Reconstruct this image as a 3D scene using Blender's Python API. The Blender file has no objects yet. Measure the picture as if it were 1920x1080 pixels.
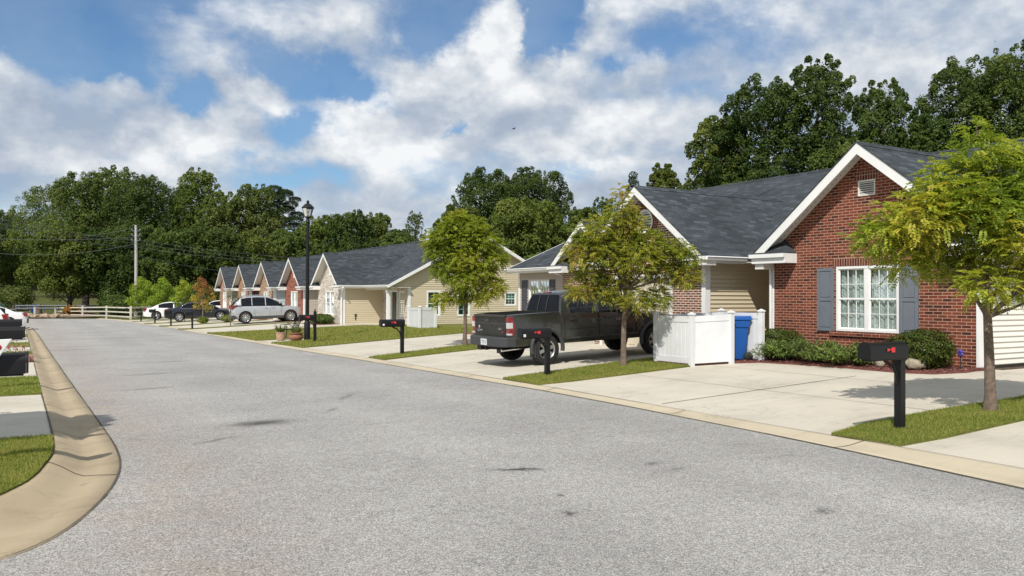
import bpy, bmesh, math, random
import numpy as np
from mathutils import Vector, Matrix
from mathutils.geometry import tessellate_polygon
PI = math.pi
scene = bpy.context.scene
COL = scene.collection

# ---------------------------------------------------------------- camera
# world: x grows towards the houses on the right, y runs along the street away from the camera
FPX, CAMH = 1520.0, 1.78
YAW, PITCH, ROLL = math.radians(30.9), math.atan(15 / 1520), 0.004
fw = Vector((math.sin(YAW) * math.cos(PITCH), math.cos(YAW) * math.cos(PITCH), math.sin(PITCH)))
rt0 = Vector((math.cos(YAW), -math.sin(YAW), 0)); up0 = rt0.cross(fw)
rt = rt0 * math.cos(ROLL) + up0 * math.sin(ROLL); up = up0 * math.cos(ROLL) - rt0 * math.sin(ROLL)
cd = bpy.data.cameras.new('camera'); cam = bpy.data.objects.new('camera', cd); COL.objects.link(cam)
cd.sensor_width = 36; cd.lens = 36 * FPX / 1920; cd.clip_start = 0.1; cd.clip_end = 3000
mw = Matrix((rt, up, -fw)).transposed().to_4x4(); mw.translation = (0, 0, CAMH)
cam.matrix_world = mw
scene.camera = cam
scene.render.resolution_x = 1024; scene.render.resolution_y = 576

def at(px, D):
    """survey help: ground position seen in photo column px at depth D along the view"""
    l = (px - 960) / FPX * D
    return (D * math.sin(YAW) + l * math.cos(YAW), D * math.cos(YAW) - l * math.sin(YAW))
def pdir(px, py):
    return (fw + rt * (px - 960) / FPX - up * (py - 540) / FPX).normalized()

# ---------------------------------------------------------------- sun and exposure
SUN = Vector((-0.68, -0.57, 1.0)).normalized()
sl = bpy.data.lights.new('sun', 'SUN'); so = bpy.data.objects.new('sun', sl); COL.objects.link(so)
sl.energy = 4.6; sl.angle = math.radians(0.53); sl.color = (1.0, 0.955, 0.88)
so.rotation_euler = (-SUN).to_track_quat('-Z', 'Y').to_euler(); so.location = (0, 0, 40)
scene.view_settings.view_transform = 'Standard'; scene.view_settings.look = 'None'
scene.view_settings.exposure = 0.0; scene.view_settings.gamma = 1.0

# ---------------------------------------------------------------- node helpers
class NT:
    def __init__(s, nt): s.nt = nt; s.n = nt.nodes; s.l = nt.links
    def new(s, t, **k):
        n = s.n.new(t)
        for a, b in k.items(): setattr(n, a, b)
        return n
    def put(s, sock, v):
        if hasattr(v, 'is_output'): s.l.new(v, sock)
        elif v is not None: sock.default_value = v
    def math(s, op, a, b=None, c=None, clamp=False):
        n = s.new('ShaderNodeMath', operation=op, use_clamp=clamp)
        s.put(n.inputs[0], a)
        if b is not None: s.put(n.inputs[1], b)
        if c is not None: s.put(n.inputs[2], c)
        return n.outputs[0]
    def vmath(s, op, a, b=None, out=0):
        n = s.new('ShaderNodeVectorMath', operation=op); s.put(n.inputs[0], a)
        if b is not None:
            if op == 'SCALE': s.put(n.inputs['Scale'], b)
            else: s.put(n.inputs[1], b)
        return n.outputs[out]
    def mix(s, f, a, b, blend='MIX'):
        n = s.new('ShaderNodeMix', data_type='RGBA', blend_type=blend)
        s.put(n.inputs[0], f); s.put(n.inputs[6], a); s.put(n.inputs[7], b); return n.outputs[2]
    def ramp(s, f, stops, mode='LINEAR'):
        n = s.new('ShaderNodeValToRGB'); n.color_ramp.interpolation = mode
        cr = n.color_ramp
        while len(cr.elements) < len(stops): cr.elements.new(0.5)
        for e, (p, c) in zip(cr.elements, stops):
            e.position = p; e.color = c if len(c) == 4 else (*c, 1)
        s.put(n.inputs[0], f); return n.outputs[0]
    def mapr(s, v, a, b, c=0, d=1, smooth=False):
        n = s.new('ShaderNodeMapRange'); n.interpolation_type = 'SMOOTHSTEP' if smooth else 'LINEAR'
        s.put(n.inputs[0], v); s.put(n.inputs[1], a); s.put(n.inputs[2], b); s.put(n.inputs[3], c); s.put(n.inputs[4], d)
        return n.outputs[0]
    def noise(s, vec, scale, detail=4, rough=0.5, out=0, dist=0):
        n = s.new('ShaderNodeTexNoise'); s.put(n.inputs['Vector'], vec); n.inputs['Scale'].default_value = scale
        n.inputs['Detail'].default_value = detail; n.inputs['Roughness'].default_value = rough
        n.inputs['Distortion'].default_value = dist; return n.outputs[out]
    def vor(s, vec, scale, out='Distance', feature='F1'):
        n = s.new('ShaderNodeTexVoronoi', feature=feature); s.put(n.inputs['Vector'], vec)
        n.inputs['Scale'].default_value = scale; return n.outputs[out]
    def pos(s): return s.new('ShaderNodeNewGeometry').outputs['Position']
    def sep(s, v):
        n = s.new('ShaderNodeSeparateXYZ'); s.put(n.inputs[0], v); return n.outputs
    def comb(s, x, y, z):
        n = s.new('ShaderNodeCombineXYZ'); s.put(n.inputs[0], x); s.put(n.inputs[1], y); s.put(n.inputs[2], z); return n.outputs[0]
    def bump(s, h, strength=0.3, dist=0.01):
        n = s.new('ShaderNodeBump'); s.put(n.inputs['Height'], h); n.inputs['Strength'].default_value = strength
        n.inputs['Distance'].default_value = dist; return n.outputs[0]

def mat(name, color=(0.5, 0.5, 0.5), rough=0.6, metal=0.0, spec=0.5, coat=0.0, var=0.0, vscale=3.0, bump=0.0, bscale=40, emit=None):
    m = bpy.data.materials.new(name); m.use_nodes = True; t = NT(m.node_tree); b = t.n['Principled BSDF']
    b.inputs['Base Color'].default_value = (*color, 1); b.inputs['Roughness'].default_value = rough
    b.inputs['Metallic'].default_value = metal; b.inputs['Specular IOR Level'].default_value = spec
    b.inputs['Coat Weight'].default_value = coat
    p = t.pos()
    if var:
        f = t.noise(p, vscale, 6, 0.6)
        d = tuple(c * (1 - var) for c in color); h = tuple(min(1, c * (1 + var * 0.7)) for c in color)
        t.l.new(t.ramp(f, [(0.3, d), (0.7, h)]), b.inputs['Base Color'])
    if bump:
        t.l.new(t.bump(t.noise(p, bscale, 5), bump, 0.01), b.inputs['Normal'])
    m['t'] = 1
    return m
def parts_of(m):
    t = NT(m.node_tree); return t, t.n['Principled BSDF']

def wallvec(t, sx=1.0, sz=1.0, zoff=0.0):
    """(distance along the wall, height) from the world position, for walls and roofs square to the street"""
    g = t.new('ShaderNodeNewGeometry'); p = t.sep(g.outputs['Position']); n = t.sep(g.outputs['True Normal'])
    ax = t.math('ABSOLUTE', n[0]); ay = t.math('ABSOLUTE', n[1])
    f = t.math('GREATER_THAN', ax, ay)
    u = t.math('ADD', t.math('MULTIPLY', f, p[1]), t.math('MULTIPLY', t.math('SUBTRACT', 1.0, f), p[0]))
    return t.comb(t.math('MULTIPLY', u, sx), t.math('MULTIPLY', t.math('ADD', p[2], zoff), sz), 0.0), p

def brick_mat(name, c1, c2, c3, mortar, bw=0.203, rh=0.0677, ms=0.011, soldier=False, zoff=0.0, rough=0.85):
    m = mat(name, c1, rough, spec=0.25); t, b = parts_of(m)
    v, p = wallvec(t, zoff=zoff)
    n = t.new('ShaderNodeTexBrick'); t.l.new(v, n.inputs['Vector'])
    n.offset = 0.0 if soldier else 0.5; n.squash = 1
    n.inputs['Scale'].default_value = 1.0; n.inputs['Mortar Size'].default_value = ms / 2 * 1.0
    n.inputs['Mortar Smooth'].default_value = 0.2; n.inputs['Bias'].default_value = 0.0
    n.inputs['Brick Width'].default_value = 0.0677 if soldier else bw; n.inputs['Row Height'].default_value = 0.21 if soldier else rh
    n.inputs['Color1'].default_value = (0, 0, 0, 1); n.inputs['Color2'].default_value = (1, 1, 1, 1); n.inputs['Mortar'].default_value = (0.5, 0.5, 0.5, 1)
    col = t.ramp(n.outputs['Color'], [(0.0, c3), (0.22, c2), (0.55, c1), (1.0, tuple(min(1, x * 1.18) for x in c1))])
    col = t.mix(t.mapr(t.noise(t.pos(), 60, 4), 0.3, 0.75, 0, 0.35), col, (*[x * 0.6 for x in c1], 1))
    col = t.mix(n.outputs['Fac'], col, t.ramp(t.noise(t.pos(), 9, 4), [(0.3, tuple(x * 0.82 for x in mortar)), (0.7, mortar)]))
    wash = t.mapr(t.noise(t.pos(), 0.9, 5), 0.35, 0.75, 0.86, 1.06)
    cc = t.new('ShaderNodeVectorMath', operation='SCALE'); t.l.new(col, cc.inputs[0]); t.l.new(wash, cc.inputs['Scale'])
    t.l.new(cc.outputs[0], b.inputs['Base Color'])
    h = t.math('ADD', t.math('MULTIPLY', n.outputs['Fac'], -1.0), t.math('MULTIPLY', t.noise(t.pos(), 90, 3), 0.35))
    t.l.new(t.bump(h, 0.55, 0.006), b.inputs['Normal'])
    return m

def stone_mat(name, c1, c2, mortar):
    m = mat(name, c1, 0.9, spec=0.2); t, b = parts_of(m)
    v, p = wallvec(t, 1.0, 1.9)
    v2 = t.vmath('ADD', v, t.vmath('SCALE', t.noise(t.pos(), 2.5, 3, out=1), 0.12))
    e = t.vor(v2, 4.6, 'Distance', 'DISTANCE_TO_EDGE'); c = t.vor(v2, 4.6, 'Color')
    cs = t.sep(c)[0]
    col = t.ramp(cs, [(0.0, c2), (0.35, tuple((a + b_) / 2 for a, b_ in zip(c1, c2))), (0.6, c1), (1, tuple(min(1, a * 1.1) for a in c1))])
    k = t.mapr(e, 0.02, 0.07, 0, 1)
    col = t.mix(k, (*mortar, 1), col)
    col = t.mix(t.mapr(t.noise(t.pos(), 14, 5), 0.5, 0.7, 0, 0.5), col, (*[x * 0.55 for x in c1], 1))
    t.l.new(col, b.inputs['Base Color']); t.l.new(t.bump(k, 0.8, 0.02), b.inputs['Normal']); return m

def siding_mat(name, c):
    m = mat(name, c, 0.55, spec=0.3); t, b = parts_of(m)
    v, p = wallvec(t, 0.25, 8.75)
    f = t.noise(v, 3.0, 4)
    t.l.new(t.ramp(f, [(0.3, tuple(x * 0.94 for x in c)), (0.7, tuple(min(1, x * 1.04) for x in c))]), b.inputs['Base Color'])
    return m

def roof_mat(name, c):
    m = mat(name, c, 0.9, spec=0.25); t, b = parts_of(m)
    g = t.new('ShaderNodeNewGeometry'); n = t.sep(g.outputs['True Normal']); p = t.sep(g.outputs['Position'])
    f = t.math('GREATER_THAN', t.math('ABSOLUTE', n[0]), t.math('ABSOLUTE', n[1]))
    u = t.math('ADD', t.math('MULTIPLY', f, p[1]), t.math('MULTIPLY', t.math('SUBTRACT', 1.0, f), p[0]))
    v = t.comb(u, t.math('MULTIPLY', p[2], 1.9), 0.0)
    def br(bw, off):
        k = t.new('ShaderNodeTexBrick'); t.l.new(v, k.inputs['Vector']); k.offset = off
        k.inputs['Scale'].default_value = 1; k.inputs['Brick Width'].default_value = bw; k.inputs['Row Height'].default_value = 0.145
        k.inputs['Mortar Size'].default_value = 0.007; k.inputs['Mortar Smooth'].default_value = 0.1
        k.inputs['Color1'].default_value = (0, 0, 0, 1); k.inputs['Color2'].default_value = (1, 1, 1, 1); k.inputs['Mortar'].default_value = (0.3, 0.3, 0.3, 1)
        return k
    k = br(0.31, 0.37)
    col = t.ramp(k.outputs['Color'], [(0, tuple(x * 0.62 for x in c)), (0.5, c), (0.86, tuple(x * 1.25 for x in c)), (1, tuple(x * 1.9 for x in c))])
    col = t.mix(k.outputs['Fac'], col, (*[x * 0.4 for x in c], 1))
    col = t.mix(t.mapr(t.noise(t.pos(), 70, 3), 0.35, 0.7, 0, 0.4), col, (*[x * 1.5 for x in c], 1))
    w = t.mapr(t.noise(t.pos(), 0.8, 5), 0.3, 0.7, 0.8, 1.15)
    col = t.vmath('SCALE', col, w)
    t.l.new(col, b.inputs['Base Color'])
    h = t.math('ADD', t.math('MULTIPLY', k.outputs['Fac'], -1.0), t.noise(t.pos(), 120, 2))
    t.l.new(t.bump(h, 0.5, 0.008), b.inputs['Normal']); return m

# ---------------------------------------------------------------- world: physical sky with a broken cloud deck
w = bpy.data.worlds.new('World'); scene.world = w; w.use_nodes = True
t = NT(w.node_tree); bg = t.n['Background']
sky = t.new('ShaderNodeTexSky', sky_type='NISHITA'); sky.sun_disc = False
sky.sun_elevation = math.asin(SUN.z); sky.sun_rotation = math.atan2(SUN.x, SUN.y)
sky.altitude = 200; sky.air_density = 1.0; sky.dust_density = 0.6; sky.ozone_density = 1.5
tc = t.new('ShaderNodeTexCoord'); d = t.vmath('NORMALIZE', tc.outputs['Generated'])
ds = t.sep(d)
zz = t.math('ADD', t.math('MAXIMUM', ds[2], 0.0), 0.22)
pl = t.comb(t.math('DIVIDE', ds[0], zz), t.math('DIVIDE', ds[1], zz), t.math('MULTIPLY', ds[2], 1.5))
warp = t.vmath('SCALE', t.vmath('SUBTRACT', t.noise(pl, 1.6, 4, out=1), (0.5, 0.5, 0.5)), 0.5)
plw = t.vmath('ADD', pl, warp)
big = t.noise(plw, 1.15, 9, 0.56)
dsc = t.vmath('MULTIPLY', d, (1, 1, 1.5)); wp2 = t.vmath('SCALE', warp, 0.06)
puff = t.noise(t.vmath('ADD', dsc, wp2), 7.5, 11, 0.55)
wisp = t.noise(t.vmath('MULTIPLY', plw, (1.0, 2.2, 1.0)), 3.0, 9, 0.62)
w1 = t.vmath('SUBTRACT', t.noise(d, 7.0, 9, 0.62, out=1), (0.5, 0.5, 0.5)); w3 = t.vmath('SUBTRACT', t.noise(d, 2.5, 3, 0.5, out=1), (0.5, 0.5, 0.5))
dw = t.vmath('NORMALIZE', t.vmath('ADD', d, t.vmath('ADD', t.vmath('SCALE', w1, 0.17), t.vmath('SCALE', w3, 0.05))))
def blob(px, py, rx, ry=None, amp=1.0, n=0.6):
    """soft patch of directions round a picture point (rx, ry in degrees)"""
    ry = ry or rx; c = pdir(px, py); a = Vector((0, 0, 1)).cross(c).normalized(); bvec = c.cross(a)
    da = t.vmath('DOT_PRODUCT', dw, tuple(a / math.tan(math.radians(rx))), out=1)
    db = t.vmath('DOT_PRODUCT', dw, tuple(bvec / math.tan(math.radians(ry))), out=1)
    r2 = t.math('ADD', t.math('MULTIPLY', da, da), t.math('MULTIPLY', db, db))
    front = t.math('GREATER_THAN', t.vmath('DOT_PRODUCT', dw, tuple(c), out=1), 0.0)
    g = t.math('EXPONENT', t.math('MULTIPLY', r2, -1.0))
    return t.math('MULTIPLY', t.math('MULTIPLY', g, front), amp)
HOLES = [(830, 45, 3.2, 1.8, .60), (1030, 50, 1.6, 2.6, .6), (560, 125, 4.2, 1.6, .52), (372, 192, 1.6, 1.1, .62), (560, 225, 2.8, 1.2, .55),
         (690, 150, 1.8, 1.2, .45), (1215, 65, 3.4, 1.9, .42), (1160, 125, 1.3, .8, .36), (180, 128, 4.5, 1.1, .36), (60, 30, 5.0, 2.6, .42), (730, 210, 1.6, .8, .3), (885, 240, .7, .6, .45), (1020, 105, 1.8, 1.4, .42),
         (60, 330, 2.5, 1.2, .2), (640, 345, 4, 1.0, .25), (820, 330, 3, 1.0, .22), (1400, 60, 4, 1.6, .2), (1330, 160, 3, 1.3, .2), (120, 95, 5, 2.0, .22), (1080, 320, 2.6, 1.0, .25), (480, 330, 3, .9, .2), (900, -60, 9, 2.5, .45), (250, -80, 10, 3, .35)]
hs = None
for h in HOLES:
    q = blob(*h[:4], amp=h[4]); hs = q if hs is None else t.math('ADD', hs, q)
CL = [(665, 215, 2.2, 2.2, .5), (960, 90, 1.9, 2.6, .75), (1190, 115, 2.0, 1.5, .5), (480, 185, 2.2, 1.5, .4), (230, 155, 3.4, 1.4, .3), (350, 250, 3.5, 1.6, .35), (740, 300, 4, 2.0, .3), (90, 330, 3.4, 1.5, .4), (1080, 260, 5, 2, .3), (970, 180, 4, 1.6, .35), (1130, 30, 1.8, 3, .3)]
cs = None
for h in CL:
    q = blob(*h[:4], amp=h[4]); cs = q if cs is None else t.math('ADD', cs, q)
dens = t.math('ADD', t.math('ADD', t.math('MULTIPLY', big, 0.6), t.math('MULTIPLY', puff, 0.65)), 0.16)
dens = t.math('SUBTRACT', dens, hs); dens = t.math('ADD', dens, t.math('MULTIPLY', cs, 0.5))
dens = t.math('ADD', dens, t.math('MULTIPLY', t.math('SUBTRACT', wisp, 0.5), 0.35))
cover = t.mapr(dens, 0.41, 0.84, 0, 1, True)
# brightness of the cloud: lit tops towards the sun, grey thick bases
off = t.vmath('ADD', d, tuple((Vector((0, 0, 1)) * 0.018 + SUN * 0.008)))
puff2 = t.noise(t.vmath('ADD', t.vmath('MULTIPLY', off, (1, 1, 1.5)), wp2), 7.5, 11, 0.55)
lit = t.math('MULTIPLY', t.math('SUBTRACT', puff, puff2), 3.0)
big2 = t.noise(dsc, 3.0, 8, 0.55)
off3 = t.vmath('ADD', d, (0, 0, 0.05)); big3 = t.noise(t.vmath('MULTIPLY', off3, (1, 1, 1.5)), 3.0, 8, 0.55)
lit = t.math('ADD', lit, t.math('MULTIPLY', t.math('SUBTRACT', big2, big3), 1.9))
shade = t.math('ADD', t.math('ADD', t.mapr(t.noise(plw, 0.9, 6), 0.35, 0.7, 0.34, 0.62), lit), t.math('MULTIPLY', cs, 0.5))
shade = t.math('ADD', shade, t.math('MULTIPLY', t.math('SUBTRACT', dens, 0.75), 0.35), clamp=True)
ccol = t.ramp(shade, [(0.0, (4.3, 5.1, 6.4)), (0.35, (5.6, 6.3, 7.3)), (0.65, (7.5, 8.0, 8.6)), (1.0, (10.2, 10.4, 10.6))])
skyc = t.mix(t.mapr(puff, .35, .65, .0, .26), t.vmath('MULTIPLY', sky.outputs[0], (0.84, 1.10, 1.28)), (5.2, 6.2, 7.6, 1))
fin = t.mix(cover, skyc, ccol)
t.l.new(fin, bg.inputs[0]); bg.inputs[1].default_value = 0.09

# ---------------------------------------------------------------- mesh helpers
def lerp(a, b, k): return a + (b - a) * k
class MB:
    def __init__(s): s.v = []; s.f = []; s.m = []; s.sm = []
    def add(s, vs, fs, mi=0, smooth=False):
        o = len(s.v); s.v += [tuple(x) for x in vs]
        for f in fs: s.f.append(tuple(i + o for i in f)); s.m.append(mi); s.sm.append(smooth)
    def quad(s, a, b, c, d_, mi=0): s.add([a, b, c, d_], [(0, 1, 2, 3)], mi)
    def box(s, x0, x1, y0, y1, z0, z1, mi=0):
        x0, x1 = sorted((x0, x1)); y0, y1 = sorted((y0, y1)); z0, z1 = sorted((z0, z1))
        s.add([(x0, y0, z0), (x1, y0, z0), (x1, y1, z0), (x0, y1, z0), (x0, y0, z1), (x1, y0, z1), (x1, y1, z1), (x0, y1, z1)],
              [(0, 3, 2, 1), (4, 5, 6, 7), (0, 1, 5, 4), (1, 2, 6, 5), (2, 3, 7, 6), (3, 0, 4, 7)], mi); return s
    def prism(s, poly, axis, a, b, mi=0):
        """poly: 2D points; axis 0 -> points are (y,z) extruded along x, 1 -> (x,z) along y, 2 -> (x,y) along z"""
        n = len(poly)
        def P(p, h): return (h, p[0], p[1]) if axis == 0 else ((p[0], h, p[1]) if axis == 1 else (p[0], p[1], h))
        vs = [P(p, a) for p in poly] + [P(p, b) for p in poly]
        fs = [tuple(range(n))[::-1], tuple(range(n, 2 * n))] + [(i, (i + 1) % n, n + (i + 1) % n, n + i) for i in range(n)]
        s.add(vs, fs, mi); return s
    def tube(s, pts, r, n=8, mi=0, smooth=True, cap=True):
        pts = [Vector(p) for p in pts]; k = len(pts)
        rr = r if isinstance(r, (list, tuple)) else [r] * k
        vs = []; prev = None
        for i, p in enumerate(pts):
            dr = (pts[min(i + 1, k - 1)] - pts[max(i - 1, 0)])
            dr = dr.normalized() if dr.length > 1e-9 else Vector((0, 0, 1))
            a = prev if prev is not None else (Vector((1, 0, 0)) if abs(dr.x) < 0.8 else Vector((0, 1, 0)))
            a = (a - dr * a.dot(dr)).normalized(); prev = a; b = dr.cross(a)
            for j in range(n):
                q = 2 * PI * j / n; vs.append(p + (a * math.cos(q) + b * math.sin(q)) * rr[i])
        fs = [(i * n + j, i * n + (j + 1) % n, (i + 1) * n + (j + 1) % n, (i + 1) * n + j) for i in range(k - 1) for j in range(n)]
        s.add(vs, fs, mi, smooth)
        if cap: s.add(vs[:n], [tuple(range(n))[::-1]], mi); s.add(vs[-n:], [tuple(range(n))], mi)
        return s
    def lathe(s, prof, c=(0, 0, 0), n=16, axis=2, mi=0, smooth=True):
        """prof: (radius, height) pairs"""
        vs = []
        for r, h in prof:
            for j in range(n):
                q = 2 * PI * j / n; a, b = r * math.cos(q), r * math.sin(q)
                p = (a, b, h) if axis == 2 else ((a, h, b) if axis == 1 else (h, a, b))
                vs.append((p[0] + c[0], p[1] + c[1], p[2] + c[2]))
        fs = [(i * n + j, i * n + (j + 1) % n, (i + 1) * n + (j + 1) % n, (i + 1) * n + j) for i in range(len(prof) - 1) for j in range(n)]
        s.add(vs, fs, mi, smooth); return s
    def xform(s, M, start=0):
        s.v[start:] = [tuple(M @ Vector(p)) for p in s.v[start:]]; return s
    def build(s, name, mats, parent=None, bevel=0, smooth_angle=None, origin=None):
        me = bpy.data.meshes.new(name)
        off = Vector(origin) if origin is not None else (Vector(parent['base']) if (parent is not None and 'base' in parent) else Vector((0, 0, 0)))
        me.from_pydata([(v[0] - off.x, v[1] - off.y, v[2] - off.z) for v in s.v], [], s.f)
        for m in (mats if isinstance(mats, (list, tuple)) else [mats]): me.materials.append(m)
        me.polygons.foreach_set('material_index', s.m); me.polygons.foreach_set('use_smooth', s.sm)
        bm = bmesh.new(); bm.from_mesh(me); bmesh.ops.recalc_face_normals(bm, faces=bm.faces); bm.to_mesh(me); bm.free()
        if smooth_angle:
            me.polygons.foreach_set('use_smooth', [True] * len(me.polygons)); me.set_sharp_from_angle(angle=math.radians(smooth_angle))
        o = bpy.data.objects.new(name, me); COL.objects.link(o)
        if parent is not None:
            o.parent = parent
            if 'base' in parent: o['base'] = parent['base']
        elif origin is not None: o.location = off; o['base'] = tuple(off)
        if bevel:
            b = o.modifiers.new('bevel', 'BEVEL'); b.width = bevel; b.segments = 2; b.limit_method = 'ANGLE'; b.angle_limit = math.radians(40)
        return o

ROOTS = []
def thing(name, label, cat, base=(0, 0, 0), group=None):
    o = bpy.data.objects.new(name, None); COL.objects.link(o); o.empty_display_size = 0.3
    o.location = base; o['base'] = tuple(base); o['label'] = label; o['category'] = cat
    if group: o['group'] = group
    ROOTS.append(o); return o
def tag(o, label=None, cat=None, group=None, kind=None):
    if label: o['label'] = label
    if cat: o['category'] = cat
    if group: o['group'] = group
    if kind: o['kind'] = kind
    return o
def kids(o): return [c for c in bpy.data.objects if c.parent == o]
def copy_tree(o, parent=None):
    c = o.copy(); COL.objects.link(c)
    if parent is not None: c.parent = parent
    for ch in kids(o): copy_tree(ch, c)
    return c

# ---------------------------------------------------------------- terrain
def ss(a, b, v):
    k = min(1, max(0, (v - a) / (b - a))); return k
def fall(y): return -0.0075 * max(0, min(y, 110) - 6)
def T(x, y): return fall(y) + 0.32 * ss(8.8, 16.0, x)
def hill(x, y):
    # depth along the line of sight and sideways position
    D = x * math.sin(YAW) + y * math.cos(YAW); L = x * math.cos(YAW) - y * math.sin(YAW)
    k = L / max(D, 1)
    left = 1 - ss(-0.60, -0.42, k)
    r1 = 3.2 * ss(112, 168, D) + 10 * ss(165, 330, D)
    r2 = 1.2 * ss(118, 160, D) + 6 * ss(165, 330, D)
    return (r1 * left + r2 * (1 - left)) if y > 95 else 0
def ground_z(x, y): return T(x, y) + hill(x, y)

def drape(name, poly, mats, zf, lift=0.0, step=1.2, parent=None):
    cl = []
    for p in poly:
        if not cl or math.dist(cl[-1], p) > 1e-4: cl.append((p[0], p[1]))
    poly = cl; bm = bmesh.new(); vs = [bm.verts.new((p[0], p[1], 0)) for p in poly]
    for tri in tessellate_polygon([[Vector((p[0], p[1], 0)) for p in poly]]):
        a, b, c = (poly[i] for i in tri)
        if abs((b[0] - a[0]) * (c[1] - a[1]) - (c[0] - a[0]) * (b[1] - a[1])) > 1e-9: bm.faces.new([vs[i] for i in tri])
    xs = [p[0] for p in poly]; ys = [p[1] for p in poly]
    def cuts(lo, hi, st):
        o = []; c = max(lo, -40)
        while c < min(hi, 60): c += st; o.append(c)
        return o
    lines = [((c, 0, 0), (1, 0, 0)) for c in cuts(min(xs), max(xs), step)] + [((0, c, 0), (0, 1, 0)) for c in
             [6, 20, 40, 60, 80, 100, 110] if min(ys) < c < max(ys)] + [((c, 0, 0), (1, 0, 0)) for c in (8.8, 16.0) if min(xs) < c < max(xs)]
    for co, no in lines:
        bmesh.ops.bisect_plane(bm, geom=bm.verts[:] + bm.edges[:] + bm.faces[:], plane_co=co, plane_no=no)
    for v in bm.verts: v.co.z = zf(v.co.x, v.co.y) + lift
    for f in bm.faces:
        f.normal_update()
        if f.normal.z < 0: f.normal_flip()
    if sum(f.normal.z * f.calc_area() for f in bm.faces) < 0:
        for f in bm.faces: f.normal_flip()
    me = bpy.data.meshes.new(name); bm.to_mesh(me); bm.free(); me.materials.append(mats)
    o = bpy.data.objects.new(name, me); COL.objects.link(o)
    if parent: o.parent = parent
    return o

# ---------------------------------------------------------------- ground materials
def asphalt():
    m = mat('asphalt', (0.2, 0.2, 0.2), 0.92, spec=0.25); t, b = parts_of(m); p = t.pos()
    n1 = t.noise(p, 170, 2, 0.6); n2 = t.vor(p, 125, 'Color'); n3 = t.noise(p, 28, 3, 0.6)
    s = t.math('ADD', t.math('MULTIPLY', n1, 0.55), t.math('MULTIPLY', t.sep(n2)[0], 0.45))
    col = t.ramp(s, [(0.20, (0.090, 0.087, 0.082)), (0.42, (0.264, 0.254, 0.240)), (0.60, (0.400, 0.386, 0.365)), (0.84, (0.67, 0.645, 0.61))])
    big = t.mapr(t.noise(p, 0.35, 6, 0.6), 0.3, 0.7, 0.86, 1.10)
    mid = t.math('MULTIPLY', t.mapr(n3, 0.3, 0.7, 0.88, 1.12), t.mapr(t.noise(p, 9, 4, .7), .3, .7, .91, 1.09))
    col = t.vmath('SCALE', col, t.math('MULTIPLY', big, mid))
    lane = t.math('MULTIPLY', t.math('SINE', t.math('ADD', t.math('MULTIPLY', t.sep(p)[0], 2.9), t.math('MULTIPLY', t.noise(p, 0.25, 2), 2.0))), t.mapr(t.noise(t.vmath('MULTIPLY', p, (1, .15, 1)), 0.8, 4), .3, .7, 0.0, 0.07))
    col = t.vmath('SCALE', col, t.math('ADD', lane, 1.0))
    ck = t.math('LESS_THAN', t.math('ABSOLUTE', t.math('SUBTRACT', t.noise(t.vmath('MULTIPLY', p, (.8, 1.6, 1)), 0.9, 9, 0.68), 0.5)), 0.0035)
    ck = t.math('MULTIPLY', ck, t.mapr(t.noise(p, 0.5, 3), 0.5, 0.62, 0, 0.6))
    col = t.mix(ck, col, (0.05, 0.048, 0.046, 1))
    pt = t.mapr(t.noise(t.vmath('MULTIPLY', p, (.6, 1.5, 1)), 1.3, 7, 0.7), 0.60, 0.72, 0, 0.30)
    col = t.mix(pt, col, t.vmath('SCALE', col, 0.55))
    pt2 = t.mapr(t.noise(t.vmath('MULTIPLY', p, (.9, .5, 1)), 3.3, 7, 0.75), 0.66, 0.72, 0, 0.55)
    col = t.mix(pt2, col, t.vmath('SCALE', col, 0.5))
    # worn wheel paths and dusty warm tint towards the kerb
    x = t.sep(p)[0]
    warm = t.math('MULTIPLY', t.mapr(t.math('ABSOLUTE', t.math('SUBTRACT', x, 1.0)), 0.0, 1.6, 0.5, 0.0), t.mapr(t.noise(p, 1.6, 5), 0.35, 0.65, 0.2, 1))
    col = t.mix(warm, col, t.vmath('MULTIPLY', col, (1.08, 0.93, 0.78)))
    st = None
    q = t.vmath('ADD', p, t.vmath('SCALE', t.vmath('SUBTRACT', t.noise(p, 5, 5, 0.7, out=1), (0.5, 0.5, 0.5)), 0.30))
    qs = t.sep(q)
    for (cx, cy, rx, ry, ang, a) in [(2.88, 11.76, .42, .24, 0.1, .9), (4.36, 7.16, .24, .06, -0.5, 1.0), (3.81, 5.46, .06, .06, 0, 1.0), (5.77, 6.67, .12, .07, .3, .6), (5.75, 6.33, .16, .05, .2, .45), (5.71, 4.47, .11, .05, .3, .7), (2.04, 10.6, .3, .06, .6, .55), (2.1, 17.5, .5, .1, .3, .5), (2.6, 21, .6, .12, .3, .5), (3.4, 25, .7, .15, .2, .45), (4.1, 6.0, .04, .04, 0, .7), (5.0, 14.2, .5, .05, 1.0, .5), (4.2, 12.6, .3, .04, 1.0, .5), (1.9, 33, 1.2, .2, .2, .4), (3.4, 42, 1.5, .25, .2, .4)]:
        dx = t.math('SUBTRACT', qs[0], cx); dy = t.math('SUBTRACT', qs[1], cy); c, s_ = math.cos(ang), math.sin(ang)
        u = t.math('DIVIDE', t.math('ADD', t.math('MULTIPLY', dx, c), t.math('MULTIPLY', dy, s_)), rx)
        v = t.math('DIVIDE', t.math('SUBTRACT', t.math('MULTIPLY', dy, c), t.math('MULTIPLY', dx, s_)), ry)
        g = t.math('MULTIPLY', t.math('EXPONENT', t.math('MULTIPLY', t.math('ADD', t.math('MULTIPLY', u, u), t.math('MULTIPLY', v, v)), -1.0)), a)
        st = g if st is None else t.math('MAXIMUM', st, g)
    col = t.mix(st, col, (0.045, 0.043, 0.042, 1))
    t.l.new(col, b.inputs['Base Color'])
    t.l.new(t.bump(s, 0.8, 0.006), b.inputs['Normal']); return m

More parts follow.
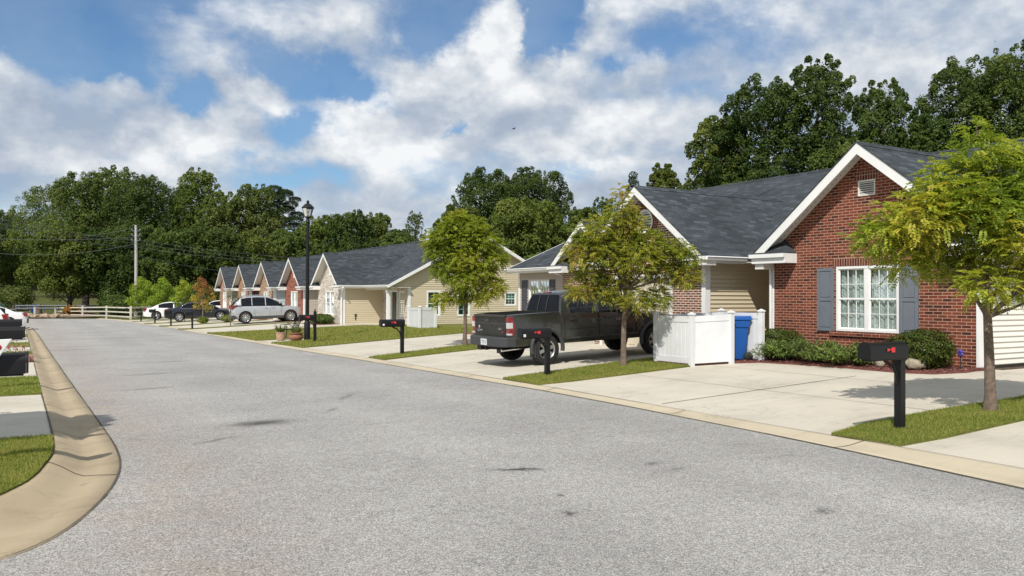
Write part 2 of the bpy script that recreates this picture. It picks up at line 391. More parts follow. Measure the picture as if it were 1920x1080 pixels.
def concrete(name, c, tint, dark=0.8, stain=0.25):
    m = mat(name, c, 0.85, spec=0.25); t, b = parts_of(m); p = t.pos()
    f = t.noise(p, 0.55, 7, 0.62)
    col = t.ramp(f, [(0.28, tuple(x * dark for x in c)), (0.5, c), (0.72, tuple(min(1, x * 1.08) for x in c))])
    s2 = t.mapr(t.noise(t.vmath('MULTIPLY', p, (0.5, 1.6, 1)), 1.4, 6, 0.7), 0.52, 0.75, 0, stain)
    col = t.mix(s2, col, (*tint, 1))
    sp = t.mapr(t.noise(p, 3.2, 8, 0.72), 0.60, 0.70, 0, stain)
    col = t.mix(sp, col, (*[x * .8 for x in tint], 1))
    hc = t.math('LESS_THAN', t.math('ABSOLUTE', t.math('SUBTRACT', t.noise(p, 0.8, 9, 0.65), 0.5)), 0.0022)
    col = t.mix(t.math('MULTIPLY', hc, t.mapr(t.noise(p, 0.6, 2), .5, .6, 0, .7)), col, (*[x * .35 for x in tint], 1))
    col = t.mix(t.mapr(t.noise(p, 140, 2), 0.3, 0.75, 0.0, 0.22), col, (*[x * 0.55 for x in c], 1))
    t.l.new(col, b.inputs['Base Color']); t.l.new(t.bump(t.noise(p, 110, 3), 0.25, 0.004), b.inputs['Normal']); return m

def grass_mat(name, a, bb, c):
    m = mat(name, a, 0.9, spec=0.1); t, b = parts_of(m); p = t.pos()
    f = t.math('ADD', t.math('MULTIPLY', t.noise(p, 0.7, 6, 0.65), 0.6), t.math('MULTIPLY', t.noise(t.vmath('MULTIPLY', p, (1.2, 2.0, 1)), 11, 5, 0.7), 0.4))
    col = t.ramp(f, [(0.3, a), (0.5, bb), (0.68, c)])
    col = t.mix(t.mapr(t.noise(p, 45, 3), 0.35, 0.65, 0.4, 0), col, (*[x * 0.3 for x in a], 1))
    t.l.new(col, b.inputs['Base Color']); t.l.new(t.bump(t.noise(p, 60, 4), 1.0, 0.03), b.inputs['Normal']); return m

M_ASPH = asphalt()
M_DRIVE = concrete('driveway_concrete', (0.535, 0.49, 0.405), (0.29, 0.26, 0.21), 0.82, 0.42)
M_CURB = concrete('gutter_concrete', (0.405, 0.325, 0.215), (0.20, 0.155, 0.10), 0.80, 0.45)
M_CURBR = concrete('pale_gutter_concrete', (0.49, 0.425, 0.31), (0.27, 0.22, 0.16), 0.84, 0.4)
M_LAWN = grass_mat('lawn', (0.12, 0.155, 0.033), (0.19, 0.205, 0.05), (0.31, 0.25, 0.10))
M_FIELD = grass_mat('field', (0.055, 0.085, 0.022), (0.10, 0.11, 0.035), (0.16, 0.125, 0.06))
M_MULCH = mat('red_mulch', (0.16, 0.055, 0.042), 0.95, var=0.5, vscale=25, bump=1.0, bscale=45)
M_PINE = mat('pine_straw', (0.20, 0.10, 0.055), 0.95, var=0.4, vscale=12, bump=0.8, bscale=40)
M_JOINT = mat('joint_dark', (0.085, 0.07, 0.05), 0.95)
M_DIRT = mat('bare_dirt', (0.22, 0.16, 0.10), 0.95, var=0.4, vscale=1.5, bump=0.5, bscale=20)

# ---------------------------------------------------------------- ground sheets
def grid_ground():
    xs = sorted(set([-400, -300, -220, -160, -120, -90] + list(range(-70, 71, 4)) + [8.8, 12.4, 16.0] + list(range(76, 140, 8)) + [160, 200, 260, 330, 420]))
    ys = sorted(set([-60, -40, -20, -8, 0, 6] + list(range(10, 94, 6)) + list(range(94, 200, 5)) + [210, 230, 260, 300, 350, 420, 520]))
    mb = MB(); vs = [(x, y, ground_z(x, y) - 0.06 + (0.10 * math.sin(x * .31) * math.cos(y * .23) if y > 100 else 0)) for y in ys for x in xs]; n = len(xs)
    mb.add(vs, [(j * n + i, j * n + i + 1, (j + 1) * n + i + 1, (j + 1) * n + i) for j in range(len(ys) - 1) for i in range(n - 1)], 0, True)
    return mb.build('ground', M_FIELD)
tag(grid_ground(), kind='structure')

EDGE_R = [(7.2, -12), (7.5, -2), (7.97, 4.03), (8.3, 7.4), (8.5, 10.5), (8.58, 13.2), (8.45, 22), (8.15, 31), (8.02, 44), (7.9, 60), (7.6, 72), (7.0, 82), (5.8, 89)]
BACK_R = [(8.0, -12), (8.35, -2), (8.74, 4.03), (8.76, 7.4), (8.84, 10.5), (8.90, 13.2), (8.82, 22), (8.6, 31), (8.5, 44), (8.38, 60), (8.1, 72), (7.6, 82.4), (6.2, 89.7)]
EDGE_L = [(-40, 5.0), (-4, 5.3), (-2.2, 5.5), (-1.0, 5.92), (-.14, 6.43), (.18, 6.82), (.47, 7.56), (.72, 8.53), (.87, 9.57), (.92, 10.7), (.91, 12.5), (.86, 16.5), (.79, 22.3), (.67, 33.6), (.51, 50.7), (.31, 61.7)]
BACK_L = [(-40, 6.7), (-4, 6.7), (-2.2, 6.85), (-1.0, 7.3), (-.3, 7.9), (-.02, 8.45), (.08, 8.82), (.15, 9.25), (.25, 10.0), (.28, 10.8), (.28, 12.6), (.24, 16.5), (.2, 22.3), (.12, 33.6), (0.0, 50.7), (-.1, 61.7)]
def catmull(P, n=5):
    out = []
    for i in range(len(P) - 1):
        p0, p1, p2, p3 = P[max(i - 1, 0)], P[i], P[i + 1], P[min(i + 2, len(P) - 1)]
        if math.dist(p1, p2) > 8: out.append(p1); continue
        # ends take the chord so long neighbours do not throw the curve out
        L = math.dist(p1, p2)
        def tan(a, b, c):
            v = (c[0] - a[0], c[1] - a[1]); l = math.hypot(*v) + 1e-9; return (v[0] / l * L, v[1] / l * L)
        t1, t2 = tan(p0, p1, p2), tan(p1, p2, p3)
        for j in range(n):
            t_ = j / n; a = 2 * t_ ** 3 - 3 * t_ ** 2 + 1; b = t_ ** 3 - 2 * t_ ** 2 + t_; c = -2 * t_ ** 3 + 3 * t_ ** 2; d_ = t_ ** 3 - t_ ** 2
            out.append((a * p1[0] + b * t1[0] + c * p2[0] + d_ * t2[0], a * p1[1] + b * t1[1] + c * p2[1] + d_ * t2[1]))
    out.append(P[-1]); return out
EDGE_L = catmull(EDGE_L); BACK_L = catmull(BACK_L)
road_poly = EDGE_R + [(2.5, 92.5), (-3, 93.5), (-14, 92), (-30, 88), (-30, 66), (-6, 64.5), (-1.2, 63.4), (.1, 62.6)] + EDGE_L[::-1] + [(-40, -12)]
zroad = lambda x, y: fall(y)
tag(drape('road', road_poly, M_ASPH, zroad, 0.0, 4.0), kind='structure')

def curb(name, edge, back, prof, cm):
    mb = MB(); vs = []; k = len(prof)
    # resample
    E, B = [], []
    for i in range(len(edge) - 1):
        n = max(1, int(math.dist(edge[i], edge[i + 1]) / 1.0))
        for j in range(n):
            q = j / n; E.append((lerp(edge[i][0], edge[i + 1][0], q), lerp(edge[i][1], edge[i + 1][1], q))); B.append((lerp(back[i][0], back[i + 1][0], q), lerp(back[i][1], back[i + 1][1], q)))
    E.append(edge[-1]); B.append(back[-1])
    for e, b in zip(E, B):
        for (f, z) in prof: vs.append((lerp(e[0], b[0], f), lerp(e[1], b[1], f), fall(e[1]) + z))
    for i in range(len(E)):  # buried outer face
        pass
    fs = [(i * k + j, i * k + j + 1, (i + 1) * k + j + 1, (i + 1) * k + j) for i in range(len(E) - 1) for j in range(k - 1)]
    mb.add(vs, fs, 0, True)
    o = mb.build(name, cm); tag(o, kind='structure')
    return E, B
pr_r = [(0, -0.02), (0.02, 0.008), (0.35, 0.002), (0.6, 0.01), (0.85, 0.028), (1.0, 0.036)]
pr_l = [(0, -0.02), (0.015, 0.008), (0.3, -0.012), (0.48, -0.03), (0.6, -0.012), (0.8, 0.05), (0.93, 0.078), (1.0, 0.084), (1.001, -0.05)]
ER, BR = curb('kerb_right', EDGE_R, BACK_R, pr_r, M_CURBR)
EL, BL = curb('kerb_left', EDGE_L, BACK_L, pr_l, M_CURB)
mb = MB()
def joint(E, B, prof, i):
    e, b = Vector((*E[i], 0)), Vector((*B[i], 0)); dv = (b - e); nrm = Vector((-dv.y, dv.x, 0)).normalized() * 0.008
    for a in range(1, len(prof) - 1):
        if prof[a + 1][0] > 1: continue
        p = e + dv * prof[a][0]; q = e + dv * prof[a + 1][0]; zf = fall(E[i][1]) + 0.004
        mb.quad((p.x - nrm.x, p.y - nrm.y, prof[a][1] + zf), (p.x + nrm.x, p.y + nrm.y, prof[a][1] + zf), (q.x + nrm.x, q.y + nrm.y, prof[a + 1][1] + zf), (q.x - nrm.x, q.y - nrm.y, prof[a + 1][1] + zf))
def seam(P, zf, w=0.012):
    for i in range(len(P) - 1):
        a, b = Vector((*P[i], 0)), Vector((*P[i + 1], 0)); dv = b - a
        if dv.length < 1e-6: continue
        n = Vector((-dv.y, dv.x, 0)).normalized() * w / 2
        n = n * (0.7 + 0.6 * random.random())
        mb.quad((a.x - n.x, a.y - n.y, zf(a.x, a.y)), (b.x - n.x, b.y - n.y, zf(b.x, b.y)), (b.x + n.x, b.y + n.y, zf(b.x, b.y)), (a.x + n.x, a.y + n.y, zf(a.x, a.y)))
random.seed(4)
for i in range(3, len(ER) - 1, 3): joint(ER, BR, pr_r, i)
for i in range(len(EL) - 1):
    if EL[i][0] > -3 and int(EL[i][1] / 3) != int(EL[i + 1][1] / 3): joint(EL, BL, pr_l, i)
seam([p for p in ER if p[1] < 62], lambda x, y: fall(y) + 0.014, 0.018)
seam([p for p in EL if p[0] > -20], lambda x, y: fall(y) + 0.014, 0.014)
seam([p for p in BR if p[1] < 60], lambda x, y: fall(y) + 0.044, 0.016)
seam([p for p in BL if p[0] > -10 and 10.9 < p[1] < 60], lambda x, y: fall(y) + 0.092, 0.02)
# driveway joints
zD = lambda x, y: T(x, y) + 0.041
for y in (10.2,): seam([(9.0 + i, y) for i in range(0, 6)], zD, 0.02)
for x in (11.3, 13.6): seam([(x, y) for y in (6.9, 8, 9.2, 10.2, 11.4, 12.6, 13.7)], zD, 0.012)
seam([(8.95 + i, 18.9 + 0.12 * i) for i in range(0, 7)], zD, 0.012); seam([(12.2, y) for y in (15.6, 17, 18.5, 20, 21.8)], zD, 0.012)
seam([(8.9 + i, 26.6 + 0.12 * i) for i in range(0, 7)], zD, 0.012); seam([(11.9, y) for y in (23.9, 25, 27, 29.3)], zD, 0.012)
seam([(11.6, 0.5), (11.6, 5.7)], zD, 0.012)
for y in (13.9,): seam([(-8, y), (0.2, y)], lambda x, y: fall(y) + 0.094, 0.012)
tag(mb.build('paving_joints', M_JOINT), kind='structure')

zr = lambda x, y: T(x, y) + 0.034
def sub_back(y0, y1):
    return [p for p in BACK_R if y0 < p[1] < y1]
def xb(y):
    for a, b in zip(BACK_R, BACK_R[1:]):
        if a[1] <= y <= b[1]: return lerp(a[0], b[0], (y - a[1]) / (b[1] - a[1]))
    return 8.4
# one concrete apron sheet on the right carries all driveways; lawns and strips lie on top of it
apron = [(xb(y), y) for y in (-8, -2, 4, 7.4, 10.5, 13.2, 18, 22, 27, 31, 38, 44, 52, 60, 72, 80)] + [(14, 88), (19.2, 84), (19.2, 42), (18, 31), (17.2, 30), (17.2, 20), (16.8, 8.9), (34, 8.9), (34, -8)]
tag(drape('driveway', apron, M_DRIVE, zr, 0, 1.2), kind='structure')
zl = lambda x, y: fall(y) + 0.082
leftdr = [(.28, 11.3), (.28, 12.6), (.24, 16.5), (.2, 22.3), (.12, 33.6), (0, 50.7), (-.1, 61.5), (-16, 61.5), (-16, 11.5)]
tag(drape('driveway_left', leftdr, M_DRIVE, zl, 0, 4), kind='structure')

LAWNS = []   # (name, polygon, zfun)
def lawn(poly, zf, name='lawn', m=None, h=0.03):
    o = drape(name, poly, m or M_LAWN, zf, h, 1.2); tag(o, kind='structure')
    # skirt so the turf edge has a height
    mb = MB(); n = len(poly)
    for i in range(n):
        a, b = poly[i], poly[(i + 1) % n]
        mb.quad((a[0], a[1], zf(*a) - 0.02), (b[0], b[1], zf(*b) - 0.02), (b[0], b[1], zf(*b) + h), (a[0], a[1], zf(*a) + h))
    k = mb.build('lawn_edge', m or M_LAWN, o); 
    if m is None: LAWNS.append((poly, lambda x, y: zf(x, y) + h))
    return o
P_STRIP1 = [(8.75, 6.74), (8.80, 5.82), (9.6, 5.76), (11.34, 5.76), (13.2, 5.75), (20, 5.7), (20, 6.9), (13.2, 6.72), (11, 6.9), (9.6, 6.9)]
P_STRIP2 = [(8.90, 15.25), (8.88, 13.78), (9.6, 13.72), (11.5, 13.8), (13.1, 13.9), (13.15, 15.5), (15.8, 15.4), (15.8, 16.2), (12.5, 15.9), (10.5, 15.5)]
P_STRIP3 = [(8.82, 23.1), (8.84, 21.9), (10.5, 22.35), (12.2, 22.75), (15.2, 23.4), (15.2, 24.9), (12.6, 24.6), (10.5, 23.7)]
P_LAWN4 = [(8.5, 33.2), (8.56, 31), (8.62, 29.3), (10.3, 29.65), (12.1, 30.1), (15.9, 30.9), (17.6, 31.5), (30, 33), (30, 42.9), (16.6, 42.6), (16.3, 43.2), (12, 44.6), (8.25, 45.4), (8.45, 40), (8.5, 35.6), (10.3, 35.5), (10.3, 33.4)]
for P in (P_STRIP1, P_STRIP2, P_STRIP3, P_LAWN4): lawn(P, zr)
for k, y0 in enumerate((52.9, 60.2, 67.4, 74.5, 81.5)):
    y0 = y0 + 0.0
    lawn([(7.95 - .12 * k, y0 + .2), (8.3 - .12 * k, y0 - .9), (9.6, y0 - .75), (15.4, y0 + .7), (15.4, y0 + 1.5), (9, y0 + .4)], zr)
P_CORNER = [(-16, 6.72)] + [(x - .004, y + .02) for x, y in BACK_L if -6 < x and y < 11.2] + [(.276, 11.3), (-16, 11.5)]
P_LEFT2 = [(.235, 16.6), (.21, 20.3), (-16, 20.4), (-16, 16.6)]
P_LEFT3 = [(.17, 27.2), (.15, 30.4), (-14, 30.4), (-14, 27.2)]
P_LEFT4 = [(.11, 34), (.09, 37.5), (-14, 37.5), (-14, 34)]
P_LEFT5 = [(.05, 43.5), (.02, 47), (-14, 47), (-14, 43.5)]
for P in (P_CORNER, P_LEFT2, P_LEFT3, P_LEFT4, P_LEFT5): lawn(P, zl)
# planting beds
BED1 = [(14.72, 13.3), (14.85, 12.4), (14.95, 11.2), (14.9, 9.9), (15.1, 9.3), (15.7, 9.0), (16.52, 9.0), (16.5, 14.4), (16.3, 16.25), (14.7, 16.25), (14.7, 15.4), (13.1, 15.4), (13.1, 14.05), (14.1, 13.7)]
lawn(BED1, zr, 'mulch_bed', M_MULCH, 0.035)
lawn([(12.6, 24.2), (13.2, 23.2), (15.1, 24.2), (17, 25.2), (17.2, 29.5), (16.2, 31.0), (15.9, 30.6), (15.7, 26), (14.6, 25.3)], zr, 'mulch_bed', M_PINE, 0.04)
lawn([(14.9, 47.2), (16.15, 46.9), (16.15, 51.5), (14.9, 51)], zr, 'mulch_bed', M_PINE, 0.03)
for k in range(1, 5):
    lawn([(15.2, 47 + 7.8 * k), (16.15, 46.9 + 7.8 * k), (16.15, 51.5 + 7.8 * k), (15.2, 51 + 7.8 * k)], zr, 'mulch_bed', M_PINE, 0.03)
# far side: bare bank behind the end of the road and a light drive on the hillside
def patch(name, poly, m, lift):
    o = drape(name, poly, m, ground_z, lift, 3.0); return tag(o, kind='structure')

# ---------------------------------------------------------------- building materials
M_RED = brick_mat('red_brick', (0.205, 0.050, 0.029), (0.120, 0.031, 0.020), (0.046, 0.017, 0.015), (0.50, 0.335, 0.235), ms=0.015)
M_RED_S = brick_mat('red_brick_upright', (0.175, 0.046, 0.030), (0.105, 0.030, 0.022), (0.08, 0.022, 0.018), (0.52, 0.37, 0.28), ms=0.016, soldier=True, zoff=0.03)
M_BROWN = brick_mat('brown_brick', (0.24, 0.12, 0.07), (0.15, 0.075, 0.05), (0.07, 0.035, 0.03), (0.64, 0.53, 0.41), ms=0.022)
M_MIX = brick_mat('flecked_brick', (0.22, 0.07, 0.05), (0.12, 0.045, 0.035), (0.05, 0.025, 0.022), (0.72, 0.60, 0.48), ms=0.027)
M_ROWRED = brick_mat('row_red_brick', (0.32, 0.11, 0.07), (0.24, 0.08, 0.055), (0.15, 0.05, 0.04), (0.46, 0.32, 0.25), bw=0.45, rh=0.09)
M_TAN = brick_mat('tan_brick', (0.42, 0.28, 0.18), (0.32, 0.2, 0.13), (0.2, 0.12, 0.08), (0.55, 0.45, 0.35), bw=0.3, rh=0.09)
M_ORANGE = brick_mat('orange_brick', (0.40, 0.23, 0.13), (0.30, 0.16, 0.1), (0.18, 0.1, 0.07), (0.52, 0.42, 0.32), bw=0.3, rh=0.09)
M_PINKTAN = brick_mat('pink_tan_brick', (0.43, 0.25, 0.18), (0.33, 0.18, 0.13), (0.2, 0.11, 0.09), (0.55, 0.42, 0.34), bw=0.3, rh=0.09)
M_STONE = stone_mat('pale_stone', (0.66, 0.61, 0.53), (0.40, 0.33, 0.27), (0.60, 0.56, 0.50))
M_ROOF = roof_mat('dark_shingles', (0.043, 0.050, 0.057))
M_SIDING = siding_mat('beige_siding', (0.60, 0.52, 0.37))
M_SIDW = siding_mat('ivory_siding', (0.78, 0.75, 0.68))
M_SIDT = siding_mat('taupe_siding', (0.50, 0.44, 0.37))
M_SIDG = siding_mat('grey_siding', (0.36, 0.34, 0.33))
M_SIDB = siding_mat('blue_grey_siding', (0.50, 0.56, 0.57))
M_SIDR = siding_mat('maroon_siding', (0.16, 0.06, 0.05))
M_WHITE = mat('white_trim', (0.80, 0.80, 0.78), 0.45, var=0.05, vscale=2)
M_SOFFIT = mat('soffit_vinyl', (0.72, 0.70, 0.65), 0.6)
M_CREAM = mat('cream_paint', (0.62, 0.55, 0.42), 0.5, var=0.04)
M_SHUT = mat('slate_blue_shutter', (0.15, 0.17, 0.20), 0.5, var=0.08, vscale=4)
M_SHUTD = mat('charcoal_shutter', (0.06, 0.06, 0.07), 0.5)
M_DOOR = mat('dark_green_door', (0.045, 0.055, 0.05), 0.4)
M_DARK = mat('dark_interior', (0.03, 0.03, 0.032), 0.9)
M_BLACK = mat('black_metal', (0.008, 0.008, 0.009), 0.45, spec=0.35)
M_LOUV = mat('louvre_white', (0.74, 0.72, 0.66), 0.5)
def glass(name, tint, mixf=0.35):
    m = bpy.data.materials.new(name); m.use_nodes = True; t = NT(m.node_tree); out = t.n['Material Output']; t.n.remove(t.n['Principled BSDF'])
    tr = t.new('ShaderNodeBsdfTransparent'); tr.inputs[0].default_value = (*tint, 1)
    gl = t.new('ShaderNodeBsdfGlossy'); gl.inputs['Roughness'].default_value = 0.03; gl.inputs[0].default_value = (0.9, 0.95, 0.95, 1)
    g = t.new('ShaderNodeNewGeometry'); gl_n = t.bump(t.noise(g.outputs['Position'], 1.5, 2), 0.08, 0.05); t.l.new(gl_n, gl.inputs['Normal'])
    fr = t.new('ShaderNodeFresnel'); fr.inputs[0].default_value = 1.5
    mx = t.new('ShaderNodeMixShader'); t.l.new(t.math('ADD', fr.outputs[0], mixf * 0.3, clamp=True), mx.inputs[0])
    t.l.new(tr.outputs[0], mx.inputs[1]); t.l.new(gl.outputs[0], mx.inputs[2]); t.l.new(mx.outputs[0], out.inputs[0]); return m
M_GLASS = glass('window_glass', (0.82, 0.88, 0.86))
M_GLASSG = glass('green_tinted_glass', (0.42, 0.72, 0.60), 0.0)
def curtain_mat(name, c, pat=False):
    m = mat(name, c, 0.85, spec=0.1); t, b = parts_of(m)
    if pat:
        v, p = wallvec(t); s = t.sep(v)
        wv = t.noise(t.comb(t.math('MULTIPLY', s[0], 9.0), t.math('MULTIPLY', s[1], 4.0), 0.0), 1.6, 3, 0.6, dist=1.5)
        vine = t.math('LESS_THAN', t.math('ABSOLUTE', t.math('SUBTRACT', wv, 0.52)), 0.018)
        fold = t.noise(t.comb(t.math('MULTIPLY', s[0], 16.0), t.math('MULTIPLY', s[1], .7), 0.0), 1.0, 3, 0.6)
        cc = t.ramp(fold, [(.38, tuple(x * .62 for x in c)), (.55, c), (.75, tuple(min(1, x * 1.25) for x in c))])  # shade and light of the folds painted into the cloth colour as upright stripes
        swag = t.math('ABSOLUTE', t.math('SINE', t.math('MULTIPLY', s[0], 9.5)))
        hem = t.math('MAXIMUM', t.math('GREATER_THAN', s[1], t.math('ADD', 2.14, t.math('MULTIPLY', swag, .07))), t.math('MULTIPLY', t.math('LESS_THAN', s[1], t.math('ADD', 1.60, t.math('MULTIPLY', swag, -.10))), t.math('GREATER_THAN', s[1], 1.40)))
        cc = t.mix(t.math('MULTIPLY', hem, .25), cc, (.09, .11, .11, 1))
        t.l.new(t.mix(t.math('MULTIPLY', vine, 0.75), cc, (0.08, 0.10, 0.10, 1)), b.inputs['Base Color'])
    return m
M_CURT = curtain_mat('lace_curtain', (0.70, 0.74, 0.73), True)
M_GREENB = curtain_mat('green_backing', (0.10, 0.40, 0.32))  # even green for the sheet behind the row's panes
M_GREYC = curtain_mat('grey_curtain', (0.30, 0.32, 0.31))

class Wall:
    """flat wall square to the street. kind 'x': faces -x at x=c, runs along y; kind 'y': faces -y at y=c, runs along x; sg=-1 flips the side it faces"""
    def __init__(s, kind, c, sg=1): s.kind, s.c, s.sg = kind, c, sg
    def p(s, a, z, d=0.0):
        q = s.c - d * s.sg
        return (q, a, z) if s.kind == 'x' else (a, q, z)
    def box(s, mb, a0, a1, z0, z1, d0, d1, mi=0):
        A, B = s.p(a0, z0, d0), s.p(a1, z1, d1); mb.box(A[0], B[0], A[1], B[1], A[2], B[2], mi)
    def flat(s, mb, a0, a1, z0, z1, ops=(), top=None, reveal=0.09, mi=0):
        """wall sheet with openings; top: (apex_a, apex_z) adds a gable on z1"""
        As = sorted(set([a0, a1] + [v for o in ops for v in o[:2]])); Zs = sorted(set([z0, z1] + [v for o in ops for v in o[2:4]]))
        for i in range(len(As) - 1):
            for j in range(len(Zs) - 1):
                ca, cz = (As[i] + As[i + 1]) / 2, (Zs[j] + Zs[j + 1]) / 2
                if any(o[0] < ca < o[1] and o[2] < cz < o[3] for o in ops): continue
                mb.quad(s.p(As[i], Zs[j]), s.p(As[i + 1], Zs[j]), s.p(As[i + 1], Zs[j + 1]), s.p(As[i], Zs[j + 1]), mi)
        if top: mb.add([s.p(a0, z1), s.p(a1, z1), s.p(*top)], [(0, 1, 2)], mi)
        for o in ops:
            r = [(o[0], o[2]), (o[1], o[2]), (o[1], o[3]), (o[0], o[3])]
            for k in range(4):
                a, b = r[k], r[(k + 1) % 4]; mb.quad(s.p(*a), s.p(*b), s.p(*b, -reveal), s.p(*a, -reveal), mi)
    def laps(s, mb, a0, a1, z0, z1, ops=(), ext=None, pitch=0.1143, mi=0):
        z = z0
        while z < z1 - 0.001:
            zt = min(z + pitch, z1); lo, hi = (a0, a1)
            if ext:
                e = ext((z + zt) / 2)
                if e is None: break
                lo, hi = e
            runs = [(lo, hi)]
            for o in ops:
                if o[2] < zt - 0.02 and o[3] > z + 0.02:
                    nr = []
                    for r in runs:
                        if o[1] <= r[0] or o[0] >= r[1]: nr.append(r); continue
                        if o[0] > r[0]: nr.append((r[0], o[0]))
                        if o[1] < r[1]: nr.append((o[1], r[1]))
                    runs = nr
            for r in runs:
                if r[1] - r[0] < 0.01: continue
                mb.quad(s.p(r[0], z, 0.030), s.p(r[1], z, 0.030), s.p(r[1], zt, 0.002), s.p(r[0], zt, 0.002), mi)
                mb.quad(s.p(r[0], z, -0.004), s.p(r[1], z, -0.004), s.p(r[1], z, 0.030), s.p(r[0], z, 0.030), mi)
            z = zt
    def window(s, root, a0, a1, z0, z1, cols=3, rows=2, units=1, casing=0.05, gmat=None, curt=None, back=0.16, flush=-0.03, wavy=True, fold=0.1, lower_muntins=True):
        """double hung window: frame part with pane and curtain children"""
        fr = MB(); gl = MB(); cu = MB(); bk = MB()
        f = flush; uw = (a1 - a0) / units
        for (b0, b1, c0, c1) in ((a0, a0 + casing, z0, z1), (a1 - casing, a1, z0, z1), (a0 + casing, a1 - casing, z0, z0 + casing), (a0 + casing, a1 - casing, z1 - casing, z1)):
            s.box(fr, b0, b1, c0, c1, f - 0.05, f + 0.03)
        for u in range(units):
            u0, u1 = a0 + u * uw + casing, a0 + (u + 1) * uw - casing
            if u: s.box(fr, a0 + u * uw - casing, a0 + u * uw + casing, z0 + casing, z1 - casing, f - 0.05, f + 0.025)
            zm = (z0 + z1) / 2
            for (q0, q1, dd) in ((z0 + casing, zm + 0.02, 0.0), (zm - 0.02, z1 - casing, 0.014)):
                sw = 0.03
                for (b0, b1, c0, c1) in ((u0, u0 + sw, q0, q1), (u1 - sw, u1, q0, q1), (u0 + sw, u1 - sw, q0, q0 + sw), (u0 + sw, u1 - sw, q1 - sw, q1)):
                    s.box(fr, b0, b1, c0, c1, f - 0.035 + dd, f - 0.012 + dd)
                if q0 > z0 + casing + 0.01 or lower_muntins:
                    for i in range(1, cols):
                        x = lerp(u0 + sw, u1 - sw, i / cols); s.box(fr, x - 0.0065, x + 0.0065, q0 + sw, q1 - sw, f - 0.032 + dd, f - 0.017 + dd)
                    for j in range(1, rows):
                        z = lerp(q0 + sw, q1 - sw, j / rows)
                        for i in range(cols):
                            xa = lerp(u0 + sw, u1 - sw, i / cols) + 0.0065; xb_ = lerp(u0 + sw, u1 - sw, (i + 1) / cols) - 0.0065
                            s.box(fr, xa, xb_, z - 0.0065, z + 0.0065, f - 0.032 + dd, f - 0.017 + dd)
                gl.quad(s.p(u0, q0, f - 0.030 + dd), s.p(u1, q0, f - 0.030 + dd), s.p(u1, q1, f - 0.030 + dd), s.p(u0, q1, f - 0.030 + dd))
            if curt:
                n = max(6, int((u1 - u0) / 0.03)); rnd = random.Random(int(a0 * 100) + u)
                ph = rnd.random() * 6; am = 0.022 if wavy else 0.0; zb = z0 + 0.01
                pr = [(lerp(u0, u1, i / n), am * math.sin(ph + i * 1.15 + 0.8 * math.sin(i * .37)) + am * .5 * math.sin(i * 2.3)) for i in range(n + 1)]
                for i in range(n):
                    cu.quad(s.p(pr[i][0], zb, f - fold + pr[i][1]), s.p(pr[i + 1][0], zb, f - fold + pr[i + 1][1]), s.p(pr[i + 1][0], z1, f - fold + pr[i + 1][1]), s.p(pr[i][0], z1, f - fold + pr[i][1]))
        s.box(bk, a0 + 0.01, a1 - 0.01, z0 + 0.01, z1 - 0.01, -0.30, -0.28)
        w_ = fr.build('window', M_WHITE, root); gl.build('pane', gmat or M_GLASS, w_); bk.build('dark_room', M_DARK, w_)
        if curt: cu.build('curtain', curt, w_)
        return w_
    def shutter(s, root, a0, a1, z0, z1, m, panels=2):
        mb = MB(); s.box(mb, a0, a1, z0, z1, 0.002, 0.028); fw_ = 0.07; h = (z1 - z0 - fw_) / panels
        for i in range(panels):
            b0 = z0 + fw_ + i * h; b1 = b0 + h - fw_
            for (x0, x1, y0, y1) in ((a0, a0 + fw_, b0, b1), (a1 - fw_, a1, b0, b1)): s.box(mb, x0, x1, y0, y1, 0.028, 0.042)
            s.box(mb, a0 + fw_ + .02, a1 - fw_ - .02, b0 + .025, b1 - .025, 0.028, 0.038)
        for i in range(panels + 1):
            zc = z0 + i * h; s.box(mb, a0, a1, zc, zc + fw_ if i < panels else z1, 0.028, 0.0425)
        return mb.build('shutter', m, root, bevel=0.004)

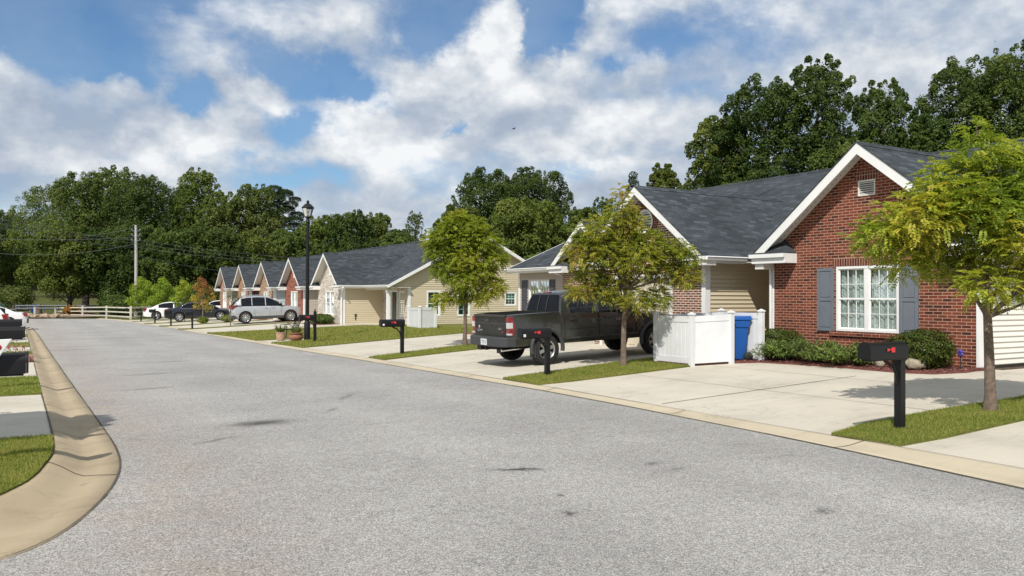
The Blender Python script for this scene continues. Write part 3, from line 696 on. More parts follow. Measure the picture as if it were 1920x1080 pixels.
def gable_wing(root, xf, xr, yr, zr_, hw, ze, xback, wall_hw, rw=0.2, ret=1.0, soffit=True):
    """roof of a wing with its ridge along x: front rake at xr, wall at xf; hw = half width at the eaves"""
    sl_ = (zr_ - ze) / hw; th = 0.11
    rf = MB()
    for sgn in (-1, 1):
        ye = yr + sgn * hw
        rf.add([(xr, yr, zr_), (xback, yr, zr_), (xback, ye, ze), (xr, ye, ze), (xr, yr, zr_ - th), (xback, yr, zr_ - th), (xback, ye, ze - th), (xr, ye, ze - th)],
               [(0, 1, 2, 3), (4, 7, 6, 5), (3, 2, 6, 7), (0, 3, 7, 4), (1, 5, 6, 2)])
    # drip edge
    for sgn in (-1, 1):
        ye = yr + sgn * (hw + 0.03); ze2 = zr_ - sl_ * (hw + 0.03)
        rf.add([(xr - 0.05, yr, zr_ + 0.012), (xr - 0.05, ye, ze2 + 0.012), (xr - 0.05, ye, ze2 - 0.018), (xr - 0.05, yr, zr_ - 0.018),
                (xr, yr, zr_ + 0.012), (xr, ye, ze2 + 0.012), (xr, ye, ze2 - 0.018), (xr, yr, zr_ - 0.018)], [(0, 1, 2, 3), (0, 4, 5, 1), (3, 2, 6, 7), (1, 5, 6, 2)])
    R = rf.build('roof', M_ROOF, root)
    cp = MB(); cp.prism([(yr - 0.14, zr_ - 0.14 * sl_ + 0.016), (yr, zr_ + 0.022), (yr + 0.14, zr_ - 0.14 * sl_ + 0.016), (yr, zr_ + 0.002)], 0, xr - 0.02, xback); cp.build('ridge_cap', M_ROOF, R)
    fa = MB()
    rv = rw * math.sqrt(1 + sl_ * sl_)
    for sgn in (-1, 1):
        ye = yr + sgn * hw
        fa.prism([(yr, zr_ - 0.018), (ye, ze - 0.018), (ye, ze - rv * 0.62), (ye - sgn * 0.12, ze + 0.12 * sl_ - rv - 0.018), (yr, zr_ - rv - 0.018)], 0, xr - 0.035, xr - 0.001)
    fa.build('rake_board', M_WHITE, root)
    if soffit:
        sf = MB(); dz = th + 0.03
        for sgn in (-1, 1):
            ye = yr + sgn * (hw - 0.02)
            sf.add([(xr, yr, zr_ - dz), (xf + 0.01, yr, zr_ - dz), (xf + 0.01, ye, ze - dz), (xr, ye, ze - dz)], [(0, 1, 2, 3)])
            n = 26
            for i in range(n):   # vent dots
                k = (i + .5) / n; yy = lerp(yr, ye, k); z = lerp(zr_, ze, k) - dz - 0.003
                for xx in (0.35, 0.65):
                    x = lerp(xr, xf, xx); sf.add([(x - .012, yy - .012, z + .012 * sl_ * sgn), (x + .012, yy - .012, z + .012 * sl_ * sgn), (x + .012, yy + .012, z - .012 * sl_ * sgn), (x - .012, yy + .012, z - .012 * sl_ * sgn)], [(0, 1, 2, 3)], 1)
        sf.build('soffit', [M_SOFFIT, M_DARK], root)
    if ret:
        for sgn in (-1, 1):
            rt_ = MB(); lo = MB()
            ye = yr + sgn * (hw + 0.02); yi = yr + sgn * (hw - ret)
            rt_.box(xr - 0.04, xf - 0.001, min(ye, yi), max(ye, yi), ze - 0.24, ze - 0.10)
            rt_.box(xr - 0.10, xf - 0.001, min(ye + sgn * .05, yi), max(ye + sgn * .05, yi), ze - 0.10, ze - 0.005)
            # little pent roof on top of the return
            h = min(0.34, sl_ * (ret - 0.12) * 0.8)
            a = (xr - 0.09, ye, ze); b = (xr - 0.09, yi, ze); c = (xf - 0.002, yi - sgn * -0.0, ze); 
            lo.add([(xr - 0.09, ye, ze - 0.004), (xr - 0.09, yi, ze - 0.004), (xf - .003, yi, ze - 0.004), (xf - .003, ye, ze - 0.004), (xf - .003, yi + sgn * 0.30, ze + h), (xf - .003, ye - sgn * 0.02, ze + 0.0)],
                   [(0, 1, 4), (1, 2, 4), (0, 4, 5), (0, 5, 3), (2, 3, 5, 4)])
            e = rt_.build('eave_return', M_WHITE, root); lo.build('pent_roof', M_ROOF, e)
    return R
def gutter(root, p0, p1, out):
    """white gutter and fascia along p0-p1; out = outward unit (x,y)"""
    mb = MB(); a, b = Vector(p0), Vector(p1); o = Vector((out[0], out[1], 0)); d = (b - a).normalized()
    prof = [(0, 0.0), (0.115, 0.0), (0.13, -0.02), (0.11, -0.05), (0.085, -0.11), (0, -0.12)]
    vs = [a + o * q[0] + Vector((0, 0, q[1])) for q in prof] + [b + o * q[0] + Vector((0, 0, q[1])) for q in prof]; n = len(prof)
    mb.add(vs, [tuple(range(n)), tuple(range(n, 2 * n))] + [(i, (i + 1) % n, n + (i + 1) % n, n + i) for i in range(n)])
    c = a - o * 0.03 + Vector((0, 0, -0.18)); e = b - o * 0.001 + Vector((0, 0, -0.0))
    mb.box(c.x, e.x, c.y, e.y, c.z, a.z - 0.121)
    return mb.build('gutter', M_WHITE, root)
def soffit_flat(root, x0, x1, y0, y1, z):
    mb = MB(); mb.box(x0, x1, y0, y1, z - 0.02, z); return mb.build('soffit', M_SOFFIT, root)
def west_slope(root, y0, y1, xe, ze, xm, zm, xe2=None, cap=True, xcut=None):
    """main roof over y0..y1: west eave at xe, ridge xm, mirrored to the east"""
    th = 0.12; xa, za = xe, ze
    if xcut: za = ze + (zm - ze) * (xcut - xe) / (xm - xe); xa = xcut
    xz = xe2 or (2 * xm - xe)
    rf = MB(); rf.prism([(xa, za), (xm, zm), (xz, ze), (xz, ze - th), (xm, zm - th), (xa, za - th)], 1, y0, y1)
    R = rf.build('roof', M_ROOF, root)
    if cap: cp = MB(); cp.prism([(xm - .15, zm - .05), (xm, zm + .03), (xm + .15, zm - .05), (xm, zm + .001)], 1, y0, y1); cp.build('ridge_cap', M_ROOF, R)
    return R
def rake_y(root, yw, yk, xe, ze, xm, zm, xz=None, bw=0.2):
    """white rake board and soffit of a gable end whose ridge runs along y; wall yw, rake face yk"""
    xz = xz or 2 * xm - xe; s_ = -1 if yk < yw else 1; sl1 = (zm - ze) / (xm - xe); v = bw * math.sqrt(1 + sl1 ** 2)
    fa = MB(); fa.prism([(xe, ze + .01), (xm, zm + .01), (xz, ze + .01), (xz, ze - v * .7), (xm, zm - v), (xe, ze - v * .7)], 1, yk - 0.001, yk + s_ * 0.035); fa.build('rake_board', M_WHITE, root)
    sf = MB(); dz = 0.15
    for (a, b) in (((xe + .02, ze), (xm, zm)), ((xm, zm), (xz - .02, ze))):
        sf.add([(a[0], yk, a[1] - dz), (b[0], yk, b[1] - dz), (b[0], yw, b[1] - dz), (a[0], yw, a[1] - dz)], [(0, 1, 2, 3)])
    sf.build('soffit', M_SOFFIT, root)
def downspout(root, pts, r=0.035):
    mb = MB(); mb.tube(pts, r, 6, smooth=False); return mb.build('downspout', M_WHITE, root)

# ---------------------------------------------------------------- house 1: red brick gable
XF, XR = 16.47, 16.07; Z0 = T(XF, 9.2); ZE = 2.87
hA = thing('brick_house', 'red brick house with white gable trim and slate blue shutters beside the curtained double window', 'house', (XF, 11.7, Z0), 'houses along the right side')
W = Wall('x', XF)
ops = [(10.93, 12.56, 0.985, 2.51), (11.51, 11.95, 4.11, 4.47)]
mb = MB(); W.flat(mb, 9.21, 14.40, Z0 - 0.3, 2.86, ops[:1])
# gable part with the vent opening
yr1, zr1, hw1 = 11.68, 5.29, 3.06
slp = (zr1 - ZE) / hw1
def gl_(z): h = (zr1 - 0.14 - z) / slp; return (max(9.21, yr1 - h), min(14.40, yr1 + h))
zs = [2.86, 3.4, 4.11, 4.47, 5.14]
for z0_, z1_ in zip(zs, zs[1:]):
    a, b = gl_(z0_), gl_(z1_)
    if z0_ == 4.11:
        mb.quad(W.p(a[0], z0_), W.p(11.51, z0_), W.p(11.51, z1_), W.p(b[0], z1_)); mb.quad(W.p(11.95, z0_), W.p(a[1], z0_), W.p(b[1], z1_), W.p(11.95, z1_))
    else: mb.add([W.p(a[0], z0_), W.p(a[1], z0_), W.p(b[1], z1_), W.p(b[0], z1_)], [(0, 1, 2, 3)])
wl = mb.build('brick_wall', M_RED, hA)
mb = MB(); W.box(mb, 10.86, 12.63, 2.515, 2.70, 0.001, 0.006); mb.build('upright_brick_course', M_RED_S, wl)
mb = MB(); W.box(mb, 11.42, 12.04, 4.475, 4.66, 0.001, 0.006); mb.build('upright_brick_course', M_RED_S, wl)
mb = MB(); n_ = 24
for i in range(n_):
    a = lerp(10.80, 12.70, i / n_); W.box(mb, a + 0.006, a + 0.073, 0.875, 0.982, -0.02, 0.055)
mb.build('brick_sill', M_RED, wl, bevel=0.004)
W.window(hA, 10.94, 12.55, 0.99, 2.505, 3, 2, 2, casing=0.055, curt=M_CURT, fold=0.085)
W.shutter(hA, 12.60, 13.06, 0.975, 2.475, M_SHUT); W.shutter(hA, 10.47, 10.90, 0.975, 2.475, M_SHUT)
mb = MB()
for (a0, a1, b0, b1) in ((11.51, 11.54, 4.11, 4.47), (11.92, 11.95, 4.11, 4.47), (11.54, 11.92, 4.11, 4.14), (11.54, 11.92, 4.44, 4.47)): W.box(mb, a0, a1, b0, b1, -0.05, 0.015)
for i in range(6):
    z = 4.15 + i * 0.049; mb.add([W.p(11.54, z, 0.006), W.p(11.92, z, 0.006), W.p(11.92, z + 0.035, -0.03), W.p(11.54, z + 0.035, -0.03)], [(0, 1, 2, 3)])
g_ = mb.build('gable_vent', M_LOUV, hA); mb = MB(); W.box(mb, 11.52, 11.94, 4.12, 4.46, -0.08, -0.06); mb.build('vent_screen', M_DARK, g_)
gable_wing(hA, XF, XR, yr1, zr1, hw1, ZE, 24.9, 2.6, rw=0.20, ret=1.05)
# south side wall, ivory siding, corner board
S = Wall('y', 9.21); mb = MB(); S.laps(mb, 16.56, 34.5, Z0 + 0.12, 2.8); S.flat(mb, 16.5, 34.5, Z0 + 0.1, 2.8); mb.build('siding_wall', M_SIDW, hA)
mb = MB(); S.box(mb, 16.475, 34.5, Z0 - 0.3, Z0 + 0.1, -0.1, -0.02); mb.build('foundation', mat('foundation_block', (0.18, 0.13, 0.10), 0.9, var=0.3), hA)
mb = MB(); mb.box(16.445, 16.60, 9.165, 9.23, Z0 + 0.08, 2.78); mb.build('corner_board', M_WHITE, hA)
# gable over the south side wall
S2 = Wall('y', 9.2); XM, ZM = 25.7, 6.57
mb = MB(); S2.laps(mb, 16.6, 34.6, 2.8, ZM - 0.2, ext=lambda z: (max(17.1, 17.1 + (z - ZE + .15) / .425), 34.3 - (z - ZE + .15) / .425) if z < ZM - .25 else None); mb.build('gable_siding', M_SIDW, hA)
# north wall of the wing (faces the porch recess) and back walls
N = Wall('y', 14.40, -1); mb = MB(); N.flat(mb, XF, 19, Z0 - .3, 2.8); mb.build('brick_return_wall', M_RED, hA)
west_slope(hA, 8.8, 16.1, 17.0, ZE, XM, ZM)
gutter(hA, (XR + .02, 8.62, ZE), (30, 8.62, ZE), (0, -1))
soffit_flat(hA, XR, 17.0, 14.41, 14.72, ZE - 0.13); soffit_flat(hA, 17.0, 18.8, 14.41, 15.95, ZE - 0.13)
mb = MB(); mb.box(16.09, 18.8, 14.42, 14.70, 2.49, ZE - .151); mb.build('porch_beam', M_SOFFIT, hA)
mb = MB(); mb.box(16.46, 16.53, 14.402, 14.46, Z0, 2.48); mb.build('corner_trim', M_WHITE, hA)
rake_y(hA, 9.2, 8.8, 17.0, ZE, XM, ZM)
D1 = Wall('x', 18.8); mb = MB(); D1.laps(mb, 14.40, 16.3, Z0, 2.75); D1.flat(mb, 14.4, 16.3, Z0 - .2, 2.75); mb.build('porch_wall', M_SIDING, hA)
mb = MB(); mb.box(16.2, 18.8, 14.42, 16.28, Z0 - .2, Z0 + .02); mb.build('porch_slab', M_DRIVE, hA)
mb = MB(); mb.box(34.4, 34.5, 9.3, 16, -.1, 2.8); mb.build('rear_wall', M_SIDW, hA)

# ---------------------------------------------------------------- house 2: garage wing, brown brick gable and shuttered room
hB = thing('garage_house', 'house with flecked brick garage wing, round gable vent and beige siding behind the dark pickup', 'house', (15.9, 19, 0.3), 'houses along the right side')
XF2, XR2, Y2 = 15.9, 15.5, 16.3; yr2, zr2, hw2 = 18.8, 5.07, 2.9; zb = 0.2
W2 = Wall('x', XF2); go = (17.69, 20.9, zb, 2.33); mb = MB(); W2.flat(mb, 16.36, 21.3, zb - .3, 2.7, [go], reveal=0.12)
sl2 = (zr2 - ZE) / hw2
# gable with a round vent: fan of quads round the circle
cy, cz, cr = 18.8, 4.02, 0.36; outl = []
pts_ = [(21.3, 2.7), (21.3, zr2 - .14 - (21.3 - yr2) * sl2), (yr2, zr2 - .14), (16.36, zr2 - .14 - (yr2 - 16.36) * sl2), (16.36, 2.7)]
NS = 32
for i in range(NS):
    q = 2 * PI * i / NS; dx, dz = math.cos(q), math.sin(q); best = 99
    for a, b in zip(pts_, pts_[1:] + pts_[:1]):
        ex, ez = b[0] - a[0], b[1] - a[1]; den = dx * ez - dz * ex
        if abs(den) < 1e-9: continue
        tt = ((a[0] - cy) * ez - (a[1] - cz) * ex) / den; uu = ((a[0] - cy) * dz - (a[1] - cz) * dx) / den
        if tt > 0 and -1e-6 <= uu <= 1 + 1e-6: best = min(best, tt)
    outl.append((cy + dx * best, cz + dz * best))
for i in range(NS):
    j = (i + 1) % NS; c0 = (cy + cr * math.cos(2 * PI * i / NS), cz + cr * math.sin(2 * PI * i / NS)); c1 = (cy + cr * math.cos(2 * PI * j / NS), cz + cr * math.sin(2 * PI * j / NS))
    mb.quad(W2.p(*c0), W2.p(*outl[i]), W2.p(*outl[j]), W2.p(*c1))
for c in pts_:   # corners of the outline
    i = min(range(NS), key=lambda k: math.dist(outl[k], c)); nb = sorted(range(NS), key=lambda k: math.dist(outl[k], c))[:2]
    if math.dist(outl[i], c) > 1e-3: mb.add([W2.p(*outl[nb[0]], 0.0005), W2.p(*outl[nb[1]], 0.0005), W2.p(*c, 0.0005)], [(0, 1, 2)])
mb.build('brick_wall', M_MIX, hB)
mb = MB(); ring = MB()
for i in range(36):
    q = 2 * PI * i / 36; v = [(cr + .01, -0.07), (cr + .01, .07), (cr + .2, .085), (cr + .2, -.085)]
    P4 = [(cy + r_ * math.cos(q + a_ ), cz + r_ * math.sin(q + a_)) for r_, a_ in ((cr + .01, -.075), (cr + .2, -.075), (cr + .2, .075), (cr + .01, .075))]
    mb.add([W2.p(*p, .001) for p in P4] + [W2.p(*p, .022) for p in P4], [(4, 5, 6, 7), (0, 1, 5, 4), (1, 2, 6, 5), (2, 3, 7, 6), (3, 0, 4, 7)])
mb.build('brick_ring', M_RED, hB)
mb = MB()
for i in range(28):
    q0, q1 = 2 * PI * i / 28, 2 * PI * (i + 1) / 28
    mb.add([W2.p(cy + r_ * math.cos(q), cz + r_ * math.sin(q), d_) for (r_, q, d_) in ((cr - .05, q0, .03), (cr + .01, q0, .03), (cr + .01, q1, .03), (cr - .05, q1, .03), (cr - .05, q0, -.06), (cr - .05, q1, -.06))], [(0, 1, 2, 3), (0, 3, 5, 4)])
for k in range(9):
    z = cz - cr + 0.04 + k * 0.078; hh = math.sqrt(max(0, cr * cr - (z + .03 - cz) ** 2)); mb.quad(W2.p(cy - hh, z, .01), W2.p(cy + hh, z, .01), W2.p(cy + hh, z + .06, -.04), W2.p(cy - hh, z + .06, -.04))
v_ = mb.build('round_vent', M_LOUV, hB); mb = MB(); W2.box(mb, cy - .34, cy + .34, cz - .34, cz + .34, -.1, -.08); mb.build('vent_screen', M_DARK, v_)
# garage door
mb = MB(); W2.box(mb, go[0] + .01, go[1] - .01, go[2], go[3] - .01, -.11, -.08); 
for r_ in range(4):
    for c_ in range(8):
        a = lerp(go[0] + .06, go[1] - .06, c_ / 8); b_ = lerp(go[0] + .06, go[1] - .06, (c_ + 1) / 8); z = lerp(go[2] + .03, go[3] - .05, r_ / 4); z2 = lerp(go[2] + .03, go[3] - .05, (r_ + 1) / 4)
        W2.box(mb, a + .05, b_ - .05, z + .08, z2 - .08, -.08, -.065)
    W2.box(mb, go[0] + .01, go[1] - .01, lerp(go[2] + .03, go[3] - .05, (r_ + 1) / 4) - .01, lerp(go[2] + .03, go[3] - .05, (r_ + 1) / 4) + .002, -.08, -.074)
mb.build('garage_door', M_CREAM, hB)
mb = MB(); W2.box(mb, go[0] - .10, go[0] + .008, go[2], go[3] + .1, -.0, .03); W2.box(mb, go[1] - .008, go[1] + .10, go[2], go[3] + .1, -.0, .03); W2.box(mb, go[0] + .008, go[1] - .008, go[3] - .008, go[3] + .1, -.0, .03); mb.build('door_trim', M_WHITE, hB)
gable_wing(hB, XF2, XR2, yr2, zr2, hw2, ZE, 21.8, 2.4, rw=0.19, ret=1.0)
S3 = Wall('y', Y2); mb = MB(); S3.laps(mb, 16.02, 18.8, .34, 2.75); S3.flat(mb, 15.95, 18.8, .2, 2.75); mb.build('siding_wall', M_SIDING, hB)
mb = MB(); mb.box(15.87, 16.06, 16.255, 16.40, .22, 2.74); mb.build('corner_board', M_WHITE, hB)
mb = MB(); S3.box(mb, 16.9, 17.0, .62, .74, .014, .03); ol = mb.build('outlet_box', M_WHITE, hB)
mb = MB(); S3.box(mb, 16.925, 16.975, .64, .72, .03, .036); mb.build('outlet_cover', M_DARK, ol)
mb = MB(); S3.box(mb, 15.95, 18.8, -.1, .34, -.05, .02); mb.build('foundation', M_DRIVE, hB)
gutter(hB, (XR2, 15.9, ZE), (17.0, 15.9, ZE), (0, -1)); soffit_flat(hB, XR2, 18.8, 15.9, 16.29, ZE - .13)
downspout(hA, [(16.12, 14.78, 2.76), (16.2, 14.72, 2.66), (16.41, 14.5, 2.55), (16.42, 14.48, 2.4), (16.42, 14.48, .35)])
west_slope(hB, 16.1, 21.0, 17.0, ZE, XM, ZM)
west_slope(hB, 21.0, 28.5, 16.8, ZE, XM, ZM)
# brown gable
XF3, XR3 = 17.0, 16.6; yr3, zr3, hw3 = 23.05, 4.44, 1.97
W3 = Wall('x', XF3); mb = MB(); W3.flat(mb, 21.3, 24.75, 0, 2.7); mb.add([W3.p(21.3, 2.7), W3.p(24.75, 2.7), W3.p(24.75, 2.9), W3.p(yr3, zr3 - .14), W3.p(21.3, 2.85)], [(0, 1, 2, 3, 4)])
mb.build('brown_brick_wall', M_BROWN, hB); gable_wing(hB, XF3, XR3, yr3, zr3, hw3, ZE, 21, 1.7, rw=0.18, ret=0.85)
mb = MB(); W3.box(mb, 23.2, 23.8, 1.2, 2.42, .001, .02); mb.build('brick_panel', M_MIX, hB)
N3 = Wall('y', 24.75, -1); mb = MB(); N3.flat(mb, 17.0, 17.3, 0, 2.7); mb.build('brick_return_wall', M_BROWN, hB)
W4 = Wall('x', 17.2); mb = MB(); wo = (25.95, 27.45, .87, 2.44); W4.laps(mb, 24.75, 28.1, .25, 2.75, [wo]); W4.flat(mb, 24.75, 28.1, 0, 2.75, [wo]); mb.build('taupe_siding_wall', M_SIDT, hB)
W4.window(hB, *wo, 3, 2, 2, casing=.05, curt=M_GREYC, fold=.1); W4.shutter(hB, 25.52, 25.9, .87, 2.42, M_SHUTD); W4.shutter(hB, 27.5, 27.92, .87, 2.42, M_SHUTD)
mb = MB(); mb.box(17.155, 17.24, 28.05, 28.16, .2, 2.74); mb.build('corner_board', M_WHITE, hB)
gutter(hB, (16.8, 24.98, ZE), (16.8, 28.5, ZE), (-1, 0)); soffit_flat(hB, 16.8, 17.2, 24.9, 28.5, ZE - .13)
downspout(hB, [(16.75, 25.2, 2.76), (16.85, 25.12, 2.66), (17.12, 24.84, 2.5), (17.14, 24.84, .2)])
rake_y(hB, 28.1, 28.5, 16.8, ZE, XM, ZM)
mb = MB(); mb.box(17.2, 34.2, 28.02, 28.1, 0, 2.8); mb.prism([(17.2, 2.8), (34.2, 2.8), (XM, ZM - .3)], 1, 28.02, 28.1); mb.box(34.2, 34.3, 16, 28.1, 0, 2.8); mb.build('end_wall', M_SIDT, hB)

# ---------------------------------------------------------------- row of attached houses
XW, XRR, XD, XE, XMR, ZMR, ZER, ZRR = 16.2, 15.8, 18.8, 17.4, 23.45, 5.55, 2.38, 4.43
specs = [('stone_house', 'end house of the row with pale stone gable and long beige siding wall', M_STONE, M_SIDING, M_SIDING, 'stone'),
         ('row_house', 'red brick gabled row house, second in the row, right behind the silver car', M_ROWRED, M_SIDT, M_SIDT, 'red'),
         ('row_house', 'tan brick gabled row house just beyond the red brick one', M_TAN, M_SIDB, M_SIDB, 'tan'),
         ('row_house', 'orange tan brick gabled row house, second from the far end', M_ORANGE, M_SIDR, M_SIDR, 'or'),
         ('row_house', 'pinkish tan brick gabled house at the far end of the row', M_PINKTAN, M_SIDG, M_SIDG, 'pink')]
for k, (nm, lab, mw_, ms_, md_, tg) in enumerate(specs):
    y0 = 43.0 + 7.8 * k; yw0, yw1, yr_ = y0 + 3.85, y0 + 8.55, y0 + 6.2
    z0 = -0.35 - 0.05 * k
    h = thing(nm, lab, 'house', (XW, yr_, T(XW, yr_)), 'gabled houses along the far row')
    R_ = Wall('x', XW); mb = MB(); wo = (48.37 + 7.8 * k, 50.32 + 7.8 * k, .55, 2.05) if k == 0 else (yr_ - .75, yr_ + .75, .5, 2.05)
    wo = (yr_ - .83, yr_ + .83, .55, 2.06)
    R_.flat(mb, yw0, yw1, z0 - .2, 2.25, [wo]); s__ = (ZRR - ZER) / 2.73
    mb.add([R_.p(yw0, 2.25), R_.p(yw1, 2.25), R_.p(yw1, ZRR - .14 - (yw1 - yr_) * s__), R_.p(yr_, ZRR - .14), R_.p(yw0, ZRR - .14 - (yr_ - yw0) * s__)], [(0, 1, 2, 3, 4)])
    mb.build('stone_wall' if k == 0 else 'brick_wall', mw_, h)
    R_.window(h, *wo, 2, 2, 2, casing=.07, gmat=M_GLASSG, curt=M_GREENB if k < 3 else M_GREYC, fold=.07)
    mb = MB(); R_.box(mb, wo[0] - .1, wo[1] + .1, wo[2] - .12, wo[2] - .005, .001, .07); mb.build('sill', mw_, h, bevel=.01)
    mb = MB(); R_.box(mb, yr_ - .14, yr_ + .14, 3.0, 3.62, .002, .03); gv = mb.build('gable_vent', M_WHITE, h)
    mb = MB(); R_.box(mb, yr_ - .10, yr_ + .10, 3.05, 3.57, .03, .034); mb.build('vent_screen', M_LOUV, gv)
    gable_wing(h, XW, XRR, yr_, ZRR, 2.73, ZER, 21.4, 2.3, rw=.17, ret=.75)
    # wing's south side wall
    q = Wall('y', yw0); mb = MB(); zs0 = T(XW, yw0) + .05
    q.laps(mb, XW + .12, XD, zs0, 2.3); q.flat(mb, XW + .02, XD, z0, 2.3); mb.build('siding_wall', ms_, h)
    mb = MB(); mb.box(XW - .03, XW + .17, yw0 - .045, yw0 + .09, z0, 2.24); mb.build('corner_board', M_WHITE, h)
    mb = MB(); q2 = Wall('y', yw1, -1); q2.flat(mb, XW, XD, z0, 2.25); mb.build('wing_side_wall', ms_, h)
    gutter(h, (XRR, yr_ - 2.73, ZER), (XE if k == 0 else XE, yr_ - 2.73, ZER), (0, -1)); soffit_flat(h, XRR, XD, yw0 - .38, yw0 - .02, ZER - .13)
    # porch recess with door and side window
    dw = Wall('x', XD); da, db, sa, sb = (y0 + 1.6, y0 + 2.5, y0 + .5, y0 + 1.42) if k == 0 else (y0 + 1.1, y0 + 2.0, y0 + 2.4, y0 + 3.2)
    zf_ = T(XD, y0) - .02
    mb = MB(); dw.laps(mb, y0 + .05, yw0, zf_, 2.3, [(da, db, zf_, 2.03), (sa, sb, .55, 2.05)]); dw.flat(mb, y0 + .02, yw0, z0, 2.3, [(da, db, zf_, 2.03), (sa, sb, .55, 2.05)]); mb.build('porch_wall', mw_ if k == 0 else md_, h)
    mb = MB(); dw.box(mb, da + .05, db - .05, zf_, 2.0, -.08, -.04); dw.box(mb, da + .2, db - .2, .3, .95, -.04, -.03); dw.box(mb, da + .2, db - .2, 1.1, 1.85, -.04, -.03); dr = mb.build('door', M_DOOR if k != 3 else M_SIDR, h)
    mb = MB(); mb.lathe([(0.0, 0), (.03, .01), (.035, .03), (.0, .05)], (XD - .0, db - .13, 1.0), 8, 0); mb.build('handle', mat('brass' + str(k), (.5, .35, .12), .3, 1.0), dr)
    mb = MB(); dw.box(mb, da - .05, da + .05, zf_, 2.08, -.08, .025); dw.box(mb, db - .05, db + .05, zf_, 2.08, -.08, .025); dw.box(mb, da + .05, db - .05, 2.0, 2.08, -.08, .025); mb.build('door_frame', M_WHITE, h)
    dw.window(h, sa, sb, .55, 2.05, 2, 2, 1, casing=.06, gmat=M_GLASSG, curt=M_GREENB, fold=.07)
    # porch post and beam
    if k == 0: mb = MB(); mb.box(17.52, 17.7, y0 + .0, y0 + .18, T(17.6, y0), 2.1); mb.box(17.48, 17.74, y0 - .04, y0 + .22, 1.98, 2.1); mb.box(17.48, 17.74, y0 - .04, y0 + .22, T(17.6, y0), T(17.6, y0) + .12); mb.build('porch_post', M_WHITE, h)
    mb = MB(); mb.box(17.5, 17.72, y0 - .02, yw0 - .4, 2.101, 2.24); mb.build('porch_beam', M_CREAM if k == 0 else M_WHITE, h)
    soffit_flat(h, XE, XD, y0 - .3 if k == 0 else y0 - .0, yw0 - .4, ZER - .13)
    mb = MB(); mb.box(17.0, XD, y0 + .02, yw0 - .02, z0 - .1, T(17.5, y0) + .05); mb.build('porch_slab', M_DRIVE, h)
    gutter(h, (XE, y0 - (.4 if k == 0 else 0), ZER), (XE, yr_ - 2.73, ZER), (-1, 0))
    west_slope(h, y0 - (.4 if k == 0 else 0), y0 + 7.8 + (.4 if k == 4 else 0), XE, ZER, XMR, ZMR, xcut=None)
    mb = MB(); mb.box(29.4, 29.5, y0, y0 + 7.8, z0, 2.4); mb.build('rear_wall', M_SIDING, h)
    if k == 0:
        E_ = Wall('y', 43.0); zb_ = .06
        wins = [(19.95, 20.84, .57, 2.07), (21.93, 22.80, .55, 2.07), (25.19, 26.05, 1.17, 2.03)]
        mb = MB(); sl3 = (ZMR - ZER) / (XMR - XE)
        E_.laps(mb, XD + .12, 29.5, zb_ + .06, 2.3, wins); E_.flat(mb, XD + .02, 29.5, zb_ - .3, 2.3, wins)
        E_.laps(mb, XE, 29.5, 2.23, ZMR - .2, ext=lambda z: (max(XE + .3, XE + (z - ZER + .14) / sl3 ), min(29.5, 2 * XMR - XE - (z - ZER + .14) / sl3)) if z < ZMR - .2 else None)
        mb.build('siding_gable_wall', M_SIDING, h)
        mb = MB(); mb.prism([(XE + .1, ZER - .12), (2 * XMR - XE - .1, ZER - .12), (XMR, ZMR - .16)], 1, 43.03, 43.08); mb.build('gable_sheathing', M_SIDING, h)
        for i_, w__ in enumerate(wins): E_.window(h, *w__, 3 if i_ == 2 else 2, 2, 1, casing=.09, gmat=M_GLASSG, curt=M_GREENB, fold=.08, flush=0.0)
        mb = MB(); mb.box(XD - .02, XD + .14, 42.955, 43.06, zb_, 2.26); mb.build('corner_board', M_WHITE, h)
        rake_y(h, 43.0, 42.6, XE, ZER, XMR, ZMR, bw=.2)
        downspout(h, [(16.05, 46.3, 2.26), (16.12, 46.5, 2.12), (16.12, 46.76, 2.0), (16.12, 46.76, -.02)], .045)
        mb = MB(); q.box(mb, 17.0, 17.06, .3, .62, .016, .05); q.box(mb, 16.97, 17.09, .55, .66, .016, .07); mb.build('hose_tap', M_DARK, h)
        mb = MB(); mb.lathe([(.10, -.02), (.15, -.02), (.16, 0), (.15, .02), (.10, .02), (.09, 0), (.10, -.02)], (18.72, 44.95 , 1.55), 14, 0); wr = mb.build('door_wreath', mat('wreath', (.25, .12, .1), .9, var=.5, vscale=30), dr)
    if k == 4:
        mb = MB(); mb.prism([(XD, z0), (29.5, z0), (29.5, 2.4), (XMR, ZMR - .2), (XD, 2.4)], 1, y0 + 7.7, y0 + 7.78); mb.build('end_wall', M_SIDG, h)

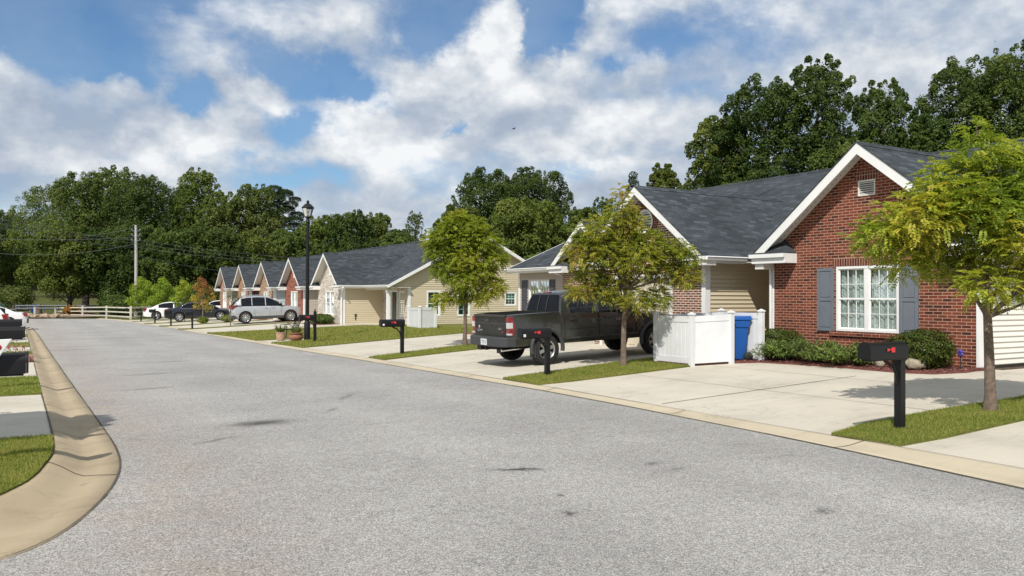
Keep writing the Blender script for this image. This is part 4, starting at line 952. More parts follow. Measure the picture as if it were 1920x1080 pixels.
# ---------------------------------------------------------------- vegetation
def leaf_mat(name, cols, trans=0.35, nscale=0.9, rough=0.55):
    m = bpy.data.materials.new(name); m.use_nodes = True; t = NT(m.node_tree); b = t.n['Principled BSDF']; out = t.n['Material Output']; p = t.pos()
    at_ = t.new('ShaderNodeAttribute'); at_.attribute_name = 'tint'
    f = t.math('ADD', t.math('MULTIPLY', at_.outputs['Fac'], 0.65), t.math('MULTIPLY', t.noise(p, nscale, 4, 0.6), 0.5))
    k = len(cols); col = t.ramp(f, [(0.25 + 0.6 * i / (k - 1), c) for i, c in enumerate(cols)])
    oi = t.new('ShaderNodeObjectInfo'); hs_ = t.new('ShaderNodeHueSaturation'); t.l.new(col, hs_.inputs['Color'])
    rr_ = oi.outputs['Random']; t.l.new(t.mapr(rr_, 0, 1, 0.485, 0.508), hs_.inputs['Hue']); t.put(hs_.inputs['Value'], t.mapr(t.math('FRACT', t.math('MULTIPLY', rr_, 7.3)), 0, 1, 0.86, 1.14) if trans < .4 else 1.25); col = hs_.outputs[0]
    t.l.new(col, b.inputs['Base Color']); b.inputs['Roughness'].default_value = rough; b.inputs['Specular IOR Level'].default_value = 0.14
    tr = t.new('ShaderNodeBsdfTranslucent'); t.l.new(t.vmath('MULTIPLY', col, (1.15, 1.2, 0.55)), tr.inputs[0])
    mx = t.new('ShaderNodeMixShader'); mx.inputs[0].default_value = trans; t.l.new(b.outputs[0], mx.inputs[1]); t.l.new(tr.outputs[0], mx.inputs[2]); t.l.new(mx.outputs[0], out.inputs[0])
    return m
M_BARK = mat('grey_brown_bark', (0.17, 0.125, 0.095), 0.95, var=0.45, vscale=14, bump=1.0, bscale=35)
M_BARKD = mat('dark_bark', (0.075, 0.06, 0.048), 0.95, var=0.4, vscale=6, bump=0.8, bscale=20)
L_STREET = leaf_mat('street_tree_leaf', [(0.105, 0.155, 0.024), (0.18, 0.235, 0.034), (0.265, 0.315, 0.05), (0.355, 0.365, 0.06), (0.43, 0.37, 0.065)], 0.45, 1.3)
L_STREET2 = leaf_mat('olive_tree_leaf', [(0.11, 0.16, 0.028), (0.185, 0.235, 0.04), (0.27, 0.305, 0.055), (0.34, 0.32, 0.06), (0.36, 0.28, 0.065)], 0.43, 1.3)
L_YOUNG = leaf_mat('young_leaf', [(0.10, 0.16, 0.025), (0.17, 0.25, 0.035), (0.26, 0.34, 0.05), (0.38, 0.40, 0.06)], 0.45, 0.8)
L_DARK = leaf_mat('deep_green_leaf', [(0.0317, 0.0561, 0.0146), (0.0512, 0.0854, 0.0195), (0.0781, 0.1196, 0.0268), (0.122, 0.1647, 0.0366)], 0.3, 0.45)
L_MID = leaf_mat('mid_green_leaf', [(0.0464, 0.0732, 0.0159), (0.0756, 0.1122, 0.022), (0.1196, 0.1586, 0.0305), (0.183, 0.2074, 0.0464)], 0.28, 0.4)
L_OLIVE = leaf_mat('olive_leaf', [(0.0472, 0.0754, 0.0171), (0.0819, 0.1194, 0.0244), (0.1259, 0.1634, 0.039), (0.1993, 0.2136, 0.061)], 0.28, 0.4)
L_LIGHT = leaf_mat('bright_leaf', [(0.06, 0.09, 0.016), (0.10, 0.15, 0.022), (0.16, 0.2, 0.03), (0.25, 0.26, 0.04)], 0.4, 0.8)
L_FALLRED = leaf_mat('autumn_leaf', [(0.28, 0.30, 0.05), (0.34, 0.26, 0.05), (0.30, 0.14, 0.055), (0.24, 0.09, 0.06)], 0.4, 0.9)
L_PINE = leaf_mat('pine_needle', [(0.018, 0.035, 0.012), (0.03, 0.055, 0.018), (0.045, 0.075, 0.025)], 0.1, 0.6)
L_SHRUB = leaf_mat('shrub_leaf', [(0.03, 0.05, 0.012), (0.05, 0.085, 0.016), (0.085, 0.12, 0.022), (0.13, 0.16, 0.035)], 0.22, 4.0, 0.35)
L_JUNI = leaf_mat('juniper_leaf', [(0.05, 0.09, 0.028), (0.085, 0.14, 0.038), (0.14, 0.20, 0.045), (0.20, 0.27, 0.055)], 0.2, 3.0)
L_ORSH = leaf_mat('orange_shrub_leaf', [(0.15, 0.07, 0.02), (0.28, 0.13, 0.03), (0.35, 0.2, 0.05)], 0.3, 2.0)

def cards(P, N, size, aspect, rng, mat_, name, parent, tint=None, up=None, bend=0.0):
    """one mesh of rhombic leaves. P centres, N facing normals"""
    n = len(P); a = rng.normal(size=(n, 3)) if up is None else up
    N = N / np.linalg.norm(N, axis=1, keepdims=True)
    u = a - N * (a * N).sum(1, keepdims=True); u /= np.linalg.norm(u, axis=1, keepdims=True) + 1e-9; v = np.cross(N, u)
    s = np.asarray(size).reshape(-1, 1) * np.ones((n, 1)); h = s * 0.5; w_ = h * aspect
    V = np.empty((n, 4, 3)); V[:, 0] = P - u * h; V[:, 1] = P + v * w_ + N * h * 0.15; V[:, 2] = P + u * h - N * h * 0.25 * (1 + bend); V[:, 3] = P - v * w_ + N * h * 0.15
    off = np.array(parent['base'] if 'base' in parent else (0, 0, 0)); V -= off
    me = bpy.data.meshes.new(name); me.vertices.add(n * 4); me.vertices.foreach_set('co', V.reshape(-1).astype(np.float32))
    me.loops.add(n * 4); me.loops.foreach_set('vertex_index', np.arange(n * 4, dtype=np.int32))
    me.polygons.add(n); me.polygons.foreach_set('loop_start', np.arange(0, n * 4, 4, dtype=np.int32))
    try: me.polygons.foreach_set('loop_total', np.full(n, 4, dtype=np.int32))
    except Exception: pass
    me.update(calc_edges=True)
    if tint is None: tint = rng.random(n)
    at_ = me.attributes.new('tint', 'FLOAT', 'FACE'); at_.data.foreach_set('value', np.clip(tint, 0, 1).astype(np.float32))
    me.materials.append(mat_); me.validate()
    o = bpy.data.objects.new(name, me); COL.objects.link(o); o.parent = parent
    if 'base' in parent: o['base'] = parent['base']
    return o

def rand_dirs(rng, n):
    d = rng.normal(size=(n, 3)); return d / np.linalg.norm(d, axis=1, keepdims=True)

def big_tree(name, label, x, y, H, Wd, leafm, seed, nleaf=9000, leaf=0.34, base_frac=0.12, group=None, kind='oak', lean=0.0, cat='tree'):
    rng = np.random.default_rng(seed); zb = ground_z(x, y) - 0.1
    r = thing(name, label, cat, (x, y, zb), group)
    mb = MB(); blobs = []
    top = H; c0 = base_frac * H
    if kind == 'oak':
        nb = 46
        for i in range(nb):
            k = (i + .5) / nb; rel = 0.02 + 0.93 * k; z = c0 + (top - c0) * rel
            prof = math.sqrt(max(0.03, 1 - ((rel - 0.42) / 0.62) ** 2)); br = Wd * (0.20 + 0.17 * rng.random()) * (1.0 - 0.25 * rel)
            R = max(0, Wd * prof * (0.62 + 0.38 * rng.random()) - br * .55) * (1 if i % 3 else .45); q = i * 2.399 + rng.random() * .7
            z = min(z, top - br * .8); blobs.append((R * math.cos(q), R * math.sin(q), z, br, br * (.72 + .25 * rng.random())))
        for i in range(150 if Wd > 1.2 else 30):   # sprigs that break up the outline
            rel = .35 + .65 * rng.random() ** .8; prof = math.sqrt(max(0.02, 1 - ((rel - 0.42) / 0.60) ** 2)); q = rng.random() * 6.283; R = Wd * prof * (.80 + .24 * rng.random()); br = Wd * (.03 + .05 * rng.random())
            blobs.append((R * math.cos(q), R * math.sin(q), min(c0 + (top - c0) * rel, top - br * .6) + br * .4, br, br * 1.4))
        for k in (.25, .5, .72): blobs.append((0, 0, c0 + (top - c0) * k, Wd * .62, (top - c0) * .24))
    elif kind == 'pine':
        nb = 26
        for i in range(nb):
            k = (i + .5) / nb; z = H * (0.55 + 0.44 * k); R = Wd * (1 - 0.6 * k) * (0.4 + .6 * rng.random()); q = i * 2.399
            br = Wd * (.20 + .12 * rng.random()); blobs.append((R * math.cos(q), R * math.sin(q), z, br, br * .5))
    elif kind == 'cone':
        nb = 26
        for i in range(nb):
            k = (i + .5) / nb; z = c0 + (H - c0) * k; R = Wd * (1 - k) * (0.5 + .5 * rng.random()); q = i * 2.399
            br = Wd * (0.55 * (1 - k) + .20); blobs.append((R * math.cos(q) * .8, R * math.sin(q) * .8, z, br, br * 1.1))
    blobs = np.array(blobs)
    blobs[:, 0] += lean * (blobs[:, 2] / H)
    # trunk and limbs
    tr = 0.016 * H + 0.08; tp = [(0, 0, -0.3), (0.02 * H * rng.normal() * .3, 0.01, H * .2), (0.2 * rng.normal(), 0.2 * rng.normal(), H * .5), (lean * .8, 0, H * .85)]
    mb.tube(tp, [tr * 1.3, tr, tr * .65, tr * .15], 8)
    order = np.array([i for i in np.argsort(blobs[:, 2]) if blobs[i, 3] > Wd * .12 or kind != 'oak'])
    for i in order[::2]:
        b = blobs[i]; z0_ = max(H * .12, b[2] - Wd * (.45 if kind != 'pine' else .15)); k = z0_ / H
        a = Vector((lean * k * .8, 0, z0_)); e = Vector((b[0], b[1], b[2])); m_ = a.lerp(e, .5) + Vector((0, 0, -.06 * Wd))
        mb.tube([a, m_, e], [tr * (.42 - .25 * k), tr * .22, tr * .05], 5, cap=False)
    M = Matrix.Translation((x, y, zb)); mb.xform(M)
    mb.build('trunk', M_BARKD, r)
    area = blobs[:, 3] ** 1.6; pr = area / area.sum(); idx = rng.choice(len(blobs), nleaf, p=pr); d = rand_dirs(rng, nleaf)
    d[:, 2] = np.where((d[:, 2] < -0.3) & (rng.random(nleaf) < .6), -d[:, 2], d[:, 2])
    rad = 0.70 + 0.36 * rng.random(nleaf) ** 0.8; rad += 0.06 * rng.normal(size=nleaf) * (rng.random(nleaf) < .35)
    # finer clumps on each blob
    ph = rng.random((len(blobs), 3)) * 6.28
    bump_ = np.sin(d[:, 0] * 6 + ph[idx, 0]) * np.sin(d[:, 1] * 6 + ph[idx, 1]) * np.sin(d[:, 2] * 5 + ph[idx, 2]); rad += 0.13 * bump_
    B = blobs[idx]; P = np.stack([B[:, 0] + d[:, 0] * B[:, 3] * rad, B[:, 1] + d[:, 1] * B[:, 3] * rad, B[:, 2] + d[:, 2] * B[:, 4] * rad], 1)
    keep = P[:, 2] > 0.25; P = P[keep]; d = d[keep]; idx = idx[keep]; n = len(P)
    N = d * .9 + rng.normal(size=(n, 3)) * .6 + np.array([-.15, -.15, .45])
    if kind == 'pine': N = rng.normal(size=(n, 3))
    tint = 0.5 * rng.random(n) + 0.5 * np.clip(rng.normal(.5, .3, len(blobs)), 0, 1)[idx]
    P += np.array([x, y, zb])
    cards(P, N, leaf * (0.6 + .8 * rng.random(n)), .62 if kind != 'pine' else .22, rng, leafm, 'crown', r, tint)
    return r

def street_tree(label, x, y, blobs, leafm, seed, nleaves, ll, trunk, r0, group, pts=None, name='street_tree', lat=None):
    """small pinnate leaved tree: blobs (dx, dy, z, r, rz) round the trunk; real compound leaves"""
    rng = np.random.default_rng(seed); zb = T(x, y) + .03; r = thing(name, label, 'tree', (x, y, zb), group)
    mb = MB(); trunk = [Vector((x + a, y + b, zb + c)) for a, b, c in trunk]
    k = len(trunk); mb.tube(trunk, [r0 * (1.45 if i == 0 else 1 - .8 * i / (k - 1)) for i in range(k)], 10)
    limbs = []
    for bi, b in enumerate(blobs):
        e = Vector((x + b[0], y + b[1], zb + b[2])); best = min(range(3, k), key=lambda i: abs(trunk[i].z - (e.z - b[3] * .9 - .25)))
        a = trunk[best]; m_ = a.lerp(e, .55) + Vector((0, 0, .05)); mb.tube([a, m_, e], [r0 * .38, r0 * .2, r0 * .07], 6, cap=False); limbs.append((a, e))
        for q in range(5):
            dd = Vector(rand_dirs(rng, 1)[0]); dd.z = abs(dd.z) * .6; f_ = e + Vector((dd.x * b[3], dd.y * b[3], dd.z * b[4])) * .8
            mb.tube([m_.lerp(e, .3 + .1 * q), f_], [r0 * .09, r0 * .03], 4, cap=False)
    mb.build('trunk', M_BARK, r)
    B = np.array(blobs); B[:, 3] *= .84; B[:, 4] *= .78; B[:, :2] *= 1.06; pr = B[:, 3] ** 2; pr /= pr.sum(); idx = rng.choice(len(B), nleaves, p=pr); d = rand_dirs(rng, nleaves)
    rad = (0.40 + 0.75 * rng.random(nleaves) ** .8); ph = rng.random((len(B), 3)) * 6.28
    rad += .30 * np.sin(d[:, 0] * 5 + ph[idx, 0]) * np.sin(d[:, 1] * 5 + ph[idx, 1]) * np.sin(d[:, 2] * 5 + ph[idx, 2])
    C = np.stack([x + B[idx, 0] + d[:, 0] * B[idx, 3] * rad, y + B[idx, 1] + d[:, 1] * B[idx, 3] * rad, zb + B[idx, 2] + d[:, 2] * B[idx, 4] * rad], 1)
    # leaf axis: outward from its blob, rising a little then drooping
    ax = d * np.array([1, 1, .35]) + rng.normal(size=(nleaves, 3)) * .45; ax[:, 2] += .1; ax /= np.linalg.norm(ax, axis=1, keepdims=True)
    side = np.cross(ax, np.array([0, 0, 1.0])); side /= np.linalg.norm(side, axis=1, keepdims=True) + 1e-9; upv = np.cross(side, ax)
    L = ll * (0.75 + .5 * rng.random(nleaves)); lt = rng.random(nleaves); bt = np.clip(rng.normal(.42, .24, len(B)), 0, 1)[idx]; tn = .45 * lt + .55 * bt
    Ps, Ns, Us, Sz, Tn = [], [], [], [], []
    npair = 5
    for j in range(npair * 2 + 1):
        s_ = 0 if j == npair * 2 else (1 if j % 2 else -1); f = 1.0 if s_ == 0 else (0.22 + 0.16 * (j // 2))
        droop = -0.45 * f * f
        base = C + ax * (L * f)[:, None] + np.array([0, 0, 1.0]) * (L * droop)[:, None]
        lf = ax * (0.55 if s_ else 1) + side * (s_ * .85) + np.array([0, 0, -.35]); lf /= np.linalg.norm(lf, axis=1, keepdims=True)
        sz = L * .42 * (1 - .25 * abs(f - .5)); Ps.append(base + lf * (sz * .5)[:, None]); Us.append(lf); Ns.append(upv + side * (s_ * -.25) + rng.normal(size=(nleaves, 3)) * .28); Sz.append(sz); Tn.append(tn + .10 * rng.normal(size=nleaves))
    P = np.concatenate(Ps); N = np.concatenate(Ns); U = np.concatenate(Us); S = np.concatenate(Sz); Tt = np.concatenate(Tn)
    cards(P, N, S, .46, rng, leafm, 'crown', r, Tt, up=U, bend=.5)
    return r

# the three larger street trees; offsets: along the picture (right/left) ~ (cos, -sin) of the view
ca, sa_ = math.cos(YAW), math.sin(YAW)
def V_(l, dpt, z, r_, rz=None): return (l * ca + dpt * sa_, -l * sa_ + dpt * ca, z, r_, rz or r_ * .8)
b1 = [V_(-.10, 0, 3.62, .46), V_(-.42, .1, 3.28, .55), V_(.42, -.1, 3.22, .58), V_(-.98, 0, 2.72, .62), V_(-.3, -.3, 2.85, .62), V_(.5, .2, 2.75, .65), V_(1.05, 0, 2.85, .6), V_(-1.42, .1, 2.52, .42), V_(-.9, .3, 2.25, .48), V_(-.4, .4, 2.2, .45), V_(.65, -.3, 2.1, .52), V_(1.25, .3, 2.2, .55), V_(-.35, -.5, 1.82, .32), V_(.45, .5, 1.9, .42), V_(.85, -.1, 1.62, .34), V_(.1, .6, 3.0, .6), V_(.1, -.6, 2.5, .5), V_(-.12, 0, 2.2, .4), V_(1.4, 0, 2.55, .45), V_(-.66, -.2, 3.0, .45), V_(.75, .3, 3.3, .4), V_(-.18, .05, 4.0, .22, .26), V_(.3, .1, 3.75, .3)]
street_tree('tall yellow green street tree on the grass strip beside the nearest mailbox', 11.7, 6.37, b1, L_STREET, 11, 7000, .145,
            [(0, 0, -.1), (.0, .0, .25), (-.01, .01, .8), (-.03, .02, 1.35), (-.07, .05, 1.75), (0, 0, 2.2), (.03, 0, 2.7), (0, 0, 3.3)], .085, 'street trees on the grass strips')
b2 = [V_(-.05, 0, 3.70, .40), V_(.1, .1, 3.35, .5), V_(-.55, 0, 3.25, .5), V_(.55, 0, 2.95, .5), V_(-.95, 0, 2.7, .45), V_(-.4, 0, 2.75, .6), V_(.3, -.2, 2.6, .6), V_(1.0, .1, 2.75, .5), V_(1.35, 0, 2.6, .38), V_(-.75, .2, 2.2, .45), V_(.9, .2, 2.25, .48), V_(1.35, -.1, 2.15, .38), V_(-.1, .3, 2.1, .5), V_(-1.0, 0, 1.82, .32), V_(-.4, .1, 1.75, .36), V_(.25, -.2, 1.6, .4), V_(.75, 0, 1.65, .35), V_(.1, .5, 2.9, .5), V_(-.05, 0, 4.15, .2, .22), V_(-.85, 0, 3.05, .3)]
street_tree('olive and rust tinged street tree between the dark pickup and the white enclosure', 12.2, 15.2, b2, L_STREET2, 12, 5000, .15,
            [(0, 0, -.1), (.0, .0, .3), (.01, .01, .9), (0.03, .0, 1.3), (.04, 0, 1.8), (0, 0, 2.4), (0, 0, 3.2)], .08, 'street trees on the grass strips')
b3 = [V_(-.35, 0, 4.15, .42), V_(.25, 0, 4.05, .5), V_(-.7, 0, 3.75, .5), V_(0, .1, 3.6, .6), V_(.65, 0, 3.5, .55), V_(-.8, .1, 3.2, .5), V_(.95, 0, 3.0, .45), V_(0, 0, 2.9, .65), V_(-.6, 0, 2.6, .5), V_(.5, 0, 2.5, .5), V_(.0, -.3, 2.2, .45), V_(.95, .1, 2.05, .38), V_(.5, 0, 1.75, .35), V_(-.2, 0, 1.75, .36), V_(-.75, 0, 1.6, .28), V_(-1.1, 0, 3.55, .28), V_(-.15, 0, 4.4, .28)]
street_tree('full bright green street tree on the strip behind the pickup, before the beige siding', 12.75, 24.4, b3, L_STREET, 13, 5400, .18,
            [(0, 0, -.1), (.0, .0, .3), (.02, .01, .9), (-.01, .0, 1.4), (.0, 0, 2.2), (0, 0, 3.0), (0, 0, 3.9)], .085, 'street trees on the grass strips')

lt_ = copy_tree([o for o in ROOTS if o.name.startswith('street_tree')][-1]); lt_.location = (-2.35, 10.75, fall(10.75) + .1); lt_.rotation_euler = (0, 0, 2.1)
lt_['label'] = 'street tree on the left corner lawn, standing just outside the left picture edge'
def small_tree(label, x, y, H, Wd, c0, leafm, seed, group, n=3500, leaf=.13, name='young_tree'):
    rng = np.random.default_rng(seed); bl = []
    for i in range(13):
        k = (i + .5) / 13; z = lerp(c0, H * .93, k); R = Wd * math.sin(PI * (.2 + .75 * k)) * .75 * rng.random() ** .4; q = i * 2.399
        bl.append((R * math.cos(q), R * math.sin(q), z, Wd * (.42 - .14 * k), Wd * .34))
    rr = thing(name, label, 'tree', (x, y, T(x, y)), group); zb = T(x, y)
    mb = MB(); tr = [Vector((x, y, zb - .1)), Vector((x + .03, y, zb + H * .3)), Vector((x, y + .02, zb + H * .6)), Vector((x, y, zb + H * .9))]; mb.tube(tr, [.055, .045, .03, .01], 7)
    for b in bl: mb.tube([tr[1].lerp(tr[3], max(0, (b[2] / H - .42))), (x + b[0], y + b[1], zb + b[2])], [.02, .006], 4, cap=False)
    mb.build('trunk', M_BARK, rr)
    B = np.array(bl); idx = rng.integers(0, len(B), n); d = rand_dirs(rng, n); rad = .45 + .6 * rng.random(n)
    P = np.stack([x + B[idx, 0] + d[:, 0] * B[idx, 3] * rad, y + B[idx, 1] + d[:, 1] * B[idx, 3] * rad, zb + B[idx, 2] + d[:, 2] * B[idx, 4] * rad], 1)
    cards(P, d + rng.normal(size=(n, 3)) * .6 + np.array([0, 0, .4]), leaf * (.6 + .8 * rng.random(n)), .5, rng, leafm, 'crown', rr, .5 * rng.random(n) + .5 * (B[idx, 2] - c0) / (H - c0) if leafm is L_FALLRED else None)
    return rr
GY = 'young trees along the far driveways'
small_tree('young tree with orange and red autumn leaves beside the dark sedan', *at(380, 60), 3.5, 0.95, 1.0, L_FALLRED, 21, GY, 1500, .12)
small_tree('young yellow green tree left of the orange tree', *at(346, 66), 3.4, 1.1, .9, L_YOUNG, 22, GY)
small_tree('young mid green tree behind the white sedan, right of the pair', *at(306, 80), 3.9, 1.6, .5, L_YOUNG, 23, GY, 6500, .15)
small_tree('young green tree at the fence in front of the utility pole', *at(270, 84), 4.0, 1.9, .5, L_YOUNG, 24, GY, 6500, .16)

# shrubs
def shrub(name, label, x, y, rx, ry, h, leafm, seed, n, leaf, cat='shrub', group=None, spiky=False, zf=None):
    rng = np.random.default_rng(seed); zb = (zf or T)(x, y) + .03; rr = thing(name, label, cat, (x, y, zb), group)
    mb = MB()
    for i in range(9):
        q = i * .7 + rng.random(); mb.tube([(x + .03 * math.cos(q), y + .03 * math.sin(q), zb - .03), (x + rx * .35 * math.cos(q), y + ry * .35 * math.sin(q), zb + h * .4), (x + rx * .75 * math.cos(q), y + ry * .75 * math.sin(q), zb + h * .72)], [.02, .012, .004], 5, cap=False)
    mb.build('stem', M_BARKD, rr)
    d = rand_dirs(rng, n); rad = (.55 + .45 * rng.random(n) ** .5)
    f = 1 + .13 * np.sin(d[:, 0] * 7 + 1) * np.sin(d[:, 1] * 6) + .08 * np.sin(d[:, 2] * 11 + d[:, 0] * 9)
    P = np.stack([x + d[:, 0] * rx * rad * f, y + d[:, 1] * ry * rad * f, zb + h * .5 + d[:, 2] * h * .5 * rad * f], 1)
    P[:, 2] = np.maximum(P[:, 2], zb + .04)
    N = d + rng.normal(size=(n, 3)) * .55 + np.array([0, 0, .3]); upv = None
    if spiky: N = rng.normal(size=(n, 3)); upv = d * np.array([1, 1, .4]) + np.array([0, 0, .5]) + rng.normal(size=(n, 3)) * .3
    cards(P, N, leaf * (.6 + .8 * rng.random(n)), .45 if not spiky else .16, rng, leafm, 'foliage', rr, None, up=upv)
    return rr
shrub('shrub', 'rounded dark green shrub at the right end of the bed below the right shutter', 15.75, 9.95, .62, .62, .82, L_SHRUB, 31, 9000, .055)
shrub('shrub', 'clipped green shrub at the left brick corner behind the junipers', 15.8, 13.75, .6, .75, .72, L_SHRUB, 32, 8000, .055)
def juniper(label, x, y, rx, ry, h, seed, n=90):
    rng = np.random.default_rng(seed); zb = T(x, y) + .05; rr = thing('juniper', label, 'shrub', (x, y, zb), 'spreading junipers in the mulch bed')
    mb = MB(); Ps, Us, Ns = [], [], []
    for i in range(n):
        q = rng.random() * 2 * PI; k = .35 + .65 * rng.random(); e = np.array([rx * k * math.cos(q), ry * k * math.sin(q), h * (.45 + .55 * rng.random()) * (1.15 - .5 * k)])
        b0 = e * np.array([.15, .15, .1]); m_ = e * np.array([.55, .55, .85]); O = np.array([x, y, zb])
        mb.tube([O + b0, O + m_, O + e], [.012, .007, .003], 4, cap=False)
        for j in range(42):
            f = .3 + .7 * rng.random(); p = (b0 * (1 - f) + m_ * f) if f < .5 else (m_ * (1 - f) + e * f); p = (1 - f) ** 2 * b0 + 2 * f * (1 - f) * m_ + f * f * e
            p = p + rng.normal(size=3) * np.array([.045, .045, .03]); Ps.append(O + p); Us.append(e / np.linalg.norm(e) + rng.normal(size=3) * .5 + np.array([0, 0, .25])); Ns.append(rng.normal(size=3) + np.array([0, 0, .8]))
    mb.build('stem', M_BARKD, rr)
    P = np.array(Ps); P[:, 2] = np.maximum(P[:, 2], zb + .02)
    cards(P, np.array(Ns), .085 * (.6 + .8 * rng.random(len(P))), .26, rng, L_JUNI, 'foliage', rr, None, up=np.array(Us)); return rr
juniper('spreading juniper at the left end of the bed by the siding corner', 15.25, 13.1, .85, .75, .52, 41)
juniper('spreading juniper under the window, second from the left', 15.3, 12.2, .8, .75, .58, 42)
juniper('spreading juniper in front of the mailbox side of the window', 15.3, 11.3, .75, .75, .55, 43)
shrub('shrub', 'low dark green shrub before the pale stone gable', 15.55, 48.6, .55, 1.5, .62, L_SHRUB, 33, 4500, .1)
for k in range(1, 4): shrub('shrub', ['', 'low shrub under the red brick gable window', 'low shrub under the tan brick gable window', 'low shrub under the orange brick gable window'][k], 15.6, 49.0 + 7.8 * k, .45, 1.3, .5, L_SHRUB, 33 + k, 2500, .1, group='low shrubs along the row')
shrub('shrub', 'tiny green bush at the foot of the orange tree', *at(381, 58.6), .42, .42, .5, L_LIGHT, 51, 900, .09)
shrub('shrub', 'small green bush behind the silver car', *at(427, 58.5), .5, .5, .55, L_LIGHT, 52, 900, .09)
# staked sapling behind the silver car
xs_, ys_ = at(433, 52.5); r_ = thing('sapling', 'thin bare staked sapling standing just behind the silver car', 'tree', (xs_, ys_, T(xs_, ys_))); z_ = T(xs_, ys_)
mb = MB(); mb.tube([(xs_, ys_, z_ - .05), (xs_ - .05, ys_, z_ + .9), (xs_ + .05, ys_, z_ + 1.6), (xs_ + .28, ys_ - .1, z_ + 2.1)], [.035, .03, .02, .008], 6)
for q in range(7): a_ = q * 2.4; mb.tube([(xs_ + .02, ys_, z_ + 1.2 + .1 * q), (xs_ + .02 + .4 * math.cos(a_), ys_ + .4 * math.sin(a_), z_ + 1.55 + .13 * q)], [.01, .004], 4)
mb.build('trunk', M_BARK, r_)
rng = np.random.default_rng(5); n = 260; P = np.array([xs_ + .1, ys_, z_ + 1.9]) + rng.normal(size=(n, 3)) * np.array([.35, .35, .25]); cards(P, rng.normal(size=(n, 3)), .1 * np.ones(n), .4, rng, L_OLIVE, 'crown', r_)

# background woodland: individual trees
GW = 'woodland trees behind the houses'
BT = [ # px, D, top_y, half width px, material, kind, name
 (22, 172, 400, 62, L_DARK, 'oak', 'dark broad tree at the far left edge of the woodland'),
 (-60, 165, 380, 80, L_DARK, 'oak', 'dark broad tree just outside the left end of the woodland'),
 (98, 152, 352, 66, L_MID, 'oak', 'broad leafy tree above the gap in the white fence'),
 (160, 118, 326, 62, L_OLIVE, 'oak', 'tall olive crowned tree left of the woodland peak'),
 (212, 124, 316, 62, L_OLIVE, 'oak', 'tallest olive tree of the left woodland'),
 (262, 114, 330, 66, L_DARK, 'oak', 'dark full tree right behind the utility pole'),
 (318, 124, 352, 55, L_DARK, 'oak', 'dark tree between the pole and the pointed bright tree'),
 (372, 116, 318, 48, L_MID, 'oak', 'pointed bright green tree standing above its neighbours'),
 (420, 112, 362, 52, L_OLIVE, 'oak', 'olive tree between the pointed tree and the pine'),
 (478, 114, 348, 56, L_OLIVE, 'oak', 'round olive tree in front of the pine'),
 (528, 122, 352, 44, L_PINE, 'pine', 'tall dark pine with layered boughs beside the street lamp'),
 (130, 100, 425, 62, L_MID, 'oak', 'lower leafy tree in front at the left of the woodland'),
 (196, 102, 430, 60, L_DARK, 'oak', 'lower dark tree hanging over the bank beyond the fence'),
 (256, 101, 425, 60, L_DARK, 'oak', 'lower dark tree behind the pole foot'),
 (330, 100, 432, 62, L_DARK, 'oak', 'lower dark tree above the white sedan'),
 (398, 102, 428, 58, L_DARK, 'oak', 'lower dark tree above the dark sedan'),
 (466, 106, 440, 60, L_MID, 'oak', 'lower green tree just behind the far end of the row'),
 (545, 112, 432, 52, L_OLIVE, 'oak', 'pale olive tree behind the street lamp'),
 (600, 118, 408, 50, L_MID, 'oak', 'tree behind the stone house ridge, right of the lamp'),
 (655, 112, 396, 50, L_DARK, 'oak', 'dark tree behind the middle of the row ridge'),
 (705, 116, 402, 44, L_MID, 'oak', 'mid green tree behind the stone house roof'),
 (748, 104, 432, 38, L_OLIVE, 'oak', 'small olive tree behind the long roof'),
 (778, 96, 394, 22, L_OLIVE, 'oak', 'slender open tree rising over the long roof'),
 (860, 62, 388, 52, L_MID, 'oak', 'wispy tree left of the big round tree'),
 (915, 72, 322, 72, L_DARK, 'oak', 'big dark round tree, left half of the central crown'),
 (1000, 74, 318, 76, L_DARK, 'oak', 'big dark round tree, right half of the central crown'),
 (985, 56, 378, 78, L_MID, 'oak', 'lower green tree in front of the central crown'),
 (1092, 60, 392, 42, L_MID, 'oak', 'small green tree behind the brown brick gable'),
 (1130, 58, 372, 34, L_OLIVE, 'oak', 'olive tree left of the garage gable'),
 (1187, 62, 324, 34, L_PINE, 'cone', 'small pointed cedar just above the garage gable'),
 (1243, 70, 308, 38, L_MID, 'oak', 'round green tree above the garage roof ridge'),
 (1295, 66, 322, 22, L_OLIVE, 'oak', 'small tree at the left foot of the big dark trees'),
 (1352, 56, 222, 62, L_MID, 'oak', 'tall tree at the left side of the big dark group'),
 (1432, 54, 152, 84, L_DARK, 'oak', 'broad dark tree in the middle of the big group'),
 (1535, 53, 112, 74, L_DARK, 'oak', 'tallest dark tree above the house roof'),
 (1600, 50, 258, 55, L_OLIVE, 'oak', 'olive tree with orange leaves right behind the brick gable'),
 (1655, 58, 152, 58, L_DARK, 'oak', 'dark tree right of the tallest one, past a gap of sky'),
 (1735, 52, 205, 50, L_DARK, 'oak', 'dark tree behind the right side of the gable'),
 (1815, 56, 112, 85, L_DARK, 'oak', 'very tall dark tree near the right edge'),
 (1905, 52, 84, 85, L_DARK, 'oak', 'very tall dark tree at the right edge'),
 (2010, 54, 120, 90, L_DARK, 'oak', 'tall dark tree beyond the right edge')]
